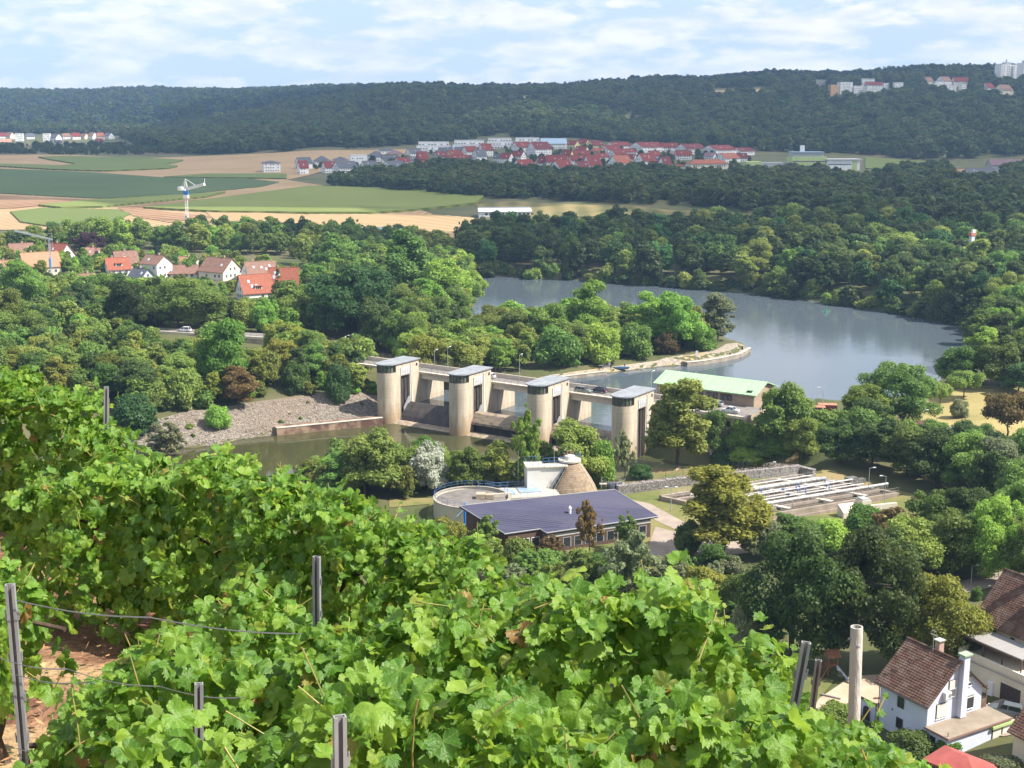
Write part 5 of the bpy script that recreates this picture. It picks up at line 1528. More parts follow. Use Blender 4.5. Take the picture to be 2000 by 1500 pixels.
b = MB(); b.extr([(-2.56, -.15), (-2.50, -.15), (-2.50, .3), (-2.56, .3)], 1.3, 1.31); b.add([(1.2, -2.54, -.3), (5.7, -2.54, 7.1), (5.7, -2.54, 7.45), (1.2, -2.54, .05)], [(0, 1, 2, 3), (3, 2, 1, 0)]); b.build('stringer', st_, root)
for k in range(20):
    t = k / 19
    b = MB(); b.bb(1.5 + 4.0 * t - .16, 1.5 + 4.0 * t + .2, -2.5, -1.46, -.12 + 7.0 * t, .2 + 7.0 * t); b.build('step', st_, root)
b = MB(); b.tube([(1.4, -2.5, -.1), (5.5, -2.5, 7.1)], .09, 5); b.tube([(1.4, -2.5, .9), (5.5, -2.5, 8.1)], .05, 5)
for k in range(7):
    t = k / 6; b.cyl((1.5 + 4 * t, -2.5, .1 + 7 * t), (1.5 + 4 * t, -2.5, 1.0 + 7 * t), .04, .04, 5)
b.build('stair_rail', rail_m, root)
b = MB()
for x in np.arange(-2.1, 6.2, 1.2): b.cyl((x, 2.6 if x < 1.4 else .9, 7.5), (x, 2.6 if x < 1.4 else .9, 8.6), .045, .045, 5); b.cyl((x, -1.5, 7.5), (x, -1.5, 8.6), .045, .045, 5)
b.tube([(-2.1, -1.5, 8.6), (6.2, -1.5, 8.6)], .05, 5); b.tube([(-2.1, -1.5, 8.6), (-2.1, 2.6, 8.6), (1.4, 2.6, 8.6)], .05, 5); b.tube([(1.4, .9, 8.6), (6.2, .9, 8.6)], .05, 5)
b.tube([(-2.1, -1.5, 8.05), (6.2, -1.5, 8.05)], .04, 5); b.build('railing', blue_r, root)
b = MB(); b.bb(-1.0, -.15, -1.45, -1.4, .2, 2.2); b.build('door', pm('door_grey', (.4, .4, .4), rough=.6), root)
for px, vt, vb, lb in ((1081, 870, 905, 'thin lightning mast on the stair block'), (1108, 868, 905, 'thin lightning mast at the digester top'), (1009, 860, 955, 'thin mast behind the low tank house')):
    q = Vector((tw.x + (px - 1045) / 10.0, tw.y + .6, 12.0 if px > 1020 else 5))
    root = empty('mast', q, 0, lb, 'mast'); b = MB(); b.cyl((0, 0, -.2), (0, 0, (vb - vt) / 9.6), .05, .035, 6); b.build('rod', lamp_m, root)
# small round thickener with rail right of the cone
q = P(1198, 957, 6.0); q = Vector((q.x, q.y + 2, 4.6))
root = empty('thickener_tank', q, 0, 'small dark tank with railed platform right of the cone', 'tank')
b = MB(); b.cyl((-.4, -.8, 0), (-.4, -.8, 2.5), .85, .85, 16); b.cyl((1.2, -.6, 0), (1.2, -.6, 2.5), .85, .85, 16); b.build('vessel', pm('vessel_blueblack', (.05, .06, .10), (.09, .1, .14), scale=1, rough=.4), root)
b = MB(); b.bb(-2.6, 2.6, .4, 1.6, 1.8, 1.95); b.build('gangway', conc_l, root)
ring_rail(root, 2.4, 1.9, 1.2, 0, 6.283, 14, rail_m)
b = MB(); b.bb(-2.4, -2.25, -.1, .1, 0, 1.9); b.bb(2.25, 2.4, -.1, .1, 0, 1.9); b.build('stand', lamp_m, root)
# aeration basins
A_, B_, D_ = P(1290, 978, 5.5), P(1560, 936, 5.5), P(1480, 1018, 5.5)
eA = (B_ - A_); eD = (D_ - A_)
eD.z = eA.z = 0
def bp(s, t, z): return Vector((A_.x + eA.x * s + eD.x * t, A_.y + eA.y * s + eD.y * t, z))
def slab(b, s0, s1, t0, t1, z0, z1):
    o = [(s0, t0), (s1, t0), (s1, t1), (s0, t1)]
    area = eA.x * eD.y - eA.y * eD.x
    if area < 0: o = o[::-1]
    b.prism([tuple(bp(s, t, 0)[:2]) for s, t in o], z0, z1)
root = empty('aeration_basins', (0, 0, 0), 0, 'row of aeration basins with long pale pipes and railings', 'basins')
zb = float(tz(*bp(.5, .5, 0)[:2]))
rimc = pm('basin_rim', (.24, .195, .155), (.34, .28, .23), scale=.6, rough=.9)
b = MB(); slab(b, -.02, 1.02, -.03, 1.03, zb - 1.5, zb + .02); b.build('floor_slab', rimc, root)
tl = [0, .165, .33, .5, .665, .83, 1.0]
for t in tl:
    b = MB(); slab(b, 0, 1, t - .018, t + .018, zb + .02, zb + 1.1); b.build('channel_wall', rimc, root)
for s in (0.0, 1.0):
    b = MB(); slab(b, s - .012, s + .012, .018, .982, zb + .02, zb + 1.05); b.build('end_wall', rimc, root)
sew = pm('basin_water', (.05, .037, .025), (.08, .06, .04), scale=.8, rough=.2)
for t0, t1 in zip(tl[:-1], tl[1:]):
    b = MB(); slab(b, .015, .985, t0 + .02, t1 - .02, zb + .02, zb + .62); b.build('basin_water', sew, root)
pipe_m = pm('pale_pipe', (.46, .46, .46), (.54, .54, .53), scale=.5, rough=.4)
for t, r_, s0, s1, z in ((.33, .28, .12, .96, 1.75), (.5, .17, .1, 1.04, 1.7), (.665, .12, .2, 1.0, 1.6), (.80, .26, .05, 1.08, 1.75), (.165, .12, .1, .98, 1.6), (.42, .09, .1, .97, 1.5), (.58, .09, .1, .97, 1.5), (.25, .08, .2, .97, 1.5)):
    b = MB(); b.cyl(bp(s0, t, zb + z), bp(s1, t, zb + z), r_, r_, 12)
    n = int((s1 - s0) * 14)
    for k in range(n + 1):
        s = s0 + (s1 - s0) * k / n
        p = bp(s, t, zb + 1.0); b.cyl(p, p + Vector((0, 0, z - 1.0)), .05, .05, 5)
        if k % 3 == 1:
            p2 = bp(s, t + .05, zb + .7); b.cyl(bp(s, t, zb + z), bp(s, t + .05, zb + z), .06, .06, 5); b.cyl(bp(s, t + .05, zb + z), p2, .06, .06, 5)
    b.build('air_pipe', pipe_m, root)
for t in (-.01, .15, .345, .485, .65, .845, 1.01):
    b = MB(); n = 26
    for k in range(n + 1):
        p = bp(k / n, t, zb + 1.05); b.cyl(p, p + Vector((0, 0, 1.05)), .03, .03, 4)
    for z in (1.55, 2.1): b.cyl(bp(0, t, zb + z), bp(1, t, zb + z), .03, .03, 4)
    b.build('railing', rail_m, root)
b = MB()
for s in (.25, .55, .8): slab(b, s - .015, s + .015, .05, .95, zb + 1.12, zb + 1.22)
b.build('footbridge', conc_l, root)
vm = pm('valve_blue', (.10, .16, .32), rough=.5)
for k in range(16):
    p = bp(rnd.uniform(.2, .95), rnd.choice([.42, .58, .5, .665]), zb + 1.5)
    b = MB(); b.cyl(p, p + Vector((0, 0, .5)), .14, .14, 7); b.cyl(p + Vector((0, 0, .5)), p + Vector((0, 0, .56)), .28, .28, 8); b.build('valve', vm, root)
b = MB()
for k in range(6):
    p = bp(.04 + .012 * k, .1 + .12 * k, zb + 1.0); b.tube([p, p + Vector((.3, 0, .9)), p + Vector((1.2, .3, .9)), p + Vector((1.5, .3, 0))], .06, 5)
b.build('riser_loop', pipe_m, root)
q = P(1685, 1000, 5.5); q.z = float(tz(q.x, q.y))
root = empty('inlet_chamber', q, R(18), 'weathered concrete inlet chamber with sloped wing wall', 'chamber')
b = MB(); b.bb(-1, 1, -1.2, 1.2, -.5, 3.0); b.bb(1.0, 7.5, -.3, .3, -.5, 1.6); b.extr([(-1.2, -.5), (1.0, -.5), (1.0, 2.2), (-1.2, 1.0)], -5, -1); b.build('wall', conc_l, root)
b = MB(); b.bb(-.8, .8, -1, 1, 3.0, 3.25); b.build('cover', lamp_m, root)
q = P(1662, 948, 5.5); q.z = float(tz(q.x, q.y))
root = empty('grey_cabinets', q, R(25), 'dark grey equipment stack at the rear corner of the basins', 'equipment')
b = MB(); b.bb(-1.2, 1.2, -.8, .8, 0, 1.8); b.bb(1.3, 3.4, -.6, .6, 0, 1.2); b.build('cabinet', pm('cabinet_dark', (.10, .095, .09), (.16, .15, .14), scale=1), root)
# shed roof, pipes stack and blue sign by the meadow
q = hit(1808, 845)
root = empty('shed', q, R(15), 'small shed with brown hipped roof at the meadow edge', 'shed')
b = MB(); b.bb(-2, 2, -1.5, 1.5, -1, 2.1); b.build('wall', WALL['cream'], root); hip_roof(4, 3, 2.1, 3.2, .4).build('roof', ROOF['brown'], root)
q = hit(1842, 842)
root = empty('boat_trailer', q, R(12), 'white covered boats lying on the meadow edge', 'boat')
b = MB(); b.prism([(-3.2, -.8), (2.6, -.8), (3.4, 0), (2.6, .8), (-3.2, .8)], .25, .75); b.build('hull', pm('boat_white', (.66, .66, .64), rough=.5), root)
b = MB(); b.extr([(-.7, .75), (.7, .75), (.2, 1.05), (-.2, 1.05)], -3, 2.6); b.build('cover', pm('boat_cover', (.5, .5, .52), rough=.7), root)
b = MB(); b.bb(-2, -1.8, -.7, .7, 0, .25); b.bb(1.4, 1.6, -.7, .7, 0, .25); b.build('trestle', dark_frame, root)
q = hit(1888, 860)
root = empty('planter_rows', q, R(12), 'dark wooden frames stacked in rows below the meadow', 'frames')
for k in range(4):
    b = MB(); b.bb(-4, 5.5, -2 + k * 1.2, -1.5 + k * 1.2, 0, .9 + .12 * k); b.build('frame_row', pm('weathered_wood', (.16, .14, .13), (.26, .23, .21), scale=1.5, stretch=(.3, 2, 2)), root)
q = hit(1872, 868)
root = empty('information_sign', q, R(10), 'small blue sign on a pole below the meadow', 'sign')
b = MB(); b.cyl((0, 0, -.2), (0, 0, 4.2), .05, .05, 6); b.build('pole', lamp_m, root); b = MB(); b.bb(-.35, .35, -.09, -.05, .5, 1.3); b.build('plate', pm('sign_blue', (.03, .14, .45), rough=.5), root)
q = hit(209, 808)
root = empty('switch_cabinet', q, R(8), 'pale grey switch cabinet at the top of the stone bank', 'cabinet')
b = MB(); b.bb(-.7, .7, -.4, .4, -.3, 2.0); b.build('case', pm('cabinet_grey', (.55, .55, .55), rough=.6), root); b = MB(); b.bb(-.75, .75, -.45, .45, 2.0, 2.1); b.build('lid', lamp_m, root)
q = hit(365, 800)
root = empty('barrier_board', q, R(20), 'red and white striped barrier board above the stone bank', 'barrier')
rw = [pm('board_white', (.75, .75, .75), rough=.6), pm('board_red', (.5, .03, .03), rough=.6)]
for k in range(4):
    b = MB(); b.bb(-1.2, 1.2, -.05, .05, .2 + k * .3, .5 + k * .3); b.build('stripe', rw[k % 2], root)
q = hit(593, 768)
root = empty('marker_post', q, 0, 'white kilometre post at the top of the stone bank', 'post')
b = MB(); b.bb(-.14, .14, -.1, .1, -.2, 1.9); b.build('shaft', rw[0], root)
q = hit(1388, 888)
root = empty('marker_post', q, 0, 'white marker post on the path above the slope', 'post'); b = MB(); b.bb(-.16, .16, -.1, .1, -.2, 2.0); b.build('shaft', rw[0], root)
# ------------------------------------------------------------------ road with the white car on the left bank
ra, rb_ = hit(330, 652), hit(505, 672)
ra.z = rb_.z = max(ra.z, rb_.z) + .6
d = (rb_ - ra).normalized()
root = empty('road_bridge', ra, math.atan2(d.y, d.x), 'raised road with pale parapet among the left bank trees', 'bridge')
Lr = (rb_ - ra).length
b = MB(); b.bb(-14, Lr + 10, 0, 7, -2.2, .0); b.build('deck', conc, root)
b = MB(); b.bb(-14, Lr + 10, .5, 6.5, .004, .03); b.build('roadway', asph, root)
b = MB(); b.bb(-14, Lr + 10, -.3, .45, -.6, .18); b.build('kerb', kerb_m, root)
b = MB()
for x in np.arange(-14, Lr + 10, 2): b.bb(x - .03, x + .03, -.1, -.04, .18, 1.1)
for z in (.6, 1.1): b.bb(-14, Lr + 10, -.1, -.04, z - .025, z + .025)
b.build('railing', rail_m, root)
qc = hit(352, 645)
def on_road(t, off): return ra + d * t + Vector((-d.y, d.x, 0)) * off + Vector((0, 0, .03))
car(on_road(4.5, 2.2), math.atan2(d.y, d.x) + math.pi, (.72, .73, .75), 'white estate car on the raised road among left bank trees', 'suv', 4.7, 1.65)
car(on_road(11, 4.6), math.atan2(d.y, d.x), (.03, .03, .035), 'dark car behind the white one on the raised road', 'hatch')
# ------------------------------------------------------------------ cranes
def lattice(b, p0, p1, w_, n, r=.07):
    p0 = Vector(p0); p1 = Vector(p1); d = (p1 - p0).normalized(); a = d.orthogonal().normalized(); c = d.cross(a)
    cr = [a * w_ + c * w_, a * w_ - c * w_, -a * w_ - c * w_, -a * w_ + c * w_]
    for o in cr: b.cyl(p0 + o, p1 + o, r, r, 5)
    for k in range(n):
        q0 = p0.lerp(p1, k / n); q1 = p0.lerp(p1, (k + 1) / n)
        for i in range(4):
            b.cyl(q0 + cr[i], q1 + cr[(i + 1) % 4], r * .6, r * .6, 4)
            b.cyl(q0 + cr[i], q0 + cr[(i + 1) % 4], r * .6, r * .6, 4)
cw = pm('crane_white', (.78, .78, .77), rough=.45)
q = hit(366, 432); s = F / (q.y * CP)
root = empty('tower_crane', q, R(-25), 'white tower crane with blue cab standing in the fields', 'crane')
H = 60 / s
b = MB(); lattice(b, (0, 0, -3), (0, 0, H * .75), .75, 9, .10); b.build('mast', cw, root)
b = MB(); b.cyl((0, 0, H * .75), (0, 0, H * .78), 1.9, 1.9, 12); b.bb(-1.3, 1.3, -1.3, 1.3, H * .78, H * .86); b.build('slewing_ring', cw, root)
b = MB(); b.bb(-1.3, 1.3, -1.3, 1.3, H * .87, H * .99); b.build('cab', bm_, root)
b = MB(); b.extr([(-.8, 0), (.8, 0), (.8, 1.8), (-.8, 1.8)], 1, 15.5); bo = b.build('jib', pm('jib_panel', (.60, .62, .62), (.68, .7, .7), scale=.4, rough=.5), root); bo.location = (0, 0, H * 1.0); bo.rotation_euler = (0, -R(13), 0)
b = MB(); b.cyl((15, 0, 4.9), (15.3, 0, 7.2), .2, .16, 6); bb2 = b.build('jib_tip', cw, root); bb2.location = (0, 0, H * 1.0 + .6)
b = MB(); b.bb(-5.5, -1, -1.0, 1.0, H * 1.0, H * 1.0 + .8); b.bb(-5.5, -2.8, -1.2, 1.2, H * 1.0 + .2, H * 1.0 + 2.4); b.build('counter_jib', cw, root)
b = MB()
top = Vector((0, 0, H * 1.0 + 7.5))
for x, y in ((-1.2, -.6), (-1.2, .6), (1.4, -.6), (1.4, .6)): b.cyl((x, y, H * 1.0 + .6), top, .16, .13, 6)
b.cyl(top, (-3.2, 0, H + 2.2), .1, .1, 5); b.cyl(top, (8, 0, H + 3.4), .12, .12, 5); b.build('tower_head', cw, root)
b = MB(); b.bb(-.95, .95, -1.05, -.98, 1.5, 4.0); b.build('base_panel', cw, root); b = MB(); b.bb(-.6, .6, -1.1, -1.06, 2.2, 3.3); b.build('base_sign', bm_, root)
q = hit(101, 542); s = F / (q.y * CP)
root = empty('building_crane', q, R(-12), 'grey slewing crane with long jib over the village roofs', 'crane')
gm = pm('crane_grey', (.42, .44, .46), rough=.5)
Hc = 76 / s
b = MB(); lattice(b, (0, 0, -1), (0, 0, Hc), .35, 16, .07); b.build('mast', gm, root)
b = MB(); lattice(b, (1.5, 0, Hc), (-16.5, 0, Hc + 3.5), .35, 14, .06); b.build('jib', gm, root)
b = MB(); b.tube([(0, 0, Hc), (1.6, 0, Hc + 2.6), (-7, 0, Hc + 1.8)], .06, 5); b.tube([(1.6, 0, Hc + 2.6), (1.0, 0, 1)], .05, 5); b.build('stay', gm, root)
b = MB(); b.bb(-1.5, 1.5, -1.2, 1.2, -.6, 1.6); b.build('ballast', conc, root)
b = MB(); b.bb(-.5, .5, -.5, .5, 4.5, 8.5); b.build('climbing_frame', pm('pale_blue', (.2, .38, .62)), root)
q = P(1045, 742, 0)
# ------------------------------------------------------------------ houses at the lower right
tile = pm('roof_tile', (.085, .044, .031), (.15, .082, .058), scale=1.6, rough=.85, bump=.5, bscale=8, c3=(.17, .115, .09), s3=.7, stretch=(1, 1, 1))
ROOF['tile'] = tile
lilac = WALL['lilac']
ld = Vector((-0.5, 0.866, 0)); gd_ = Vector((0.866, 0.5, 0)); HR = R(-60)
def tiled_roof(parent, L, Wd, eave, ridge, over=.55, courses=20, mat=tile):
    """each course of tiles is a part of its own, overlapping the one below"""
    root = gable_roof(L, Wd, eave, ridge, over, .06).build('roof', mat, parent)
    s_ = (ridge - eave) / (Wd / 2); e = Wd / 2 + over; ze = eave - over * s_
    for s in (-1, 1):
        for k in range(courses):
            t0 = k / courses; t1 = min((k + 1.2) / courses, 1)
            y0 = e * (1 - t0); z0 = ze + (ridge - ze) * t0 + .14; y1 = e * (1 - t1); z1 = ze + (ridge - ze) * t1 + .07
            b = MB(); n = int((L + 2 * over) / .42)
            xs_ = np.linspace(-L/2 - over, L/2 + over, 2 * n + 1)
            vs = []; fs = []
            for j, x in enumerate(xs_):
                dz = (.035 if j % 2 else -.015) + rnd.uniform(-.012, .012)
                vs += [(x, s*y0, z0 + dz), (x, s*y1, z1 + dz), (x, s*y0, z0 + dz - .10)]
            for j in range(len(xs_) - 1):
                a, c = 3*j, 3*(j+1)
                q1, q2 = (a, c, c+1, a+1), (a+2, c+2, c, a)
                fs += [q1, q2] if s < 0 else [q1[::-1], q2[::-1]]
            b.add(vs, fs); b.build('tile_course', mat, root)
    b = MB()
    n = int((L + 2 * over) / .4)
    for k in range(n):
        x = -L/2 - over + (k + .5) * (L + 2 * over) / n
        b.cyl((x - .2, 0, ridge + .12), (x + .22, 0, ridge + .15), .13, .15, 7)
    b.build('ridge_tiles', mat, root)
    return root
def win(parent, loc, rz, wm, label=None):
    o = new_obj('window', wm, parent, loc, rz); return o
DW = window_mesh('window', 1.0, 1.35, dark_frame, 1)
def shutter_window(parent, loc, rz, w_, h_, drop):
    b = MB(); b.bb(-w_/2 - .06, w_/2 + .06, -.05, .06, -.06, h_ + .06); fr = b.build('window', dark_frame, parent, loc, rz)
    b = MB(); b.bb(-w_/2, w_/2, -.075, -.05, 0, h_); b.build('pane', glass_m, fr)
    n = max(2, int(h_ * drop / .12))
    for k in range(n):
        b = MB(); z1 = h_ - k * (h_ * drop) / n; b.bb(-w_/2, w_/2, -.105, -.08, z1 - h_ * drop / n + .012, z1); b.build('shutter_slat', shutter_m, fr)
    b = MB(); b.bb(-w_/2 - .12, w_/2 + .12, -.16, .05, -.13, -.062); b.build('sill', frame_m, fr)
    return fr
hB = P(1812, 1372, 13)
ctr = hB + ld * 3.7 + gd_ * 4.7
gz = 7.0
root = empty('white_house', (ctr.x, ctr.y, gz), HR, 'bluish white house with brown tiled roof and tall chimney breast', 'house')
L_, W_ = 7.4, 9.2
gable_wall(L_, W_, 6.0, 10.1, -1.5).build('wall', lilac, root)
ro = tiled_roof(root, L_, W_, 6.0, 10.1)
b = MB(); b.bb(-.35, .35, .55, 1.35, 8.6, 11.0); ch = b.build('chimney', pm('brick_chimney', (.40, .27, .22), (.50, .36, .30), scale=3), ro)
b = MB(); b.bb(-.5, .5, .42, 1.48, 11.15, 11.3); b.cyl((-.3, .6, 11.0), (-.3, .6, 11.15), .04, .04, 5); b.cyl((.3, 1.3, 11.0), (.3, 1.3, 11.15), .04, .04, 5); b.build('chimney_cap', pm('bright_sheet', (.85, .86, .88), rough=.15, metal=.9), ch)
b = MB(); b.cyl((.2, -.4, 10.2), (.2, -.4, 13.0), .04, .03, 5); b.bb(-.3, .7, -.43, -.37, 12.2, 12.28); b.bb(-.1, .5, -.43, -.37, 12.7, 12.76); b.build('antenna', lamp_m, ro)
b = MB(); b.bb(L_/2 + .002, L_/2 + .75, .25, 1.2, 3.1, 10.9); cb = b.build('chimney_breast', lilac, root)
b = MB(); b.bb(L_/2 - .15, L_/2 + .95, .05, 1.4, 10.9, 11.1); b.build('chimney_cap', pm('green_copper', (.30, .42, .26), rough=.6), cb)
# gable windows (local +x side)
gx = L_/2 + .02
shutter_window(root, (gx, -.75, 5.9), R(90), 1.05, 2.0, .62)
b = MB()
for k in range(9): b.cyl((gx + .22, -1.3 + k * .14, 5.9), (gx + .22, -1.3 + k * .14, 6.9), .018, .018, 4)
b.tube([(gx + .22, -1.32, 6.9), (gx + .22, -.15, 6.9)], .03, 5); b.build('balustrade', pm('rail_pale_grey', (.5, .5, .5), rough=.5), root)
shutter_window(root, (gx, 1.95, 6.6), R(90), .95, 1.1, .75)
shutter_window(root, (gx, -2.3, 3.55), R(90), 1.7, 1.75, .97)
fr = shutter_window(root, (gx, 2.4, 3.6), R(90), 1.5, 1.5, .1)
b = MB(); b.bb(gx, gx + .55, -2.3, -1.35, 5.95, 6.75); ac = b.build('air_conditioner', pm('ac_white', (.7, .7, .68), rough=.5), root)
b = MB(); b.cyl((gx + .552, -1.65, 6.35), (gx + .57, -1.65, 6.35), .27, .27, 14); b.build('fan_grille', pm('ac_grille', (.25, .25, .25), rough=.6), ac)
# long side (local -y)
for x, z in ((-.4, 3.6), (-.4, .9)):
    o = win(root, (x, -W_/2 - .03, z), 0, DW)
b = MB(); b.bb(3.0, 3.7, -W_/2 - .06, -W_/2 - .005, 0, 2.1); b.build('door', dark_frame, root)
b = MB(); b.cyl((-1.6, -W_/2 - .1, 2.9), (-1.6, -W_/2 + .02, 2.9), .1, .1, 8); b.build('wall_vent', dark_frame, root)
b = MB(); b.cyl((-L_/2 - .05, -W_/2 - .12, 0), (-L_/2 - .05, -W_/2 - .12, 5.7), .06, .06, 6); b.build('drainpipe', dark_frame, root)
b = MB(); b.cyl((-L_/2 - .5, -W_/2 - .62, 5.52), (L_/2 + .5, -W_/2 - .62, 5.52), .1, .1, 6); b.build('gutter', dark_frame, root)
# annex with flat roof
ax0, ax1, ay0, ay1 = L_/2 + .004, L_/2 + 3.3, -W_/2 - .1, W_/2 + 1.0
b = MB(); b.bb(ax0, ax1, ay0, ay1, -1.5, 2.75); an = b.build('annex_wall', lilac, root)
b = MB(); b.bb(ax0, ax1 + .3, ay0 - .3, ay1 + .3, 2.75, 3.0); b.build('annex_roof', pm('felt_tan', (.22, .18, .13), (.30, .25, .19), scale=.5, rough=.95), an)
b = MB(); b.bb(ax1 + .3, ax1 + .36, ay0 - .36, ay1 + .36, 2.8, 3.06); b.bb(ax0, ax1 + .3, ay0 - .36, ay0 - .3, 2.8, 3.06); b.build('roof_edge', pm('edge_brown', (.26, .16, .13), rough=.7), an)
b = MB(); b.bb(ax1 + .002, ax1 + .04, ay0, ay1, -1.5, .35); b.build('plinth', pm('plinth_violet', (.42, .42, .66), (.48, .48, .7), scale=.8), an)
for y in (3.6, 5.3): shutter_window(an, (ax1 + .02, y, .62), R(90), 1.45, 1.55, 1.0 if y < 4 else .72)
b = MB(); b.bb(ax1 + .02, ax1 + .42, 2.5, 6.3, 2.3, 2.62); b.build('awning_box', pm('awning_lime', (.40, .52, .22), rough=.6), an)
for y in (3.8, 5.4):
    b = MB(); b.bb(ax1 + .045, ax1 + .08, y - .35, y + .35, -.6, -.05); b.build('cellar_window', glass_m, an)
for x in (L_/2 + 1.1, L_/2 + 2.5):
    b = MB(); b.bb(x - .4, x + .4, ay0 - .05, ay0 - .004, 1.2 if x < L_/2 + 2 else 1.5, 2.2); b.build('window', glass_m, an)
b = MB(); b.cyl((ax1 - .2, ay0 + .2, 3.0), (ax1 - .2, ay0 + .2, 3.5), .06, .06, 6); b.build('vent_pipe', gut, an)
# balcony at the right side
b = MB(); b.bb(L_/2 - 4, L_/2 - .4, W_/2 + .005, W_/2 + 1.5, 2.6, 2.8)
for x in (L_/2 - 4, L_/2 - 2.2, L_/2 - .5): b.bb(x, x + .1, W_/2 + 1.4, W_/2 + 1.5, 2.8, 5.6)
for z in np.arange(2.9, 3.8, .2): b.bb(L_/2 - 4, L_/2 - .4, W_/2 + 1.45, W_/2 + 1.5, z, z + .15); b.bb(L_/2 - .45, L_/2 - .4, W_/2 + .01, W_/2 + 1.44, z, z + .15)
b.build('balcony', pm('balcony_wood', (.14, .09, .065), (.2, .13, .09), scale=2), root)
# garden wall with arched door on the left
gw0 = ctr - ld * -3.7 - gd_ * 4.9
root = empty('garden_wall', (gw0.x, gw0.y, gz), HR + R(180), 'white garden wall with dark arched door joining the white house', 'garden wall')
b = MB(); b.bb(.3, 3.4, -.15, .15, -1.5, 2.4); b.build('wall', lilac, root)
b = MB(); b.bb(.25, 3.45, -.22, .22, 2.4, 2.52); b.build('coping', tile, root)
for s in (-1, 1):
    b = MB(); pr = [(-.6, 0)] + [(-.6 * math.cos(math.pi * k / 10), 1.25 + .6 * math.sin(math.pi * k / 10)) for k in range(11)] + [(.6, 0)]
    b.add([(1.6 + x, s * .17, z) for x, z in pr] + [(1.6 + x, s * .155, z) for x, z in pr], [tuple(range(13)) if s > 0 else tuple(range(12, -1, -1))]); b.build('arched_door', dark_frame, root)
# second house with dormer, terrace and garage
e0 = P(1911, 1206, 14.6)
c2 = e0 - ld * 6.2 + gd_ * 5.2
root = empty('tiled_house', (c2.x, c2.y, 8), HR, 'cream house with steep brown tiled roof, dormer and garage terrace', 'house')
L2, W2, E2, R2 = 12.5, 10.4, 6.8, 12.2
wm_ = WALL['cream']
gable_wall(L2, W2, E2, R2, -2).build('wall', wm_, root)
ro = tiled_roof(root, L2, W2, E2, R2, .55, 26)
b = MB(); b.bb(-2.6, -1.7, -1.1, -.3, 10.2, 13.3); b.bb(-2.7, -1.6, -1.2, -.2, 13.3, 13.42); b.build('chimney', WALL['cream'], ro)
dz = E2 + 1.6; dy = -W2/2 + 1.6
b = MB(); b.bb(.2, 4.2, dy, -.2, dz - .6, dz + 1.6); do = b.build('dormer', WALL['white'], root)
b = MB(); b.extr([(dy - .7, dz + 1.45), (dy - .7, dz + 1.65), (-.2, R2 - .4), (-.2, R2 - .6)][::-1], -.3, 4.7); b.build('dormer_roof', tile, do)
b = MB(); b.bb(1.2, 2.4, dy - .04, dy - .004, dz - .1, dz + 1.35); b.build('window', glass_m, do)
b = MB(); b.bb(3.5, 3.9, dy - .04, dy - .004, dz + .1, dz + 1.2); b.build('window', glass_m, do)
for x, w_ in ((-3.8, 1.1), (-.6, .5), (1.8, .45)):
    b = MB(); b.bb(x - w_/2 - .08, x + w_/2 + .08, -W2/2 - .05, -W2/2 - .003, 4.3, 5.75); f = b.build('window', dark_frame, root)
    b = MB(); b.bb(x - w_/2, x - .05, -W2/2 - .07, -W2/2 - .05, 4.38, 5.67); b.bb(x + .05, x + w_/2, -W2/2 - .07, -W2/2 - .05, 4.38, 5.67); b.build('pane', glass_m, f)
b = MB(); b.bb(-4.6, 7, -W2/2 - 5.2, -W2/2 - .004, -2, 3.3); te = b.build('terrace_block', wm_, root)
b = MB(); b.bb(-4.7, 7, -W2/2 - 5.3, -W2/2 - 5.05, 3.3, 4.1); b.bb(-4.7, -4.45, -W2/2 - 5.05, -W2/2, 3.3, 4.1); b.build('parapet', wm_, te)
b = MB(); b.bb(-4.8, 7, -W2/2 - 5.36, -W2/2 - 5.0 - .31, 2.85, 3.0); b.build('string_course', pm('grey_band', (.36, .35, .35), rough=.8), te)
b = MB(); b.bb(-4.9, 4.5, -W2/2 - 4.6, -W2/2 - .4, 5.55, 5.72); b.build('awning_roof', pm('awning_grey', (.26, .245, .24), (.31, .295, .285), scale=1, rough=.8, stretch=(6, .3, 1)), te)
b = MB()
for x in (-4.7, -1.6, 1.4, 4.3): b.bb(x, x + .14, -W2/2 - 4.5, -W2/2 - 4.36, 3.3, 5.55)
b.bb(-4.8, 4.5, -W2/2 - 4.62, -W2/2 - 4.46, 5.35, 5.55); b.build('awning_post', pm('brown_post', (.13, .075, .055), rough=.7), te)
b = MB(); b.bb(4.4, 7, -W2/2 - 5.0, -W2/2 - .1, 3.304, 3.34); b.build('terrace_floor', MATS['brown_post'], te)
b = MB(); b.bb(2.2, 5.2, -W2/2 - 5.26, -W2/2 - 5.204, -1, 1.9); b.build('garage_door', pm('garage_dark', (.05, .04, .04), (.08, .06, .05), scale=2, stretch=(5, 5, 1)), te)
b = MB(); b.bb(.4, 1.2, -W2/2 - 5.5, -W2/2 - 5.204, -1, 1.4); b.build('meter_box', WALL['white'], te)
# corner of a third house at the right edge
c3 = P(1966, 1432, 12.0); c3 = c3 - ld * 5.0 + gd_ * 4.6
root = empty('cream_house', (c3.x, c3.y, 7.0), HR, 'cream house with brown tiled roof cut by the right edge', 'house')
gable_wall(9, 8, 5.6, 9.2, -2).build('wall', wm_, root); tiled_roof(root, 9, 8, 5.6, 9.2, .55, 18)
for x in (-2.2, 1.2): win(root, (x, -4.03, 1.2), 0, WIN['std'])
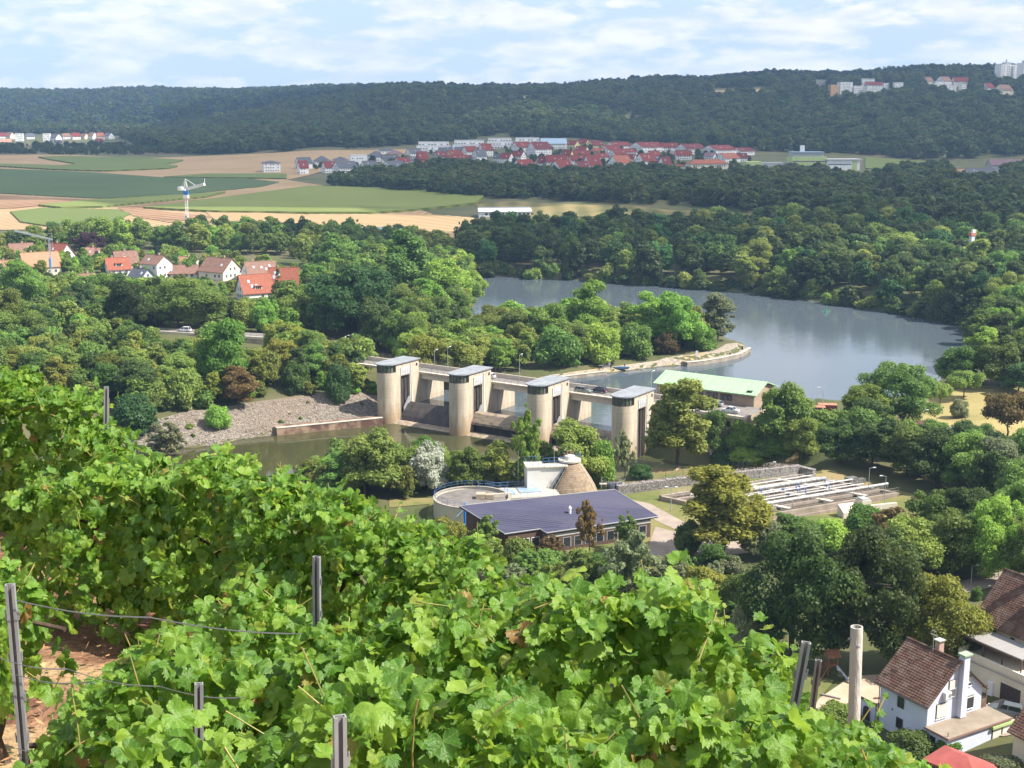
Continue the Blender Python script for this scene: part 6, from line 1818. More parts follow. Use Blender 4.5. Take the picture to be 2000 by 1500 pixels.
# red garden pavilion
q = P(1876, 1488, 9.6)
root = empty('garden_pavilion', (q.x, q.y, 7), HR + R(12), 'garden pavilion with faded red felt roof at the lower edge', 'pavilion')
hip_roof(6.0, 4.4, 2.35, 3.6, .3).build('roof', pm('red_felt', (.30, .07, .06), (.37, .10, .085), scale=.6, rough=.9), root)
for x in (-2.9, 2.9):
    for y in (-2.1, 2.1):
        b = MB(); b.bb(x - .08, x + .08, y - .08, y + .08, -1, 2.3); b.build('post', MATS['brown_post'], root)
b = MB(); b.bb(-2.9, 2.9, 2.05, 2.15, -1, 1.0); b.build('back_panel', MATS['weathered_wood'], root)
# street, yard and playground
drape('street', [(1860,1140),(1955,1118),(2060,1100),(2060,1128),(1950,1146),(1880,1160)], pave, .12, 'street above the brown roofed house', res=30)
drape('street', [(1885,1395),(1945,1370),(2060,1340),(2060,1420),(1960,1440),(1900,1430)], pave, .12, 'street between the two tiled houses', res=30)
sand = pm('play_sand', (.40, .30, .21), (.50, .39, .28), scale=.5, rough=.95, bump=.3, bscale=3)
drape('playground_sand', [(1600,1365),(1640,1338),(1660,1322),(1720,1318),(1740,1340),(1740,1400),(1640,1400),(1590,1382)], sand, .10, 'sandy playground ground beside the white house', res=40)
drape('lawn', [(1500,1330),(1580,1318),(1630,1330),(1600,1365),(1620,1400),(1480,1420)], lawn, .09, 'patchy lawn of the playground', res=40)
q = hit(1620, 1318)
root = empty('climbing_tower', (q.x, q.y, q.z), R(20), 'wooden climbing tower with bright steel slide under the maples', 'playground tower')
wd = pm('play_wood', (.20, .085, .045), (.29, .13, .07), scale=2, rough=.8)
for x in (-.7, .7):
    for y in (-.7, .7):
        b = MB(); b.cyl((x, y, -.3), (x, y, 3.0), .08, .08, 7); b.build('post', wd, root)
b = MB(); b.bb(-.8, .8, -.8, .8, 1.5, 1.62); b.build('deck', wd, root)
b = MB(); b.extr([(-1, 2.8), (-1, 2.9), (0, 3.7), (1, 2.9), (1, 2.8), (0, 3.55)], -1, 1); b.build('roof', wd, root)
b = MB(); b.tube([(-.7, -.7, 1.55), (-2.3, -1.3, .1)], .09, 6); b.tube([(-.7, .3, 1.55), (-2.3, -.3, .1)], .09, 6)
for k in range(6): t = k / 6; b.cyl((-.9 - 1.4 * t, -.75 - .5 * t, 1.4 - 1.2 * t), (-.9 - 1.4 * t, .25 - .5 * t, 1.4 - 1.2 * t), .04, .04, 5)
b.build('ladder', wd, root)
b = MB(); prs = [(.75, 1.62), (1.3, 1.35), (2.6, .55), (3.2, .32), (3.7, .32)]
for (x0, z0), (x1, z1) in zip(prs[:-1], prs[1:]):
    b.add([(x0, -.3, z0), (x1, -.3, z1), (x1, .3, z1), (x0, .3, z0), (x0, -.3, z0 + .18), (x1, -.3, z1 + .18), (x1, .3, z1 + .18), (x0, .3, z0 + .18)], [(0,1,2,3),(3,2,1,0),(0,4,5,1),(1,5,4,0),(3,2,6,7),(7,6,2,3)])
sl_o = b.build('slide', pm('slide_steel', (.85, .86, .88), rough=.12, metal=1.0), root); sl_o.rotation_euler = (0, 0, R(-75))
b = MB(); b.cyl((-.02, 0, -.3), (-.02, 0, .35), .04, .04, 6); so = b.build('slide_foot', lamp_m, root); so.location = (.9, -3.3, 0)
for px, v, rz, L__, mt, lb in ((1622, 1363, -32, 2.6, MATS['weathered_wood'], 'dark timber beam lying on the playground sand'), (1672, 1366, -25, 1.4, pm('red_beam', (.4, .05, .05), rough=.6), 'short red beam beside the white pole'), (1720, 1366, 5, 1.8, MATS['balcony_wood'], 'low wooden box at the edge of the sand')):
    q = hit(px, v); root = empty('timber', q, R(rz), lb, 'timber'); b = MB(); b.bb(-L__/2, L__/2, -.14, .14, -.05, .28); b.build('beam', mt, root)
q = P(1965, 1398, 7.9); q.z = float(tz(q.x, q.y)) + .15
car(q, R(150), (.10, .115, .13), 'dark grey car parked behind the flat annex roof', 'wagon', 4.5, 1.5)
# overhead wires crossing from the right edge
root = empty('power_line', (0, 0, 0), 0, 'four overhead wires running to the house at right', 'power line')
wire_m = pm('overhead_wire', (.42, .36, .30), rough=.5)
for k in range(4):
    a = P(1832, 1228 + k * 7, 12.6 - .12 * k); c_ = P(2030, 1118 + k * 9, 17.0 - .25 * k)
    pts = [a.lerp(c_, t) - Vector((0, 0, .35 * math.sin(math.pi * t))) for t in np.linspace(0, 1, 13)]
    b = MB(); b.tube(pts, .022, 5); b.build('wire', wire_m, root)
# ------------------------------------------------------------------ the vineyard
gv = np.random.default_rng(99)
vx = np.linspace(-16, 14, 110); vy = np.concatenate([np.linspace(-6, 18, 130), np.linspace(18.4, 36, 30)])
VX, VY = np.meshgrid(vx, vy)
VZ = zv(VX, VY)
VZ = VZ + .05 * np.sin(VX * 3.1 + 1.3 * VY) * np.cos(VY * 2.3) + gv.normal(0, .012, VZ.shape)
n0, n1 = VX.shape
idx = np.arange(n0 * n1).reshape(n0, n1)
Q = np.stack([idx[:-1, :-1], idx[:-1, 1:], idx[1:, 1:], idx[1:, :-1]], -1).reshape(-1, 4)
vsoil = pm('vineyard_soil', (.12, .055, .03), (.30, .17, .095), scale=2.2, rough=.95, detail=9, bump=.9, bscale=14, c3=(.36, .25, .13), s3=1.1)
tag(new_obj('vineyard_slope', mesh_np('vineyard_slope', np.stack([VX, VY, VZ], -1).reshape(-1, 3), Q, vsoil, smooth=True)), 'reddish dry vineyard ground between the rows', None, None, 'structure')

# one vine leaf: five lobes, toothed edge, folded along the midrib
half = [(0, 1.00), (6, .90), (12, .93), (18, .84), (22, .90), (27, .80), (32, .73), (38, .76), (46, .86), (53, .90), (60, .80), (67, .80), (75, .74), (84, .68), (92, .72), (102, .78), (110, .72), (118, .74), (130, .64), (143, .62), (156, .50), (170, .30)]
ang = [(-a, r) for a, r in half[:0:-1]] + half
def leaf_arrays(seed):
    g = np.random.default_rng(seed)
    V = [(0, 0, 0)]; UVs = [(0, 0)]
    cup = g.uniform(-.45, .55); droop = g.uniform(.1, .8); tw_ = g.uniform(-.45, .45); sx_ = g.uniform(.86, 1.12)
    def lift(x, y, r, a):
        return cup * r * r * .6 - droop * max(y, 0) ** 2 * .7 + .30 * abs(x) * (.5 if cup > 0 else -.3) +   .11 * math.sin(5 * a * math.pi / 180 + seed) * r + tw_ * x * y
    ring_ = []
    for k, (a, r) in enumerate(ang):
        r = r * g.uniform(.95, 1.05) * (1.05 if k % 2 else .925)
        t = math.radians(a)
        x, y = r * math.sin(t) * sx_, r * math.cos(t)
        ring_.append((x, y, r, a))
    mid = []
    for k, (x, y, r, a) in enumerate(ring_):
        V.append((x * .55, y * .55, lift(x * .55, y * .55, r * .55, a))); UVs.append((x * .55, y * .55))
    for k, (x, y, r, a) in enumerate(ring_):
        V.append((x, y, lift(x, y, r, a))); UVs.append((x, y))
    n = len(ang)
    T3 = [(0, 1 + k + 1, 1 + k) for k in range(n - 1)]
    for k in range(n - 1):
        T3 += [(1 + k, 1 + k + 1, 1 + n + k), (1 + k + 1, 1 + n + k + 1, 1 + n + k)]
    return np.array(V), np.array(T3), np.array(UVs)
def vine_leaf_mat():
    m = bpy.data.materials.new('vine_leaf'); m.use_nodes = True
    t = m.node_tree; b = t.nodes['Principled BSDF']; o = t.nodes['Material Output']
    at = N(t, 'ShaderNodeAttribute', attribute_name='tint'); oi = N(t, 'ShaderNodeObjectInfo')
    ad = N(t, 'ShaderNodeMath', operation='ADD'); fr = N(t, 'ShaderNodeMath', operation='FRACT')
    t.links.new(at.outputs['Fac'], ad.inputs[0]); t.links.new(oi.outputs['Random'], ad.inputs[1]); t.links.new(ad.outputs[0], fr.inputs[0])
    r = N(t, 'ShaderNodeValToRGB'); e = r.color_ramp.elements
    e[0].position = 0; e[0].color = (.070, .175, .019, 1); e[1].position = .55; e[1].color = (.140, .278, .026, 1)
    x = e.new(.93); x.color = (.235, .365, .040, 1); x = e.new(.988); x.color = (.26, .30, .045, 1); x = e.new(.997); x.color = (.30, .16, .05, 1)
    t.links.new(fr.outputs[0], r.inputs[0])
    # veins along the five lobes, from the leaf's own uv
    uv = N(t, 'ShaderNodeUVMap'); sp = N(t, 'ShaderNodeSeparateXYZ'); t.links.new(uv.outputs[0], sp.inputs[0])
    a2 = N(t, 'ShaderNodeMath', operation='ARCTAN2'); t.links.new(sp.outputs[0], a2.inputs[0]); t.links.new(sp.outputs[1], a2.inputs[1])
    dv = N(t, 'ShaderNodeMath', operation='DIVIDE'); dv.inputs[1].default_value = .90; t.links.new(a2.outputs[0], dv.inputs[0])
    ro = N(t, 'ShaderNodeMath', operation='ROUND'); t.links.new(dv.outputs[0], ro.inputs[0])
    sb = N(t, 'ShaderNodeMath', operation='SUBTRACT'); t.links.new(dv.outputs[0], sb.inputs[0]); t.links.new(ro.outputs[0], sb.inputs[1])
    ab = N(t, 'ShaderNodeMath', operation='ABSOLUTE'); t.links.new(sb.outputs[0], ab.inputs[0])
    ln = N(t, 'ShaderNodeVectorMath', operation='LENGTH'); t.links.new(uv.outputs[0], ln.inputs[0])
    ml = N(t, 'ShaderNodeMath', operation='MULTIPLY'); t.links.new(ab.outputs[0], ml.inputs[0]); t.links.new(ln.outputs['Value'], ml.inputs[1])
    mr = N(t, 'ShaderNodeMapRange'); mr.inputs['From Min'].default_value = .012; mr.inputs['From Max'].default_value = .034; mr.inputs['To Min'].default_value = .55; mr.inputs['To Max'].default_value = 0
    t.links.new(ml.outputs[0], mr.inputs['Value'])
    mx = N(t, 'ShaderNodeMixRGB'); mx.inputs[2].default_value = (.23, .33, .07, 1); t.links.new(mr.outputs[0], mx.inputs[0]); t.links.new(r.outputs[0], mx.inputs[1])
    ge = N(t, 'ShaderNodeNewGeometry'); mb_ = N(t, 'ShaderNodeMixRGB'); mb_.inputs[2].default_value = (.165, .24, .075, 1)
    mf_ = N(t, 'ShaderNodeMath', operation='MULTIPLY'); mf_.inputs[1].default_value = .55; t.links.new(ge.outputs['Backfacing'], mf_.inputs[0]); t.links.new(mf_.outputs[0], mb_.inputs[0]); t.links.new(mx.outputs[0], mb_.inputs[1])
    nz_ = N(t, 'ShaderNodeTexNoise'); nz_.inputs['Scale'].default_value = 7; nz_.inputs['Detail'].default_value = 3; t.links.new(uv.outputs[0], nz_.inputs['Vector'])
    bn = N(t, 'ShaderNodeBump'); bn.inputs['Strength'].default_value = .35; bn.inputs['Distance'].default_value = .02; t.links.new(nz_.outputs[0], bn.inputs['Height']); t.links.new(bn.outputs[0], b.inputs['Normal'])
    b.inputs['Roughness'].default_value = .42; b.inputs['Specular IOR Level'].default_value = .45
    t.links.new(mb_.outputs[0], b.inputs['Base Color'])
    tr = N(t, 'ShaderNodeBsdfTranslucent'); hs = N(t, 'ShaderNodeHueSaturation'); hs.inputs['Value'].default_value = 1.5; hs.inputs['Hue'].default_value = .485
    t.links.new(mx.outputs[0], hs.inputs['Color']); t.links.new(hs.outputs[0], tr.inputs['Color'])
    ms = N(t, 'ShaderNodeMixShader'); ms.inputs[0].default_value = .44; t.links.new(b.outputs[0], ms.inputs[1]); t.links.new(tr.outputs[0], ms.inputs[2]); t.links.new(ms.outputs[0], o.inputs['Surface'])
    return m
VLM = vine_leaf_mat()
NV = 14
LA = [leaf_arrays(40 + k) for k in range(NV)]
LEAFM = [mesh_np('leaf', v, f, VLM, {'tint': np.zeros(len(v))}, u, smooth=True) for v, f, u in LA]
cane_m = pm('vine_cane', (.20, .22, .06), (.36, .26, .09), scale=8, rough=.7)
vbark = pm('vine_bark', (.055, .038, .028), (.13, .09, .065), scale=12, rough=.95, stretch=(1, 1, .2))
post_m = pm('galvanised_post', (.20, .20, .205), (.33, .325, .32), scale=9, rough=.65, metal=.2, detail=7, stretch=(1, 1, .3))
wire2 = pm('trellis_wire', (.12, .12, .12), rough=.5, metal=.5)

def lerp_row(row, s):
    """row: list of (x, y, ztop, arc length)"""
    for (a, b_) in zip(row[:-1], row[1:]):
        if s <= b_[3]:
            t = (s - a[3]) / max(1e-6, b_[3] - a[3])
            return [a[i] + (b_[i] - a[i]) * t for i in range(3)]
    return list(row[-1][:3])
def make_row(pts):
    out = []; s = 0; last = None
    for px, v, d in pts:
        p = PD(px, v, d)
        if last is not None: s += math.hypot(p.x - last.x, p.y - last.y)
        out.append((p.x, p.y, p.z, s)); last = p
    return out
VINES = []
def vine_row(pts, name, thick, per_m, low, nleaf_obj, labels, lsize=.066, trim=None):
    row = make_row(pts)
    Lr = row[-1][3]
    nplants = max(1, int(round(Lr / 1.15)))
    for k in range(nplants):
        s0, s1 = Lr * k / nplants, Lr * (k + 1) / nplants
        xc, yc, zc = lerp_row(row, (s0 + s1) / 2)
        a = lerp_row(row, max(0, s0)); b_ = lerp_row(row, min(Lr, s1))
        dirv = Vector((b_[0] - a[0], b_[1] - a[1], 0)).normalized()
        nrm = Vector((dirv.y, -dirv.x, 0))
        if nrm.y > 0: nrm = -nrm
        gz_ = float(zv(xc, yc))
        root = empty('grapevine', (xc, yc, gz_), 0, labels[k] if k < len(labels) else None, 'grapevine', 'vines in the vineyard rows')
        VINES.append(root)
        H = zc - gz_
        # trunk and canes
        b = MB(); p = Vector((0, 0, -.1)); r_ = .035
        for j in range(5):
            q = Vector((rnd.uniform(-.05, .05), rnd.uniform(-.05, .05), (j + 1) * .17)); b.cyl(p, q, r_, r_ * .92, 7, caps=False); p = q; r_ *= .92
        for sg in (-1, 1): b.tube([p, p + dirv * sg * .25 + Vector((0, 0, .1)), p + dirv * sg * .55 + Vector((0, 0, .08))], .014, 6)
        b.build('trunk', vbark, root)
        n = int((s1 - s0) * per_m * max(.6, H / 1.9))
        ss = gv.uniform(s0 - .08, s1 + .08, n)
        hh = gv.uniform(0, 1, n) ** .85
        side = gv.choice([0, 1, 2, 3], n, p=[.42, .15, .23, .20])     # camera side, far side, top, inside
        mats = np.empty((n, 4, 4)); score = np.empty(n)
        canes = MB()
        for i in range(n):
            x, y, zt = lerp_row(row, min(max(ss[i], 0), Lr))
            zt += -.04 + .06 * math.sin(ss[i] * 5.3 + len(VINES)) + .05 * math.sin(ss[i] * 11.7)
            g0 = float(zv(x, y))
            h0 = low
            f = hh[i]
            z = g0 + h0 + (zt - g0 - h0) * f
            bulge = thick * (.62 + .38 * math.sin(3.3 * f + .4)) * (1 + .25 * math.sin(ss[i] * 7.1 + f * 6))
            if side[i] == 0: off = bulge * gv.uniform(.72, 1.12); on = nrm * 1.0 + Vector((0, 0, .42))
            elif side[i] == 1: off = -bulge * gv.uniform(.7, 1.1); on = -nrm + Vector((0, 0, .5))
            elif side[i] == 2: off = gv.uniform(-.8, .8) * bulge; z = zt + gv.normal(-.07, .055); on = Vector((0, 0, 1.0)) + nrm * .35
            else: off = gv.uniform(-.6, .6) * bulge; on = nrm * .6 + Vector((0, 0, .6))
            pos = Vector((x, y, z)) + nrm * off
            on = on.normalized() + Vector(gv.normal(0, .46, 3)); on.normalize()
            tip = Vector((gv.normal(0, .55), gv.normal(0, .55), -1.0)) + (nrm if off > 0 else -nrm) * .5
            yv = (tip - on * tip.dot(on)).normalized(); xv = yv.cross(on)
            sc_ = lsize * gv.uniform(.5, 1.4) * (.75 if f > .93 or side[i] == 2 and gv.random() < .3 else 1)
            mats[i] = np.array(((xv.x * sc_, yv.x * sc_, on.x * sc_, pos.x - xc), (xv.y * sc_, yv.y * sc_, on.y * sc_, pos.y - yc), (xv.z * sc_, yv.z * sc_, on.z * sc_, pos.z - gz_), (0, 0, 0, 1)))
            score[i] = (1.0 if side[i] in (0, 2) else 0) * 2 + off / max(thick, .01) + f * .5 + sc_ / lsize * .5
        # shoots that stick out of the top with small leaves
        extra = []
        for j in range(int((s1 - s0) * 5)):
            sj = gv.uniform(s0, s1); x, y, zt = lerp_row(row, sj)
            p = Vector((x - xc, y - yc, zt - gz_ - .20)) + nrm * gv.uniform(-.6, .9) * thick
            d = Vector((gv.normal(0, .35), gv.normal(0, .35), 1)).normalized()
            ln = gv.uniform(.14, .30)
            pts_ = [p]
            for q in range(4):
                d = (d + Vector((gv.normal(0, .16), gv.normal(0, .16), -.05))).normalized(); pts_.append(pts_[-1] + d * ln / 4)
            canes.tube(pts_, .0035, 5)
            for q in range(2, 5):
                on = Vector((gv.normal(0, .6), gv.normal(0, .6) - .3, .8)).normalized(); tip = Vector(gv.normal(0, 1, 3)); yv = (tip - on * tip.dot(on)).normalized(); xv = yv.cross(on)
                sc_ = lsize * (1.0 - .15 * q) * gv.uniform(.6, 1.0); pp = pts_[q] + yv * sc_ * .2
                extra.append(((xv.x * sc_, yv.x * sc_, on.x * sc_, pp.x), (xv.y * sc_, yv.y * sc_, on.y * sc_, pp.y), (xv.z * sc_, yv.z * sc_, on.z * sc_, pp.z), (0, 0, 0, 1)))
        for j in range(int((s1 - s0) * 16)):                     # bare stretches of cane seen between the leaves
            i = int(gv.integers(0, n)); p = Vector(mats[i][:3, 3]); d = Vector((dirv.x * gv.normal(0, .4), dirv.y * gv.normal(0, .4), gv.uniform(-.6, 1))).normalized() * gv.uniform(.1, .22)
            canes.cyl(p - nrm * .02, p - nrm * .02 + d, .0032, .0028, 5)
        canes.build('cane', cane_m, root)['kind'] = 'stuff'
        if extra:
            mats = np.concatenate([mats, np.array(extra)]); score = np.concatenate([score, np.full(len(extra), 3.2)])
        order = np.argsort(-score)
        top_n = order[:nleaf_obj]; rest = order[nleaf_obj:]
        for i in top_n:
            o = new_obj('leaf', LEAFM[int(gv.integers(0, NV))], root)
            o.matrix_basis = Matrix(mats[i].tolist())
        if len(rest):
            Vs, Fs, Us, Ts = [], [], [], []; nb = 0
            for kk in range(NV):
                sel = rest[kk::NV]
                if not len(sel): continue
                v, f_, u = LA[kk]
                M_ = mats[sel]
                w_ = np.einsum('nij,vj->nvi', M_[:, :3, :3], v) + M_[:, None, :3, 3]
                Vs.append(w_.reshape(-1, 3)); nn = len(v)
                Fs.append((f_[None] + (np.arange(len(sel)) * nn)[:, None, None]).reshape(-1, 3) + nb); nb += nn * len(sel)
                Us.append(np.tile(u, (len(sel), 1))); Ts.append(np.repeat(gv.uniform(0, 1, len(sel)), nn))
            fo = new_obj('foliage', mesh_np('foliage', np.concatenate(Vs), np.concatenate(Fs), VLM, {'tint': np.concatenate(Ts)}, np.concatenate(Us), smooth=True), root)
            fo['kind'] = 'stuff'
    return row
def LB(r, n):
    o = ['leftmost', 'second', 'third', 'fourth', 'fifth', 'sixth']
    return ['%s vine of %s' % (('vine %s' % '' if False else o[i] if i else 'leftmost').strip(), r) if i < n - 1 else 'rightmost vine of ' + r for i in range(n)]
ROWS = {}
ROWS['back'] = vine_row([(-140,700,13.6),(-60,712,13.4),(0,728,13.2),(90,745,12.9),(150,775,12.6),(200,825,12.3),(270,890,12.0),(400,990,11.6)], 'back', .40, 1300, .10, 300, LB('the highest row at the left edge', 4))
ROWS['upper'] = vine_row([(60,930,9.92),(200,915,9.74),(330,925,9.57),(385,885,9.48),(450,915,9.31),(540,925,9.13),(600,972,8.96),(720,985,8.79),(780,1025,8.70),(900,1075,8.53),(1000,1120,8.35),(1085,1160,8.18)], 'upper', .42, 1500, .10, 300, LB('the long shaded row reaching toward the blue roof', 5))
ROWS['mid_left'] = vine_row([(-120,1060,7.0),(-40,1075,7.0),(20,1090,6.9),(58,1135,6.8)], 'mid_left', .26, 900, .4, 300, ['vine behind the large grey post at the left edge'])
ROWS['middle'] = vine_row([(250,1275,7.0),(330,1215,6.9),(420,1165,6.9),(490,1135,6.85),(560,1190,6.8),(620,1250,6.75),(760,1250,6.7),(900,1230,6.6),(1040,1205,6.5),(1180,1185,6.4)], 'middle', .32, 1080, .25, 300, LB('the middle row around the tall grey post', 3))
ROWS['front'] = vine_row([(90,1400,5.3),(170,1330,5.3),(250,1270,5.3),(390,1255,5.3),(540,1275,5.3),(650,1232,5.25),(780,1200,5.25),(930,1180,5.25),(1080,1160,5.2),(1230,1140,5.2),(1330,1150,5.2),(1420,1172,5.2),(1445,1255,5.2)], 'front', .32, 1050, .30, 300, LB('the bright row rising behind the front leaves', 3))
ROWS['right'] = vine_row([(1420,1290,5.6),(1500,1260,5.6),(1545,1280,5.6),(1575,1390,5.6),(1650,1400,5.5),(1700,1400,5.4)], 'right', .20, 800, .3, 280, ['small vine with a free shoot between the two grey posts at right'])
ROWS['near'] = vine_row([(250,1470,3.9),(420,1420,3.9),(560,1400,3.9),(700,1330,3.9),(850,1345,3.9),(1000,1380,3.9),(1150,1370,3.95),(1300,1365,4.0),(1450,1395,4.05),(1580,1400,4.1),(1680,1405,4.15),(1760,1440,4.2),(1800,1510,4.25)], 'near', .32, 1120, .25, 300, LB('the lowest row along the bottom of the slope view', 3))

# ------------------------------------------------------------------ trellis posts and wires
def cpost(px, vtop, dist, wpx, label, lean=0.0, rz=0.0, vbot=None):
    top = PD(px, vtop, dist)
    gz_ = float(zv(top.x, top.y))
    h = top.z - gz_
    w_ = wpx / F * dist * .8
    root = empty('trellis_post', (top.x, top.y, gz_), rz, label, 'post', 'galvanised trellis posts')
    root.rotation_euler = (0, lean, rz)
    t = .0045; d_ = w_ * .5
    b = MB(); b.bb(-w_/2, w_/2, 0, t, -.3, h); b.bb(-w_/2, -w_/2 + t, -d_, -.0002, -.3, h); b.bb(w_/2 - t, w_/2, -d_, -.0002, -.3, h); b.bb(-w_/2 + t, -w_/2 + t + w_ * .2, -d_, -d_ + t, -.3, h); b.bb(w_/2 - t - w_ * .2, w_/2 - t, -d_, -d_ + t, -.3, h)
    b.build('channel', post_m, root)
    k = 0
    for z in np.arange(h - .16, .3, -.19):
        for s in (-1, 1):
            b = MB(); b.bb(s * (w_/2 + .0003), s * (w_/2 + .009), -d_ * .7, -d_ * .45, z, z + .03); b.bb(s * (w_/2 + .005), s * (w_/2 + .009), -d_ * .7, -d_ * .45, z + .03, z + .045); b.build('wire_hook', post_m, root)
    return root
cpost(20, 1140, 5.2, 24, 'large grey trellis post at the left picture edge', 0, R(8))
cpost(606, 1085, 6.75, 19, 'tall grey trellis post above the middle row', R(1.5), R(-12))
cpost(357, 1335, 4.75, 22, 'grey post half hidden by big leaves at lower left', R(2.5), R(10))
cpost(641, 1400, 3.45, 34, 'dark grey post low in the bottom leaves', R(1), R(20))
cpost(1468, 1240, 4.95, 24, 'leaning grey post at the right end of the bright row', R(7), R(-10))
cpost(1573, 1285, 7.2, 17, 'small grey post right of the leaning one', R(4), R(-15))
cpost(180, 755, 12.4, 11, 'distant grey post at the left beside the highest row', R(4), R(10))
cpost(1650, 1475, 4.1, 22, 'short grey post top at the bottom right of the near leaves', 0, R(5))
top = PD(1687, 1224, 6.6); gz_ = float(zv(top.x, top.y))
root = empty('round_post', (top.x, top.y, gz_), 0, 'round pale concrete post in front of the playground', 'post')
root.rotation_euler = (0, R(-1.5), 0)
b = MB(); h = top.z - gz_; r_ = .0335; n = 24
vs = []; 
for z, rr in ((-.4, r_), (h, r_), (h, r_ * .8), (h - .06, r_ * .8)):
    for i in range(n): vs.append((rr * math.cos(6.2832 * i / n), rr * math.sin(6.2832 * i / n), z))
fs = [(k * n + i, k * n + (i + 1) % n, (k + 1) * n + (i + 1) % n, (k + 1) * n + i) for k in range(3) for i in range(n)] + [tuple(3 * n + i for i in range(n))]
b.add(vs, fs); b.build('tube', pm('pale_post', (.36, .335, .29), (.56, .53, .48), scale=7, rough=.75, detail=8, bump=.2, bscale=40, stretch=(1, 1, .25)), root, smooth=False)
b = MB(); b.cyl((-r_ - .012, 0, h - .07), (-r_, 0, h - .07), .008, .008, 6); b.cyl((0, -r_ - .012, h - .10), (0, -r_, h - .10), .008, .008, 6); b.build('bolt', post_m, root)
def wire(p, label, r_=.0018):
    root = empty('trellis_wire', p[0], 0, label, 'wire', 'trellis wires')
    b = MB()
    for k in range(2):
        pts = []
        for a, c_ in zip(p[:-1], p[1:]):
            for t in np.linspace(0, 1, 9)[:-1]:
                pts.append(a.lerp(c_, t) - p[0] + Vector((0, .02 * k, -.02 * math.sin(math.pi * t) - .012 * k)))
        pts.append(p[-1] - p[0])
        b.tube(pts, r_, 5)
    b.build('strand', wire2, root)
wire([PD(31, 1172, 5.15), PD(290, 1205, 5.3), PD(600, 1238, 5.5)], 'upper twin wire running right from the large left post')
wire([PD(31, 1318, 5.15), PD(170, 1332, 5.2), PD(360, 1345, 5.25)], 'lower twin wire running right from the large left post')
wire([PD(-20, 1278, 4.6), PD(130, 1306, 4.7), PD(310, 1340, 4.8), PD(480, 1362, 4.9)], 'single pale wire crossing before the large left post', .0015)
wire([PD(31, 1462, 5.15), PD(180, 1480, 5.2)], 'lowest wire at the foot of the large left post')
wire([PD(660, 1480, 3.9), PD(950, 1425, 3.95), PD(1200, 1455, 4.0)], 'twin wire visible between the leaves at the bottom')
wire([PD(1200, 1255, 5.4), PD(1460, 1262, 5.0)], 'twin wire reaching the leaning post at right')
# dry litter and straw between the rows
n = 4200
Vs = []; Fs = []
for i in range(n):
    x, y = gv.uniform(-5.5, 2), gv.uniform(3.2, 12.5); z = float(zv(x, y)) + gv.uniform(.03, .10)
    a = gv.uniform(0, 6.28); l_ = gv.uniform(.02, .055); w_ = gv.uniform(.008, .028) if i % 2 else .003
    d = Vector((math.cos(a), math.sin(a), gv.uniform(-.3, .7))).normalized() * l_; c_ = Vector((-d.y, d.x, gv.normal(0, .02))).normalized() * w_
    p = Vector((x, y, z)); Vs += [p - d - c_ * .4, p - c_, p + d, p + c_]; Fs.append((4 * i, 4 * i + 1, 4 * i + 2, 4 * i + 3))
tag(new_obj('leaf_litter', mesh_np('leaf_litter', np.array([tuple(v) for v in Vs]), np.array(Fs), pm('dry_litter', (.26, .09, .045), (.46, .30, .14), scale=9, rough=.9, detail=2))), 'dry straw and fallen leaves between the vine rows', None, None, 'stuff')
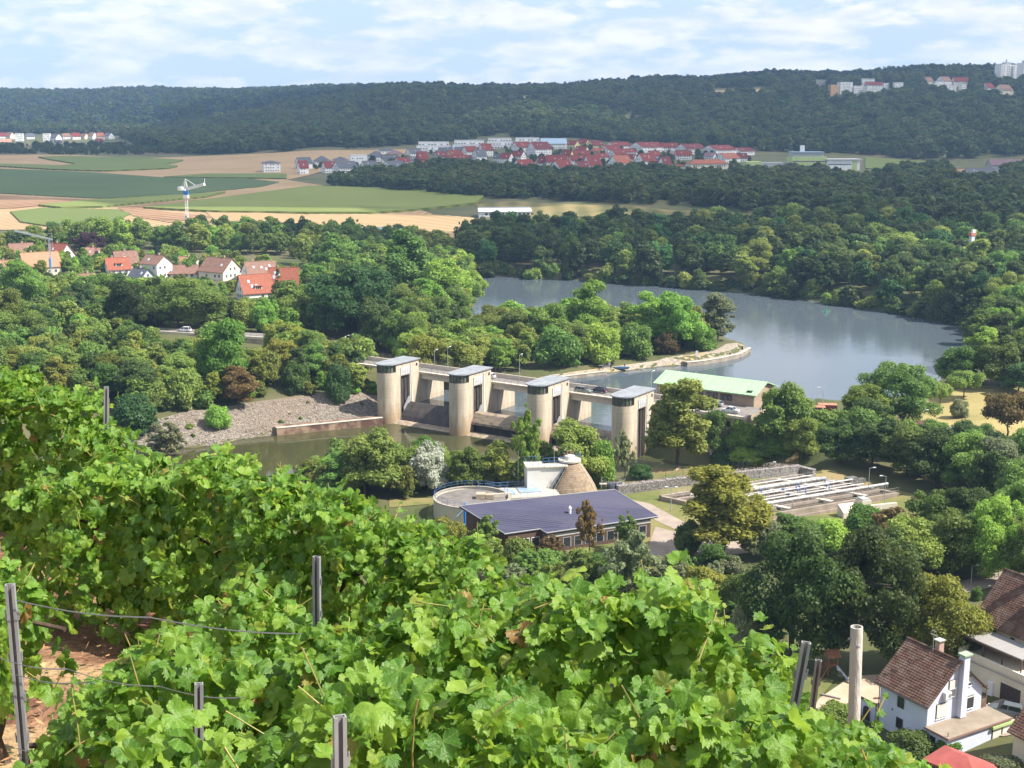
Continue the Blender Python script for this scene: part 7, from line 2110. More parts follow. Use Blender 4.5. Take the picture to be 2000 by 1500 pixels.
# ------------------------------------------------------------------ tree shapes
def unit(v):
    return v / (np.linalg.norm(v, axis=-1, keepdims=True) + 1e-9)
def crown_mesh(name, seed, kind, n, leaf, W0=10.0, H0=13.0):
    """leaf clumps spread through lobes; metric size W0 x H0, returned normalised to width 1, height 1"""
    g = np.random.default_rng(seed)
    def lobes_ell(c, r, nl, lr, shell=(0.45, 0.85)):
        d = unit(g.normal(size=(nl, 3))); d[:, 2] = np.where(d[:, 2] < -0.75, -d[:, 2], d[:, 2])
        s = g.uniform(*shell, size=(nl, 1))
        return np.array(c) + d * s * np.array(r), g.uniform(*lr, size=nl)
    if kind == 'round':
        L, r = lobes_ell((0, 0, .50 * H0), (.42 * W0, .42 * W0, .45 * H0), 54, (.06 * W0, .17 * W0), (.5, 1.0))
        core = (np.array([[0, 0, .52 * H0]]), np.array([.30 * W0]))
    elif kind == 'broad':
        L, r = lobes_ell((0, 0, .48 * H0), (.45 * W0, .45 * W0, .47 * H0), 80, (.045 * W0, .13 * W0), (.5, 1.0))
        core = (np.array([[0, 0, .5 * H0], [.15 * W0, 0, .55 * H0], [-.15 * W0, .1 * W0, .5 * H0]]), np.array([.26 * W0] * 3))
    elif kind == 'oval':
        L, r = lobes_ell((0, 0, .51 * H0), (.40 * W0, .40 * W0, .46 * H0), 54, (.06 * W0, .18 * W0), (.5, 1.02))
        core = (np.array([[0, 0, .45 * H0], [0, 0, .65 * H0]]), np.array([.28 * W0, .24 * W0]))
    elif kind == 'poplar':
        zz = g.uniform(.12, .98, 44) * H0
        rad = .42 * W0 * np.sin(np.clip((zz / H0 * 1.02) ** .8, 0, 1) * 3.05) * g.uniform(.5, 1.0, 44)
        an = g.uniform(0, 6.283, 44)
        L = np.stack([np.cos(an) * rad, np.sin(an) * rad, zz], -1); r = g.uniform(.10, .19, 44) * W0
        core = (np.array([[0, 0, .35 * H0], [0, 0, .55 * H0], [0, 0, .75 * H0]]), np.array([.26, .24, .15]) * W0)
    elif kind == 'spread':
        L, r = lobes_ell((0, 0, .68 * H0), (.46 * W0, .46 * W0, .24 * H0), 34, (.08 * W0, .15 * W0), (.5, .98))
        core = (np.array([[0, 0, .66 * H0]]), np.array([.22 * W0]))
    elif kind == 'bush':
        L, r = lobes_ell((0, 0, .42 * H0), (.40 * W0, .40 * W0, .46 * H0), 26, (.12 * W0, .22 * W0), (.4, .9))
        core = (np.array([[0, 0, .35 * H0]]), np.array([.30 * W0]))
    elif kind == 'airy':
        L, r = lobes_ell((0, 0, .56 * H0), (.42 * W0, .42 * W0, .42 * H0), 120, (.025 * W0, .075 * W0), (.25, 1.05))
        core = (np.array([[0, 0, .5 * H0]]), np.array([.10 * W0]))
    elif kind == 'conifer':
        k = 60
        zz = np.sort(g.uniform(.06, .98, k)) * H0
        rad = .45 * W0 * (1 - zz / H0) ** .85 * g.uniform(.55, 1.0, k); an = np.arange(k) * 2.4
        L = np.stack([np.cos(an) * rad, np.sin(an) * rad, zz - rad * .25], -1); r = (.05 + .13 * (1 - zz / H0)) * W0
        core = (np.array([[0, 0, .25 * H0], [0, 0, .5 * H0]]), np.array([.2, .12]) * W0)
    if kind not in ('conifer', 'poplar'):
        ph = g.uniform(0, 6.28, 4); an = np.arctan2(L[:, 1], L[:, 0])
        f_ = 1 + .20 * np.sin(an + ph[0]) + .16 * np.sin(2 * an + ph[1] + 3 * L[:, 2] / H0) + .10 * np.sin(3 * an + ph[2] - 5 * L[:, 2] / H0)
        L[:, :2] *= f_[:, None]
        L[:, 2] += .07 * H0 * np.sin(an + ph[3]) * (L[:, 2] / H0)
    L = np.concatenate([L, core[0]]); r = np.concatenate([r, core[1]])
    ltint = g.uniform(0, .55, len(L))
    wts = r ** 2; wts[-len(core[1]):] *= .35; wts /= wts.sum()
    m = n * 3
    li = g.choice(len(L), m, p=wts)
    d = unit(g.normal(size=(m, 3)) + np.array([0, 0, .25]))
    rr = 1 + g.normal(-.10, .17, (m, 1))
    flat = np.array([1, 1, .78])
    p = L[li] + d * rr * r[li][:, None] * flat
    keep = np.ones(m, bool)
    for k in range(len(L)):
        q = (p - L[k]) / flat
        keep &= ~((np.linalg.norm(q, axis=1) < r[k] * .68) & (li != k))
    zmin = .02 * H0 if kind in ('bush', 'conifer') else .30 * H0 if kind == 'spread' else .05 * H0
    keep &= p[:, 2] > zmin
    ii = np.nonzero(keep)[0][:n]
    p = p[ii]; d = d[ii]; li = li[ii]; k = len(p)
    nr = unit(d * .75 + g.normal(size=(k, 3)) * .55 + np.array([0, 0, .35]))
    t = unit(np.cross(nr, g.normal(size=(k, 3))))
    b = np.cross(nr, t)
    s = leaf * g.uniform(.55, 1.45, (k, 1))
    V = np.empty((k, 4, 3))
    V[:, 0] = p - t * s; V[:, 2] = p + t * s
    V[:, 1] = p + b * s * .62 + nr * s * .22; V[:, 3] = p - b * s * .62 + nr * s * .22
    tint = np.clip(ltint[li] + g.uniform(0, .45, k), 0, 1)
    V = V.reshape(-1, 3) / np.array([W0, W0, H0])
    me = mesh_np(name, V, np.arange(k * 4).reshape(-1, 4), LEAF['green'], {'tint': np.repeat(tint, 4)})
    return me
def trunk_mesh(name, seed, r=0.022, top=0.72, limbs=6, lean=0.03):
    g = random.Random(seed)
    b = MB()
    pts = [(0, 0, -0.04)]
    x = y = 0
    for i in range(1, 6):
        x += g.uniform(-lean, lean); y += g.uniform(-lean, lean)
        pts.append((x, y, top * i / 5))
    for i in range(5):
        b.cyl(pts[i], pts[i + 1], r * (1.25 - .22 * i), r * (1.25 - .22 * (i + 1)), 7, caps=False)
    for k in range(limbs):
        i = g.randint(2, 4)
        p = Vector(pts[i]); a = g.uniform(0, 6.28); ln = g.uniform(.22, .34)
        q = p + Vector((math.cos(a) * ln, math.sin(a) * ln, g.uniform(.08, .2)))
        m_ = p.lerp(q, .5) + Vector((0, 0, .03))
        b.cyl(p, m_, r * .5, r * .33, 5, caps=False); b.cyl(m_, q, r * .33, r * .12, 5, caps=False)
    return b.mesh(name, bark)
CROWN = {}; LOD = {}
spec = dict(round=(17000, .21, 10, 12), broad=(26000, .22, 15, 15), oval=(16000, .21, 8, 14), poplar=(16000, .25, 10, 20),
            spread=(8500, .19, 9, 6), bush=(8500, .17, 6, 5), airy=(7000, .19, 8, 9), conifer=(9000, .18, 6, 13))
for ki, (k, (n, lf, w0, h0)) in enumerate(spec.items()):
    CROWN[k] = [crown_mesh('crown_' + k, 11 + 7 * ki + s, k, n, lf, w0, h0) for s in range(3 if k in ('round', 'oval', 'broad') else 2)]
    LOD[k] = [crown_mesh('crown_far_' + k, 301 + 7 * ki + s, k, max(1500, n // 6), lf * 2.1, w0, h0) for s in range(3 if k in ('round', 'oval', 'broad') else 2)]
TRUNK = [trunk_mesh('trunk', s) for s in range(4)]
TRUNK_THIN = [trunk_mesh('trunk', s + 20, r=0.012, limbs=7) for s in range(2)]
TREES = []
KIND_NAME = dict(round='broadleaf_tree', broad='broadleaf_tree', oval='broadleaf_tree', poplar='poplar_tree', spread='fruit_tree', bush='shrub', airy='young_tree', conifer='conifer_tree')
def tree(x, y, z, w, h, kind, tone, zone, label=None, far=False, group=None):
    TREES.append(dict(x=x, y=y, z=z, w=w, h=h, kind=kind, tone=tone, zone=zone, label=label, far=far, rot=rnd.uniform(0, 6.28)))
def plant(t):
    kind, w, h = t['kind'], t['w'], t['h']
    root = empty(KIND_NAME[kind], (t['x'], t['y'], t['z'] - .15), t['rot'])
    ms = (LOD if t['far'] else CROWN)[kind]
    c = new_obj('crown', ms[rnd.randrange(len(ms))], root)
    c.scale = (w * rnd.uniform(.9, 1.14), w * rnd.uniform(.9, 1.14), h)
    c.material_slots[0].link = 'OBJECT'
    c.material_slots[0].material = LEAF[t['tone']]
    if kind != 'bush':
        tm = TRUNK_THIN if kind in ('airy', 'poplar', 'conifer') else TRUNK
        q = new_obj('trunk', tm[rnd.randrange(len(tm))], root)
        q.scale = (h * .9, h * .9, h)
    t['o'] = root
    return root
def tree_px(px, vtop, vbase, wpx, kind, tone, zone, label=None, far=False, at=None):
    q = at or hit(px, vbase)
    d = math.hypot(q.y, 0) / CP * 1.0
    s = F / (q.y * CP - (q.z - HC) * SP)
    h = (vbase - vtop) / s / CP * 1.0
    return tree(q.x, q.y, q.z, wpx / s * 1.04, h, kind, tone, zone, label, far)
TAKEN = []
def scatter(poly, spacing, hr, ratio, kinds, tones, zone, far=False, avoid=(), jit=0.35, maxn=400, size_by=None):
    wp = [tuple(hit(a, b)[:2]) for a, b in poly]
    x0 = min(p[0] for p in wp); x1 = max(p[0] for p in wp); y0 = min(p[1] for p in wp); y1 = max(p[1] for p in wp)
    k = 0
    row = 0
    y = y0
    while y < y1:
        x = x0 + (spacing / 2 if row % 2 else 0)
        while x < x1:
            xx = x + rnd.uniform(-jit, jit) * spacing; yy = y + rnd.uniform(-jit, jit) * spacing
            x += spacing
            if not pip(xx, yy, wp): continue
            z = float(tz(xx, yy))
            if z < 1.0: continue
            u, v = proj(xx, yy, z)
            if u < -40 or u > 2040: continue
            if any(pip(u, v, a) for a in avoid): continue
            if any((xx - a) ** 2 + (yy - b) ** 2 < (r + spacing * .3) ** 2 for a, b, r in TAKEN): continue
            if k >= maxn: return
            h = rnd.uniform(*hr)
            kd = rnd.choice(kinds)
            wd = h * rnd.uniform(*ratio) * (.75 if kd in ('oval', 'poplar') else .5 if kd == 'conifer' else 1.0)
            tree(xx, yy, z, wd, h, kd, rnd.choice(tones), zone, None, far)
            k += 1
        y += spacing * .87
        row += 1

# ------------------------------------------------------------------ single trees the photograph lets one pick out
T = tree_px
# left half, beyond the river
T(178, 452, 500, 54, 'broad', 'purple', 'village', 'dark purple copper beech behind the village houses')
T(700, 515, 655, 150, 'broad', 'deep', 'left', 'big deep green broad tree on the far bank behind the weir')
T(672, 455, 560, 95, 'round', 'green', 'left', 'rounded pale topped lime tree right of the orange roofs')
T(808, 452, 600, 112, 'oval', 'green', 'left', 'tallest green poplar at the neck of the peninsula')
T(868, 500, 612, 95, 'round', 'fresh', 'left', 'light green tree at the lake edge of the peninsula')
T(838, 545, 640, 70, 'oval', 'fresh', 'left', 'fresh green slim tree near the path by the lake')
T(590, 545, 640, 110, 'round', 'green', 'left', 'mid green tree close behind the orange tiled house')
T(440, 618, 760, 110, 'round', 'fresh', 'left', 'bright yellow green tree below the bridge with the white car')
T(545, 525, 600, 40, 'conifer', 'dark', 'left', 'dark narrow tree against the orange roofed house', )
T(55, 512, 620, 100, 'broad', 'green', 'left', 'large green tree below the tan roofed long house')
T(20, 560, 660, 70, 'round', 'olive', 'left', 'olive brown tree at the left margin below the blue house')
T(160, 575, 650, 55, 'conifer', 'spruce', 'left', 'dark blue green spruce among the trees below the village')
T(130, 565, 630, 60, 'bush', 'rust', 'left', 'orange tinged shrub beside the dark spruce')
T(255, 545, 650, 90, 'round', 'dark', 'left', 'dark green tree below the grey blue house')
T(310, 468, 530, 20, 'conifer', 'spruce', 'village', 'small dark spruce in front of the big white house')
T(190, 478, 515, 16, 'conifer', 'spruce', 'village', 'small dark conifer beside the copper beech')
T(350, 545, 640, 150, 'broad', 'green', 'left', 'wide green tree above the road with the white car')
T(265, 765, 842, 90, 'bush', 'deep', 'left', 'dark green willow bush at the top of the stony bank')
T(660, 708, 785, 60, 'bush', 'deep', 'left', 'dark green rounded shrub beside the first weir pier')
T(425, 790, 838, 48, 'bush', 'fresh', 'left', 'light green shrub growing out of the stone bank')
T(465, 715, 790, 70, 'oval', 'rust', 'left', 'brownish dry tree above the stone bank')
T(330, 820, 905, 80, 'airy', 'grey', 'near', 'thin pale sapling rising behind the vine row')
# island
T(1145, 548, 680, 72, 'oval', 'fresh', 'island', 'tallest slender pale poplar on the river island')
T(1322, 570, 686, 95, 'round', 'fresh', 'island', 'bright green round tree near the island tip')
T(1400, 572, 668, 75, 'oval', 'grey', 'island', 'grey green willow at the very tip of the island trees')
T(1270, 575, 684, 70, 'oval', 'fresh', 'island', 'light green tall tree left of the round tip tree')
T(1010, 600, 690, 90, 'round', 'olive', 'island', 'olive green tree at the lake end nearest the peninsula')
T(1065, 590, 692, 90, 'round', 'green', 'island', 'green tree left of the tall slender poplar')
T(890, 660, 745, 100, 'round', 'olive', 'island', 'broad olive tree directly behind the second weir pier')
T(830, 650, 735, 80, 'round', 'yellow', 'island', 'yellowing tree behind the bridge lamp between piers')
T(1090, 634, 716, 90, 'bush', 'green', 'island', 'mid green low tree above the stony island shore')
T(1168, 632, 706, 90, 'bush', 'fresh', 'island', 'fresh green tree beside the small hut on the island')
T(1240, 630, 697, 80, 'bush', 'green', 'island', 'green bushy tree above the blue boat')
T(1300, 644, 692, 50, 'bush', 'rust', 'island', 'reddish brown shrub among the green island trees')
T(1365, 635, 682, 70, 'bush', 'fresh', 'island', 'low fresh green shrub next to the stone quay')
# near bank of the river
T(715, 832, 975, 140, 'round', 'olive', 'near', 'large rounded light green tree before the river pool')
T(845, 858, 965, 80, 'round', 'silver', 'near', 'silvery white leaved poplar between green riverside trees')
T(905, 865, 965, 80, 'round', 'green', 'near', 'green tree immediately right of the silver leaved tree')
T(965, 860, 960, 70, 'oval', 'olive', 'near', 'olive slim tree behind the digester railing')
T(1030, 795, 960, 70, 'airy', 'fresh', 'near', 'tall light feathery tree in front of the third pier')
T(1125, 820, 945, 120, 'round', 'olive', 'near', 'brown tinged tree before the third weir gate')
T(1170, 850, 945, 70, 'bush', 'fresh', 'near', 'bright green shrub under the fourth weir pier')
T(1220, 840, 940, 45, 'airy', 'grey', 'near', 'slim pale tree in front of the fourth pier')
T(1320, 738, 910, 130, 'oval', 'olive', 'near', 'tall olive brown tree in front of the green roof')
T(1395, 795, 890, 70, 'round', 'green', 'near', 'green tree below the parking terrace')
T(1450, 810, 885, 70, 'bush', 'fresh', 'near', 'light green shrub below the silver parked car')
T(1520, 738, 880, 110, 'round', 'green', 'near', 'leafy green tree at the right end of the green roof')
T(1565, 810, 895, 70, 'round', 'olive', 'near', 'brownish tree below the purple container')
T(1510, 845, 895, 70, 'bush', 'green', 'near', 'round green bush above the gabion wall')
T(1415, 880, 905, 60, 'bush', 'deep', 'near', 'low green bush on the slope above the gabion wall')
T(1460, 872, 902, 80, 'bush', 'fresh', 'near', 'mounded green bushes on the slope beside the wall')
T(1250, 905, 935, 50, 'bush', 'deep', 'near', 'low green bush above the left end of the wall')
# right side
T(1745, 705, 830, 140, 'broad', 'green', 'right', 'big green tree by the lake beside the purple container')
T(1690, 745, 838, 90, 'round', 'fresh', 'right', 'lighter green tree left of the big lakeside tree')
T(1800, 745, 800, 55, 'spread', 'green', 'right', 'small spreading fruit tree on the dry meadow')
T(1835, 748, 792, 50, 'spread', 'olive', 'right', 'second small fruit tree on the meadow by the lake')
T(1882, 722, 778, 75, 'spread', 'green', 'right', 'umbrella shaped fruit tree in the middle of the meadow')
T(1872, 778, 816, 36, 'bush', 'grey', 'right', 'grey green vase shaped bush on the dry meadow')
T(1965, 770, 855, 110, 'spread', 'rust', 'right', 'brown scorched tree at the right side of the meadow')
T(1915, 640, 750, 75, 'oval', 'fresh', 'right', 'tall light green poplar at the lake end of the meadow')
T(1870, 672, 755, 85, 'round', 'green', 'right', 'round green tree leaning over the lake by the meadow')
T(1960, 655, 760, 90, 'round', 'green', 'right', 'green tree above the meadow right of the tall poplar')
T(1990, 700, 770, 90, 'round', 'deep', 'right', 'deep green tree at the upper corner of the meadow')
for i, (px, vt, vb, wp_, tn) in enumerate([(1640, 808, 905, 100, 'dark'), (1705, 812, 915, 110, 'dark'), (1770, 825, 930, 110, 'green'), (1825, 835, 950, 100, 'dark'),
        (1890, 835, 960, 100, 'green'), (1955, 850, 965, 110, 'grey'), (2010, 830, 950, 100, 'green'), (1930, 870, 985, 90, 'dark'), (1990, 890, 1010, 90, 'green')]):
    T(px, vt, vb, wp_, 'round', tn, 'bankrow')
T(1410, 905, 1085, 150, 'oval', 'yellow', 'plant', 'lime yellow tree standing before the treatment basins')
T(1345, 1010, 1085, 60, 'bush', 'green', 'plant', 'green bush at the foot of the lime yellow tree')
T(1540, 1025, 1300, 190, 'broad', 'dark', 'plant', 'huge dark green maple above the playground')
T(1665, 1030, 1300, 190, 'broad', 'dark', 'plant', 'second huge dark maple right above the wooden climbing tower')
T(1815, 1115, 1310, 185, 'broad', 'yellow', 'plant', 'golden olive tree behind the white house roof')
T(1790, 1190, 1300, 120, 'round', 'olive', 'plant', 'brown olive tree directly behind the white house ridge')
T(1895, 1215, 1320, 60, 'round', 'green', 'plant', 'green tree between the two brown roofed houses')
T(1760, 990, 1085, 130, 'airy', 'rust', 'plant', 'rust brown withered tree in front of the basins')
T(1830, 1010, 1095, 80, 'airy', 'rust', 'plant', 'brown dry tree right of the withered tree')
T(1860, 985, 1130, 120, 'round', 'green', 'plant', 'full green tree right of the brown withered trees')
T(1930, 960, 1130, 130, 'broad', 'fresh', 'plant', 'light green spreading tree above the road by the houses')
T(1995, 930, 1060, 130, 'broad', 'green', 'plant', 'green tree at the right margin above the road')
T(2010, 1010, 1150, 130, 'broad', 'green', 'plant', 'green tree behind the brown roofed house chimney')
T(1690, 980, 1060, 90, 'bush', 'green', 'plant', 'green shrub below the right corner of the basins')
T(1560, 1000, 1075, 110, 'round', 'green', 'plant', 'mid green tree below the middle of the basins')
T(1620, 1010, 1080, 90, 'bush', 'fresh', 'plant', 'fresh green bush below the middle of the basins')
T(1490, 1010, 1090, 80, 'round', 'grey', 'plant', 'dull green tree right of the lime yellow tree')
T(1230, 1030, 1190, 130, 'airy', 'grey', 'plant', 'grey green willow in front of the blue roofed building')
T(1140, 1075, 1190, 100, 'airy', 'olive', 'plant', 'thin olive willow left of the grey green willow')
T(1310, 1075, 1180, 110, 'airy', 'grey', 'plant', 'pale willow shrub right of the grey green willow')
T(1225, 1000, 1080, 60, 'airy', 'green', 'plant', 'green young tree before the blue roof eave')
T(1150, 975, 1090, 55, 'airy', 'rust', 'plant', 'bare reddish twiggy tree against the blue roof')
T(1080, 1040, 1110, 70, 'airy', 'rust', 'plant', 'sparse tree with red leaves before the blue roof')
T(945, 1005, 1085, 60, 'airy', 'green', 'plant', 'dark green sapling at the left end of the blue roof')
T(870, 1010, 1080, 90, 'bush', 'yellow', 'plant', 'yellow green shrub beside the blue frame posts')
T(790, 1010, 1090, 90, 'bush', 'grey', 'plant', 'grey green shrub left of the round tank')
T(1380, 1095, 1200, 100, 'round', 'yellow', 'plant', 'yellow green tree left of the dark maples')
T(1440, 1110, 1230, 90, 'round', 'green', 'plant', 'mid green tree between yellow tree and dark maple')
T(1460, 1170, 1290, 90, 'bush', 'grey', 'plant', 'grey green bush behind the vine row end')
T(1640, 1372, 1412, 80, 'bush', 'green', 'garden', 'green garden shrub beside the white pole')
T(1780, 1425, 1475, 90, 'bush', 'dark', 'garden', 'dark green shrub at the corner of the white house')
T(1850, 1440, 1478, 60, 'bush', 'fresh', 'garden', 'bright lime green shrub below the flat roof annex')
T(1960, 1475, 1510, 90, 'bush', 'grey', 'garden', 'grey green bush right of the red garden roof')
T(1895, 1490, 1520, 14, 'conifer', 'spruce', 'garden', 'small dark conifer in front of the red garden roof')
T(1985, 1485, 1530, 22, 'conifer', 'olive', 'garden', 'small conifer at the corner of the cream house')
T(1907, 1143, 1172, 22, 'bush', 'green', 'garden', 'small round shrub beside the street wall')
for t_ in TREES:
    TAKEN.append((t_['x'], t_['y'], t_['w'] * .33))
# ------------------------------------------------------------------ tree masses, one by one
houses_av = [(-40,478),(420,500),(590,520),(590,592),(450,592),(330,552),(120,560),(-40,575)]
road_av = [(325,628),(380,628),(510,655),(510,690),(430,680),(325,665)]
scatter([(-80,700),(-80,585),(60,578),(200,580),(300,570),(450,600),(540,598),(640,590),(760,600),(760,640),(640,660),(480,660),(350,645),(200,660),(60,700)], 8.2, (9, 14), (.8, 1.1), ['round', 'oval', 'round', 'broad'], ['green', 'green', 'olive', 'dark', 'fresh'], 'left', avoid=[road_av, houses_av])
scatter([(-60,790),(-60,700),(100,690),(330,668),(480,690),(690,705),(730,722),(730,772),(690,772),(600,768),(500,783),(420,798),(300,812),(230,812),(100,800)], 7.0, (8, 12.5), (.8, 1.1), ['round', 'round', 'oval', 'bush'], ['olive', 'olive', 'green', 'yellow', 'green', 'dark'], 'slope', avoid=[road_av], jit=.45)
scatter([(225,818),(300,816),(420,800),(500,785),(600,770),(690,775),(730,774),(730,762),(690,763),(600,755),(500,768),(420,782),(300,798),(225,800)], 4.6, (3, 6.5), (.9, 1.3), ['bush'], ['green', 'fresh', 'olive', 'dark'], 'slope', jit=.5)
scatter([(260,850),(420,803),(600,780),(730,772),(730,800),(600,822),(420,858),(300,872)], 7.5, (.7, 2.2), (1.0, 1.5), ['bush'], ['olive', 'fresh', 'green', 'grey'], 'slope', jit=.5, maxn=30)
scatter([(600,590),(700,555),(800,535),(880,520),(908,546),(910,600),(898,640),(850,690),(800,702),(745,690),(640,640)], 7.8, (10, 16), (.7, .95), ['round', 'oval', 'round'], ['green', 'green', 'olive', 'fresh', 'dark'], 'peninsula')
scatter([(1330,905),(1500,885),(1560,880),(1590,905),(1590,880),(1560,850),(1420,850),(1330,860)], 6.0, (4.5, 7.5), (.9, 1.1), ['bush', 'round'], ['green', 'fresh', 'dark'], 'near')
scatter([(760,725),(830,722),(900,740),(830,745)], 5.5, (4, 8), (.9, 1.1), ['bush', 'round'], ['olive', 'fresh', 'green'], 'island')
scatter([(-80,500),(0,490),(150,470),(300,475),(500,470),(700,478),(860,490),(880,520),(640,545),(560,500),(480,500),(300,492),(180,488)], 12, (10, 16), (.8, 1.1), ['round', 'broad', 'oval', 'round'], ['green', 'green', 'olive', 'olive', 'fresh', 'dark'], 'behind')
scatter([(-40,578),(-40,500),(180,500),(420,505),(580,540),(580,590),(450,590),(300,560),(120,560)], 11, (5, 8.5), (.8, 1.1), ['round', 'bush'], ['green', 'fresh', 'olive'], 'village')
scatter([(800,738),(900,745),(960,736),(1080,716),(1200,699),(1300,687),(1370,676),(1410,664),(1390,655),(1300,650),(1150,638),(1020,642),(965,658),(900,690),(800,700)], 6.6, (8, 12.5), (.85, 1.05), ['round', 'oval', 'round'], ['fresh', 'fresh', 'olive', 'green', 'olive'], 'island')
scatter([(900,531),(1000,536),(1100,541),(1300,553),(1450,565),(1600,583),(1750,605),(1850,624),(1960,636),(2060,626),(2060,480),(1900,470),(1700,455),(1450,452),(1200,450),(1000,458),(900,480)], 11.5, (11, 18), (.8, 1.1), ['round', 'oval', 'broad', 'round'], ['dark', 'forest', 'green', 'dark', 'forest', 'olive', 'deep'], 'farbank', avoid=[[(1880,505),(1930,505),(1935,535),(1880,535)]])  # mostly dark leaf tones, putting the cloud shade into the crown colours
scatter([(1910,640),(2060,630),(2060,740),(1960,760),(1930,700)], 11, (9, 15), (.8, 1.0), ['round', 'oval'], ['green', 'fresh', 'dark'], 'right')
scatter([(1590,870),(1700,885),(1800,905),(1900,950),(2060,985),(2060,900),(1960,880),(1850,870),(1700,850),(1600,845)], 6.6, (6, 10.5), (.9, 1.15), ['round', 'bush'], ['dark', 'green', 'green'], 'bankrow')
scatter([(1700,1140),(1760,1085),(1900,1060),(2060,1050),(2060,1120),(1930,1130),(1850,1150),(1760,1180)], 7.2, (8, 12.5), (.85, 1.1), ['round', 'broad'], ['green', 'dark', 'olive'], 'plant')
scatter([(820,1090),(960,1085),(1040,1110),(1330,1120),(1480,1150),(1480,1300),(1380,1290),(1000,1250)], 5.6, (4, 7.5), (.9, 1.2), ['airy', 'bush', 'round', 'bush'], ['grey', 'olive', 'green'], 'plant')
scatter([(600,990),(600,935),(760,940),(1000,942),(1180,925),(1205,945),(1000,966),(760,976)], 4.4, (4.5, 9.5), (.8, 1.05), ['bush', 'round', 'oval'], ['green', 'olive', 'fresh'], 'near')
scatter([(800,738),(880,752),(960,740),(960,728)], 5, (4, 6), (.9, 1.2), ['bush'], ['fresh', 'olive'], 'island')
# shrubs along the far shore hang over the water
for px in range(905, 1940, 17):
    v = np.interp(px, [900, 1000, 1100, 1200, 1300, 1450, 1600, 1750, 1850, 1940], [541, 545, 549, 555, 562, 574, 593, 615, 634, 648])
    q = P(px + rnd.uniform(-6, 6), v - rnd.uniform(1.5, 7.5), ZU)
    tree(q.x, q.y, ZU - .2, rnd.uniform(6.5, 10.5), rnd.uniform(4.5, 10), 'bush', rnd.choice(['dark', 'green', 'olive', 'forest']), 'shore', far=True)

# the 300 or so that show largest stand as trees of their own, the rest of the mass is one planting
for t_ in TREES:
    t_['u'], t_['v'] = proj(t_['x'], t_['y'], t_['z'])
    t_['show'] = math.sqrt(t_['h'] * t_['w']) / t_['y'] * (1.0 if t_['zone'] != 'farbank' or t_['v'] > 500 else .8)
KEEP = [(0, 478, 140, 534, 560), (150, 486, 208, 508, 570), (318, 505, 396, 538, 560), (463, 514, 545, 548, 545), (322, 624, 378, 661, 405), (462, 650, 502, 680, 400), (453, 518, 533, 582, 520), (523, 518, 584, 570, 520), (270, 500, 333, 543, 540), (196, 505, 255, 535, 560), (383, 506, 466, 545, 560), (1790, 738, 1925, 818, 300), (22, 478, 140, 520, 560), (1290, 722, 1500, 792, 285), (1555, 790, 1625, 815, 280), (1490, 735, 1660, 788, 285)]
def blocks(t):
    """a tree standing before something the photograph shows is kept low enough to leave it in view"""
    if t['label']: return False
    s = F / t['y']
    for a, b_, c, e, d in KEEP:
        x0 = t['u'] - t['w'] * s * .48; x1 = t['u'] + t['w'] * s * .48
        if t['y'] < d and x1 > a and x0 < c and t['v'] > e - 4 and t['v'] - t['h'] * s < e:
            h = (t['v'] - e + 3) / s
            if h < 2.2: return True
            t['w'] *= max(.6, h / t['h']); t['h'] = h
    return False
TREES = [t for t in TREES if not blocks(t)]
IN_VIEW = []
REST = []
quota = dict(tree=262, shrub=120)
for t_ in sorted(TREES, key=lambda t: (t['label'] is None, -t['show'])):
    q = 'shrub' if t_['kind'] == 'bush' else 'tree'
    if t_['label'] or quota[q] > 0:
        quota[q] -= 1
        plant(t_); IN_VIEW.append(t_)
    else:
        REST.append(t_)

# ------------------------------------------------------------------ far woods: masses nobody could count
far_col = bpy.data.collections.new('far_crowns')
for i, (k, j, t_) in enumerate([('round', 0, 'forest'), ('round', 1, 'forest'), ('oval', 0, 'forest'), ('round', 2, 'dark'), ('broad', 0, 'forest'), ('oval', 1, 'forest'), ('bush', 0, 'hillside'), ('round', 1, 'hillside')]):
    mm = crown_mesh('wood_crown', 700 + i, k, 620, .95, *spec[k][2:])
    mm.materials[0] = LEAF[t_]
    o = bpy.data.objects.new('wood_crown_%d' % i, mm)
    far_col.objects.link(o)
haze_blue_col = bpy.data.collections.new('ridge_crowns')
for i, o_ in enumerate(list(far_col.objects)):
    o = bpy.data.objects.new('ridge_crown_%d' % i, o_.data); o.material_slots[0].link = 'OBJECT'; o.material_slots[0].material = LEAF['spruce' if i % 3 else 'forest']; haze_blue_col.objects.link(o)  # the blue of distance haze is put into these crowns' leaf colour
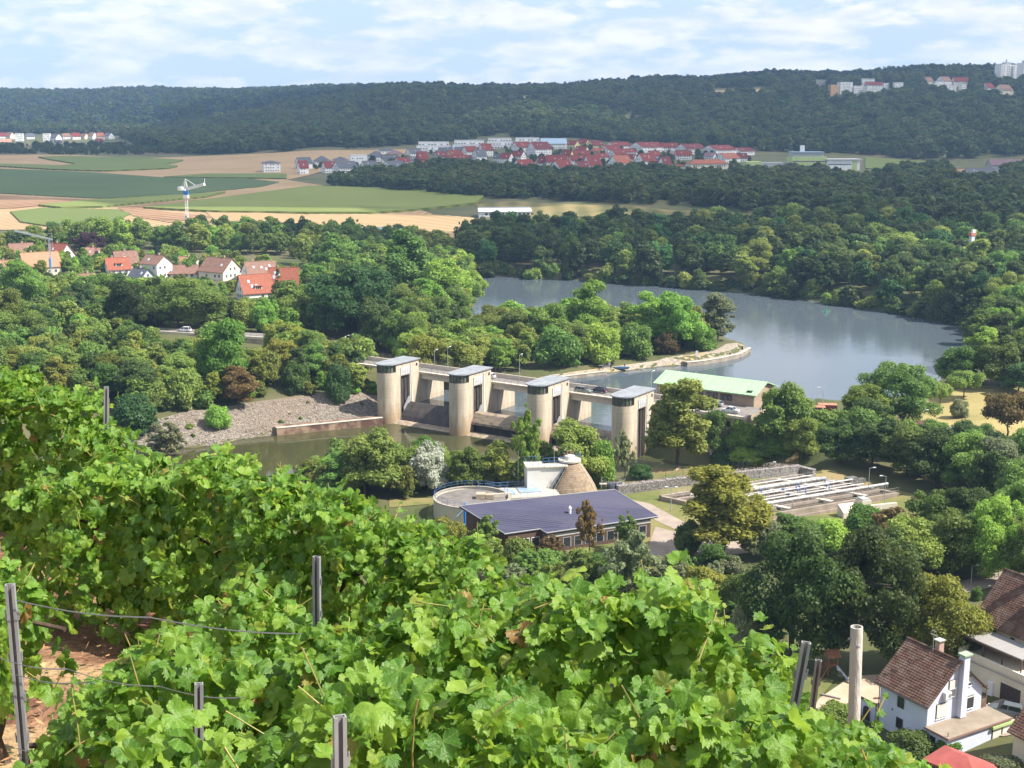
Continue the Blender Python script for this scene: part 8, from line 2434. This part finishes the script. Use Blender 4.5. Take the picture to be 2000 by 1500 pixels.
def wood(name, pts, sizes, label, coll=None, pick=None):
    pts = np.array(pts)
    me = bpy.data.meshes.new(name)
    me.vertices.add(len(pts)); me.vertices.foreach_set('co', pts.astype(np.float32).ravel())
    a = me.attributes.new('size', 'FLOAT_VECTOR', 'POINT'); a.data.foreach_set('vector', np.asarray(sizes, dtype=np.float32).ravel())
    o = new_obj(name, me)
    tag(o, label, None, None, 'stuff')
    g = bpy.data.node_groups.new(name, 'GeometryNodeTree')
    g.interface.new_socket('Geometry', in_out='INPUT', socket_type='NodeSocketGeometry')
    g.interface.new_socket('Geometry', in_out='OUTPUT', socket_type='NodeSocketGeometry')
    gi = g.nodes.new('NodeGroupInput'); go = g.nodes.new('NodeGroupOutput')
    ip = g.nodes.new('GeometryNodeInstanceOnPoints')
    ci = g.nodes.new('GeometryNodeCollectionInfo')
    ci.inputs['Collection'].default_value = coll or far_col
    ci.inputs['Separate Children'].default_value = True
    ci.inputs['Reset Children'].default_value = True
    na = g.nodes.new('GeometryNodeInputNamedAttribute'); na.data_type = 'FLOAT_VECTOR'; na.inputs['Name'].default_value = 'size'
    rv = g.nodes.new('FunctionNodeRandomValue'); rv.data_type = 'FLOAT_VECTOR'
    rv.inputs['Min'].default_value = (0, 0, 0); rv.inputs['Max'].default_value = (0, 0, 6.28)
    ri = g.nodes.new('FunctionNodeRandomValue'); ri.data_type = 'INT'
    ri.inputs[4].default_value = 0; ri.inputs[5].default_value = 7
    ri.inputs['Seed'].default_value = 5
    g.links.new(gi.outputs[0], ip.inputs['Points'])
    g.links.new(ci.outputs[0], ip.inputs['Instance'])
    ip.inputs['Pick Instance'].default_value = True
    if pick is not None:
        a = me.attributes.new('pick', 'INT', 'POINT'); a.data.foreach_set('value', np.asarray(pick, dtype=np.int32))
        nb = g.nodes.new('GeometryNodeInputNamedAttribute'); nb.data_type = 'INT'; nb.inputs['Name'].default_value = 'pick'
        g.links.new(nb.outputs[0], ip.inputs['Instance Index'])
    else:
        g.links.new(ri.outputs[2], ip.inputs['Instance Index'])
    g.links.new(rv.outputs[0], ip.inputs['Rotation'])
    g.links.new(na.outputs[0], ip.inputs['Scale'])
    g.links.new(ip.outputs[0], go.inputs[0])
    md = o.modifiers.new('scatter', 'NODES'); md.node_group = g
    return o
def mask_poly(px, py, poly):
    c = np.zeros(px.shape, bool)
    for i in range(len(poly)):
        x0, y0 = poly[i]; x1, y1 = poly[(i + 1) % len(poly)]
        c ^= ((y0 > py) != (y1 > py)) & (px < (x1 - x0) * (py - y0) / (y1 - y0 + 1e-9) + x0)
    return c
def projv(x, y, z):
    z = z - HC
    f = y * CP - z * SP; u = y * SP + z * CP
    return 1000 + F * x / f, 750 - F * u / f
gw = np.random.default_rng(21)
def cand(px0, px1, y0, y1, spacing):
    area = (px1 - px0) / F * (y1 ** 2 - y0 ** 2) / 2
    n = int(area / spacing ** 2)
    Y = np.sqrt(gw.uniform(y0 ** 2, y1 ** 2, n)); X = (gw.uniform(px0, px1, n) - 1000) / F * Y
    Z = tz(X, Y)
    u, v = projv(X, Y, Z)
    return X, Y, Z, u, v
def sizes(n, lo, hi, rat=(.75, 1.05)):
    h = lo * .75 + (hi * 1.12 - lo * .75) * gw.uniform(0, 1, n) ** 1.25; ww = h * gw.uniform(rat[0], rat[1] * 1.15, n)
    return np.stack([ww, ww, h], -1)
bx = [-300, 0, 60, 150, 230, 290, 330, 420, 560, 700, 810, 940, 1000, 1060, 1130, 1250, 1330, 1480, 1560, 1640, 1700, 1830, 1900, 2060, 2300]
bv = [270, 262, 262, 262, 266, 292, 301, 302, 296, 290, 283, 271, 267, 268, 271, 281, 288, 297, 296, 300, 303, 316, 322, 322, 322]
X, Y, Z, u, v = cand(-120, 2120, 1480, 2450, 9.5)
clear = [[(1005,186),(1095,186),(1095,202),(1005,202)], [(1390,172),(1510,172),(1510,190),(1390,192)], [(1938,142),(2020,142),(2020,164),(1938,166)], [(1190,236),(1290,232),(1300,246),(1190,248)], [(1330,286),(1480,292),(1480,303),(1330,300)]]
for h_ in HOUSES:
    if h_['zone'] == 'hilltop':
        a, b_, w2 = h_['x'], h_['v'], h_['w'] / 2 + 2
        clear.append([(a - w2, b_ - 9), (a + w2, b_ - 9), (a + w2, b_ + 13), (a - w2, b_ + 13)])
k = v < np.interp(u, bx, bv)
for c_ in clear: k &= ~mask_poly(u, v, c_)
pk = np.where(gw.uniform(0, 1, len(v)) < .10 + .35 * np.clip((v - 195) / 90, 0, 1), gw.integers(6, 8, len(v)), gw.integers(0, 6, len(v)))
def lowf(X, Y, s, o=0.0):
    return np.sin(X / s + o) * np.sin(Y / (s * 1.3) + 1.7 * o) + .6 * np.sin((X + .7 * Y) / (s * .47) + o) + .4 * np.sin((X - Y) / (s * .23))
lf = lowf(X, Y, 95, .4)
pk = np.where(gw.uniform(0, 1, len(v)) < np.clip(.16 + .30 * np.clip((v - 195) / 90, 0, 1) + .22 * lf, 0, 1), gw.integers(6, 8, len(v)), gw.integers(0, 6, len(v)))
k &= ~((lowf(X, Y, 60, 2.2) > 1.25) & (v > 205))
wood('hill_woodland', np.stack([X, Y, Z - .6], -1)[k], sizes(k.sum(), 9, 17), 'dark green deciduous woodland covering the hill', None, pk[k])
X, Y, Z, u, v = cand(-150, 2150, 2450, 3700, 13)
k = (v < 259)
for c_ in clear[:1] + clear[2:3]: k &= ~(mask_poly(u, v, c_) & (Y < 2560))
wood('ridge_woodland', np.stack([X, Y, Z - .6], -1)[k], sizes(k.sum(), 13, 21), 'distant ridge forest with haze blue put into its crown colour', haze_blue_col)
belt = [(640,366),(700,368),(800,377),(920,386),(1080,392),(1300,402),(1450,410),(1560,420),(1660,426),(1720,400),(1690,365),(1600,345),(1480,346),(1430,352),(1330,352),(1290,342),(1180,343),(1120,348),(1050,345),(1000,344),(930,330),(850,330),(800,342),(720,345)]
X, Y, Z, u, v = cand(600, 1760, 780, 1330, 6.5)
k = mask_poly(u, v, belt)
wood('tree_belt', np.stack([X, Y, Z - .5], -1)[k], sizes(k.sum(), 7, 12), 'dark dense tree belt below the red roofed settlement')
right = [(1640,440),(2080,470),(2080,325),(1990,332),(1950,352),(1880,352),(1860,336),(1770,338),(1700,350),(1680,380),(1700,410)]
ropen = [[(1700,375),(1760,372),(1755,400),(1690,408),(1685,395)], [(1860,332),(1950,330),(1950,364),(1860,364)]]
X, Y, Z, u, v = cand(1600, 2120, 640, 1400, 8.5)
k = mask_poly(u, v, right)
for c_ in ropen: k &= ~mask_poly(u, v, c_)
wood('orchard_woodland', np.stack([X, Y, Z - .5], -1)[k], sizes(k.sum(), 6, 13), 'mixed dark trees and orchards below the right hill')

if REST:
    combo = {}; rest_col = bpy.data.collections.new('bank_crowns')
    keys = sorted({(t['kind'], t['tone']) for t in REST})
    for i, (k, tn) in enumerate(keys):
        o = bpy.data.objects.new('wood_crown_%03d' % i, LOD[k][i % len(LOD[k])])
        o.material_slots[0].link = 'OBJECT'; o.material_slots[0].material = LEAF[tn]
        rest_col.objects.link(o); combo[(k, tn)] = i
    wood('riverside_woodland', [(t['x'], t['y'], t['z'] - .3) for t in REST], [(t['w'], t['w'], t['h']) for t in REST], 'remaining trees of the dense woods along the river and lake', rest_col, [combo[(t['kind'], t['tone'])] for t in REST])

def wood_px(name, poly, y0, y1, spacing, lo, hi, label):
    us = [p[0] for p in poly]
    X, Y, Z, u, v = cand(min(us), max(us), y0, y1, spacing)
    k = mask_poly(u, v, poly)
    hx = np.array([h_['o'].location.x for h_ in HOUSES]); hy = np.array([h_['o'].location.y for h_ in HOUSES])
    k &= (np.hypot(X[:, None] - hx, Y[:, None] - hy).min(1) > 9.5)
    wood(name, np.stack([X, Y, Z - .4], -1)[k], sizes(k.sum(), lo, hi), label)
wood_px('settlement_gardens', [(560,342),(800,342),(930,332),(1000,346),(1180,345),(1330,354),(1470,346),(1470,305),(1330,300),(1100,288),(960,290),(800,302),(600,325)], 1050, 1750, 19, 4, 8, 'garden trees scattered between the settlement houses')
wood_px('far_village_trees', [(-60,302),(60,302),(270,303),(330,300),(280,284),(-60,286)], 1500, 2000, 11, 4, 7.5, 'dark trees around the far village')
# the vineyard goes on down the hillside, and scrub grows at its foot, out of sight from the terrace but there
vn_col = bpy.data.collections.new('lower_vines')
for i, (k, t_) in enumerate((('bush', 'fresh'), ('bush', 'fresh'), ('round', 'green'))):
    o = bpy.data.objects.new('vine_crown_%d' % i, LOD[k][i % 2]); o.material_slots[0].link = 'OBJECT'; o.material_slots[0].material = LEAF[t_]; vn_col.objects.link(o)
def under(X, Y, Z, h):
    """tops stay below the sight line over the near vine rows"""
    u, v = projv(X, Y, Z + h)
    return (v > np.interp(u, [-200, 0, 180, 330, 400, 600, 800, 1000, 1100, 1440, 1780, 1800], [720, 745, 815, 935, 900, 985, 1050, 1130, 1180, 1280, 1460, 1510]) + 12) & ((u < 1780) | (Y < 60))
rows_ = np.arange(16.5, 104, 1.9)
X, Y = np.meshgrid(np.arange(-62, 50, 1.15), rows_)
X = (X + gw.uniform(-.2, .2, X.shape)).ravel(); Y = (Y + gw.uniform(-.12, .12, Y.shape)).ravel()
Z = np.where(Y < 33, np.maximum(zv(X, Y), tz(X, Y)), tz(X, Y))
k = under(X, Y, Z, 1.7)
wood('lower_vineyard', np.stack([X, Y, Z - .15], -1)[k], np.stack([gw.uniform(1.3, 1.8, k.sum()), gw.uniform(.8, 1.1, k.sum()), gw.uniform(1.4, 1.8, k.sum())], -1), 'rows of vines going on down the steep hillside', vn_col, gw.integers(0, 3, k.sum()))
X = gw.uniform(-170, 45, 900); Y = gw.uniform(108, 262, 900); Z = tz(X, Y); h_ = gw.uniform(2.5, 7.5, 900)
k = under(X, Y, Z, h_) & (Z > .8) & ~((X > -25) & (Y > 195))
wood('hill_foot_scrub', np.stack([X, Y, Z - .2], -1)[k], np.stack([h_ * 1.05, h_ * .95, h_], -1)[k], 'scrub and small trees at the foot of the vineyard', vn_col, gw.integers(0, 3, k.sum()))

# ------------------------------------------------------------------ fair weather clouds overhead; the farther half of the valley lies in their shade
cg = np.random.default_rng(4)
cb = [(cg.uniform(-1, 1), cg.uniform(-1, 1), cg.uniform(.7, 1.6), cg.uniform(0, 6.28)) for _ in range(14)]
def cloud(name, x0, x1, y0, y1, zb, n, ctrs):
    gx_, gy_ = np.meshgrid(np.linspace(x0, x1, n), np.linspace(y0, y1, n))
    t = np.full(gx_.shape, -1.0)
    for cx_, cy_, rx, ry in ctrs:
        t = np.maximum(t, 1 - ((gx_ - cx_) / rx) ** 2 - ((gy_ - cy_) / ry) ** 2)
    for i, (a, b_, k, ph) in enumerate(cb):
        f_ = .0035 * (1.45 ** (i % 7)); t = t + .14 / (1 + .35 * (i % 7)) * np.sin((gx_ * a + gy_ * b_) * f_ * k + ph)
    ins = t > 0
    h_ = np.sqrt(np.clip(t, 0, 1))
    top = zb + 30 + 190 * h_; bot = zb + 25 * (1 - h_)
    n2 = n * n
    id_ = np.arange(n2).reshape(n, n)
    c4 = ins[:-1, :-1] & ins[1:, :-1] & ins[:-1, 1:] & ins[1:, 1:]
    q = np.stack([id_[:-1, :-1], id_[:-1, 1:], id_[1:, 1:], id_[1:, :-1]], -1)[c4]
    V_ = np.concatenate([np.stack([gx_, gy_, top], -1).reshape(-1, 3), np.stack([gx_, gy_, bot], -1).reshape(-1, 3)])
    F_ = [tuple(f) for f in q] + [tuple(f[::-1] + n2) for f in q]
    from collections import Counter
    ec = Counter(); 
    for f in q:
        for k in range(4): ec[(int(f[k]), int(f[(k + 1) % 4]))] += 1
    for (a, b_) in list(ec):
        if (b_, a) not in ec: F_.append((b_, a, a + n2, b_ + n2))
    me = bpy.data.meshes.new(name); me.from_pydata(V_.tolist(), [], F_)
    m = bpy.data.materials.get('cloud') or bpy.data.materials.new('cloud'); m.use_nodes = True
    t_ = m.node_tree
    if not any(n_.type == 'BSDF_TRANSLUCENT' for n_ in t_.nodes):
        for n_ in list(t_.nodes): t_.nodes.remove(n_)
        o_ = N(t_, 'ShaderNodeOutputMaterial'); d_ = N(t_, 'ShaderNodeBsdfDiffuse'); d_.inputs[0].default_value = (.85, .86, .88, 1)
        r_ = N(t_, 'ShaderNodeBsdfTranslucent'); r_.inputs[0].default_value = (.85, .86, .88, 1); x_ = N(t_, 'ShaderNodeBsdfTransparent')
        a_ = N(t_, 'ShaderNodeMixShader'); a_.inputs[0].default_value = .55; b2 = N(t_, 'ShaderNodeMixShader'); b2.inputs[0].default_value = CLEAR
        t_.links.new(d_.outputs[0], a_.inputs[1]); t_.links.new(r_.outputs[0], a_.inputs[2]); t_.links.new(a_.outputs[0], b2.inputs[1]); t_.links.new(x_.outputs[0], b2.inputs[2]); t_.links.new(b2.outputs[0], o_.inputs['Surface'])
    me.materials.append(m)
    return tag(new_obj(name, me), 'broad fair weather cloud shading the far valley', None, None, 'structure')
CLEAR = 0.58                      # thin cloud: part of the sunlight still passes each skin
ZC = 950.0
so = SUN_AZ[0] / math.tan(SUN_EL) * ZC / math.hypot(*SUN_AZ), SUN_AZ[1] / math.tan(SUN_EL) * ZC / math.hypot(*SUN_AZ)
def sh(cx_, cy_, rx, ry): return (cx_ + so[0], cy_ + so[1], rx, ry)      # ellipse given by the ground it shades
cloud('cloud', -1900 + so[0], 2400 + so[0], 480 + so[1], 4300 + so[1], ZC, 110, [sh(500, 1340, 900, 520), sh(-150, 1560, 700, 540), sh(900, 2000, 1200, 900), sh(350, 2500, 1000, 800), sh(130, 690, 190, 95), sh(330, 760, 200, 120), sh(430, 980, 380, 300)])

# ------------------------------------------------------------------ words that single each tree and house out
LM = [(178,475,'the copper beech'),(700,590,'the big deep green tree'),(808,520,'the tall peninsula poplar'),(520,565,'the orange roofed house'),(300,525,'the big white village house'),(65,520,'the tan long house'),
      (112,497,'the red dormer house'),(235,520,'the orange dormer house'),(425,530,'the cream village house'),(350,642,'the white car'),(440,690,'the bright yellow green tree'),(265,805,'the dark willow bush'),(660,745,'the first pier shrub'),(160,615,'the blue green spruce'),
      (757,760,'the first pier'),(893,790,'the second pier'),(1145,620,'the slender island poplar'),(1322,630,'the round tip tree'),(1400,620,'the grey tip willow'),(1177,715,'the island hut'),(1215,720,'the blue boat'),(1460,690,'the island quay'),
      (715,905,'the large rounded river tree'),(845,912,'the silver leaved tree'),(1100,940,'the digester'),(1320,825,'the tall olive brown tree'),(1400,765,'the green roof'),(1520,810,'the leafy tree by the roof'),(1592,803,'the purple container'),
      (1745,770,'the big lakeside tree'),(1880,760,'the umbrella fruit tree'),(1965,815,'the scorched tree'),(1915,700,'the meadow poplar'),(1410,990,'the lime yellow tree'),(1540,1150,'the first dark maple'),(1665,1150,'the second dark maple'),(1815,1200,'the golden olive tree'),
      (1090,1000,'the blue roof'),(1230,1110,'the grey green willow'),(1600,980,'the treatment basins'),(1776,607,'the railed jetty'),(1613,611,'the green buoy'),(1900,500,'the red boathouse'),(985,415,'the silver barn'),(366,400,'the white crane'),(735,458,'the low grey building'),
      (1340,940,'the gabion wall'),(1240,640,'the island ridge'),(950,640,'the lake neck'),(1450,570,'the middle far shore'),(1250,556,'the far shore bend'),(1050,545,'the left far shore'),(1000,475,'the wood below the barn'),(1200,480,'the centre of the far wood'),(1400,480,'the wood above the bend'),(1600,500,'the wood below the lamps'),(1720,540,'the wood above the jetty'),(1970,570,'the wood at the lake end'),
      (560,690,'the wooded left slope'),(340,740,'the slope above the stones'),(150,760,'the lower left slope'),(60,680,'the brown garage roof'),(560,470,'the trees behind the village'),(330,480,'the village hedge'),(1880,950,'the shaded bank trees'),(1720,880,'the dark bank row'),(1930,1050,'the road trees')]
HL = [(527,325,'the lone white villa'),(698,317,'the white cube house'),(770,303,'the yellow house'),(824,310,'the red walled house'),(845,290,'the first terrace block'),(915,288,'the second terrace block'),(888,302,'the yellow gabled house'),(976,282,'the grey terrace block'),(1081,283,'the blue roofed hall'),
      (1382,330,'the long cream block'),(1326,332,'the short cream wing'),(1585,315,'the school'),(1470,308,'the lime green school block'),(1163,284,'the twin yellow houses'),(1265,289,'the longest red roof'),(1053,292,'the tall white gable'),(1212,320,'the orange roofed front house'),(1023,325,'the first front gable house'),(950,295,'the tall red roofed house'),
      (36,266,'the left end of the far village'),(150,266,'the middle of the far village'),(220,268,'the right end of the far village'),(1628,177,'the orange hilltop house'),(1692,161,'the upper white hilltop house'),(1845,160,'the gabled hilltop houses'),(1967,140,'the tower block'),(1755,168,'the detached hilltop house'),
      (366,390,'the white crane'),(101,500,'the grey building crane'),(178,475,'the copper beech'),(525,560,'the dark narrow tree'),(310,500,'the small spruce'),(30,665,'the lower left trees'),(985,415,'the silver barn')]
TONE = dict(green='mid green', fresh='light green', deep='deep green', dark='dark green', olive='olive', yellow='yellowish', rust='rust brown', silver='silvery', grey='grey green', purple='purple', spruce='blue green', forest='dull green')
FORM = dict(round='round tree', broad='broad tree', oval='oval tree', poplar='poplar', spread='spreading tree', bush='bush', airy='thin tree', conifer='conifer')
RANK = ['nearest', 'second nearest', 'third nearest', 'fourth nearest', 'fifth nearest', 'sixth nearest', 'seventh nearest', 'eighth nearest', 'ninth nearest', 'tenth nearest', 'eleventh nearest', 'twelfth nearest']
def where(u, v, marks):
    m = min(marks, key=lambda m: (m[0] - u) ** 2 + (2.0 * (m[1] - v)) ** 2)
    dx, dy = u - m[0], (v - m[1]) * 1.6
    if abs(dx) > 2.2 * abs(dy): d = 'right of' if dx > 0 else 'left of'
    elif abs(dy) > 2.2 * abs(dx): d = 'below' if dy > 0 else 'above'
    else: d = ('below' if dy > 0 else 'above') + (' and right of' if dx > 0 else ' and left of')
    return d, m[2], math.hypot(dx, dy)
def finish(items):
    by = {}
    for it in items: by.setdefault(it['base'], []).append(it)
    for base, g_ in by.items():
        g_.sort(key=lambda t: t['dist'])
        for i, it in enumerate(g_):
            lb = base if len(g_) == 1 else base + ', ' + (RANK[i] if i < len(RANK) else 'farther')
            if len(lb.split()) > 16: lb = lb.replace(' facing right', ' right').replace(' facing left', ' left').replace(' and left of', '-left of').replace(' and right of', '-right of')
            it['o']['label'] = lb
todo = []
for t_ in IN_VIEW:
    o = t_['o']
    o['category'] = 'shrub' if t_['kind'] == 'bush' else 'tree'
    o['group'] = {'left': 'trees between the village and the river', 'slope': 'trees above the stony left bank', 'peninsula': 'trees on the lake peninsula', 'behind': 'trees behind the village', 'village': 'garden trees of the village', 'island': 'trees on the river island',
                  'farbank': 'trees along the far lake bank', 'shore': 'bushes hanging over the far shore', 'near': 'trees on the near river bank', 'right': 'trees around the lakeside meadow', 'bankrow': 'dark trees on the bank by the basins', 'plant': 'trees around the treatment works', 'garden': 'garden shrubs by the white house'}[t_['zone']]
    if t_['label']: o['label'] = t_['label']; continue
    d, m, ds = where(t_['u'], t_['v'] - 0.45 * t_['h'] * F / t_['y'], LM)
    big = {True: 'tall ', False: ''}[t_['h'] > 15.5] if t_['kind'] != 'bush' else ('small ' if t_['h'] < 4.5 else '')
    t_['base'] = big + TONE[t_['tone']] + ' ' + FORM[t_['kind']] + ' ' + d + ' ' + m
    t_['dist'] = ds
    todo.append(t_)
finish(todo)
GA = dict(R='gable facing right', L='gable facing left', S='long side in front', F='gable in front', H='hipped roof', B='flat roofed block')
RN = dict(red='red', darkred='dark red', orange='orange', grey='dark grey', brown='brown', tan='tan', pink='salmon', flat='flat pale', bluegrey='blue grey', plum='plum', tile='brown tiled')
todo = []
for h_ in HOUSES:
    if h_['label']: continue
    d, m, ds = where(h_['x'], h_['v'] - 8, HL)
    if h_['style'] == 'B': b_ = h_['wall'] + ' ' + GA['B']
    elif h_['style'] == 'H': b_ = h_['wall'] + ' house with hipped ' + RN[h_['roof']] + ' roof'
    else: b_ = h_['wall'] + ' house, ' + RN[h_['roof']] + ' roof, ' + GA[h_['style']].replace('long side in front', 'long side front')
    h_['base'] = b_ + ', ' + d + ' ' + m
    h_['dist'] = ds
    todo.append(h_)
finish(todo)
hb = MB(); hb.bb(-4900, 4900, -300, 5300, -14, 330)
hm = bpy.data.materials.new('haze'); hm.use_nodes = True
ht = hm.node_tree
for n in list(ht.nodes): ht.nodes.remove(n)
ho = N(ht, 'ShaderNodeOutputMaterial'); hv = N(ht, 'ShaderNodeVolumePrincipled')
hv.inputs['Color'].default_value = (0.42, 0.66, 1.0, 1)
hv.inputs['Density'].default_value = 0.000115
hv.inputs['Anisotropy'].default_value = 0.2
ht.links.new(hv.outputs[0], ho.inputs['Volume'])
tag(hb.build('haze', hm), 'thin bluish summer haze over the valley', None, None, 'stuff')
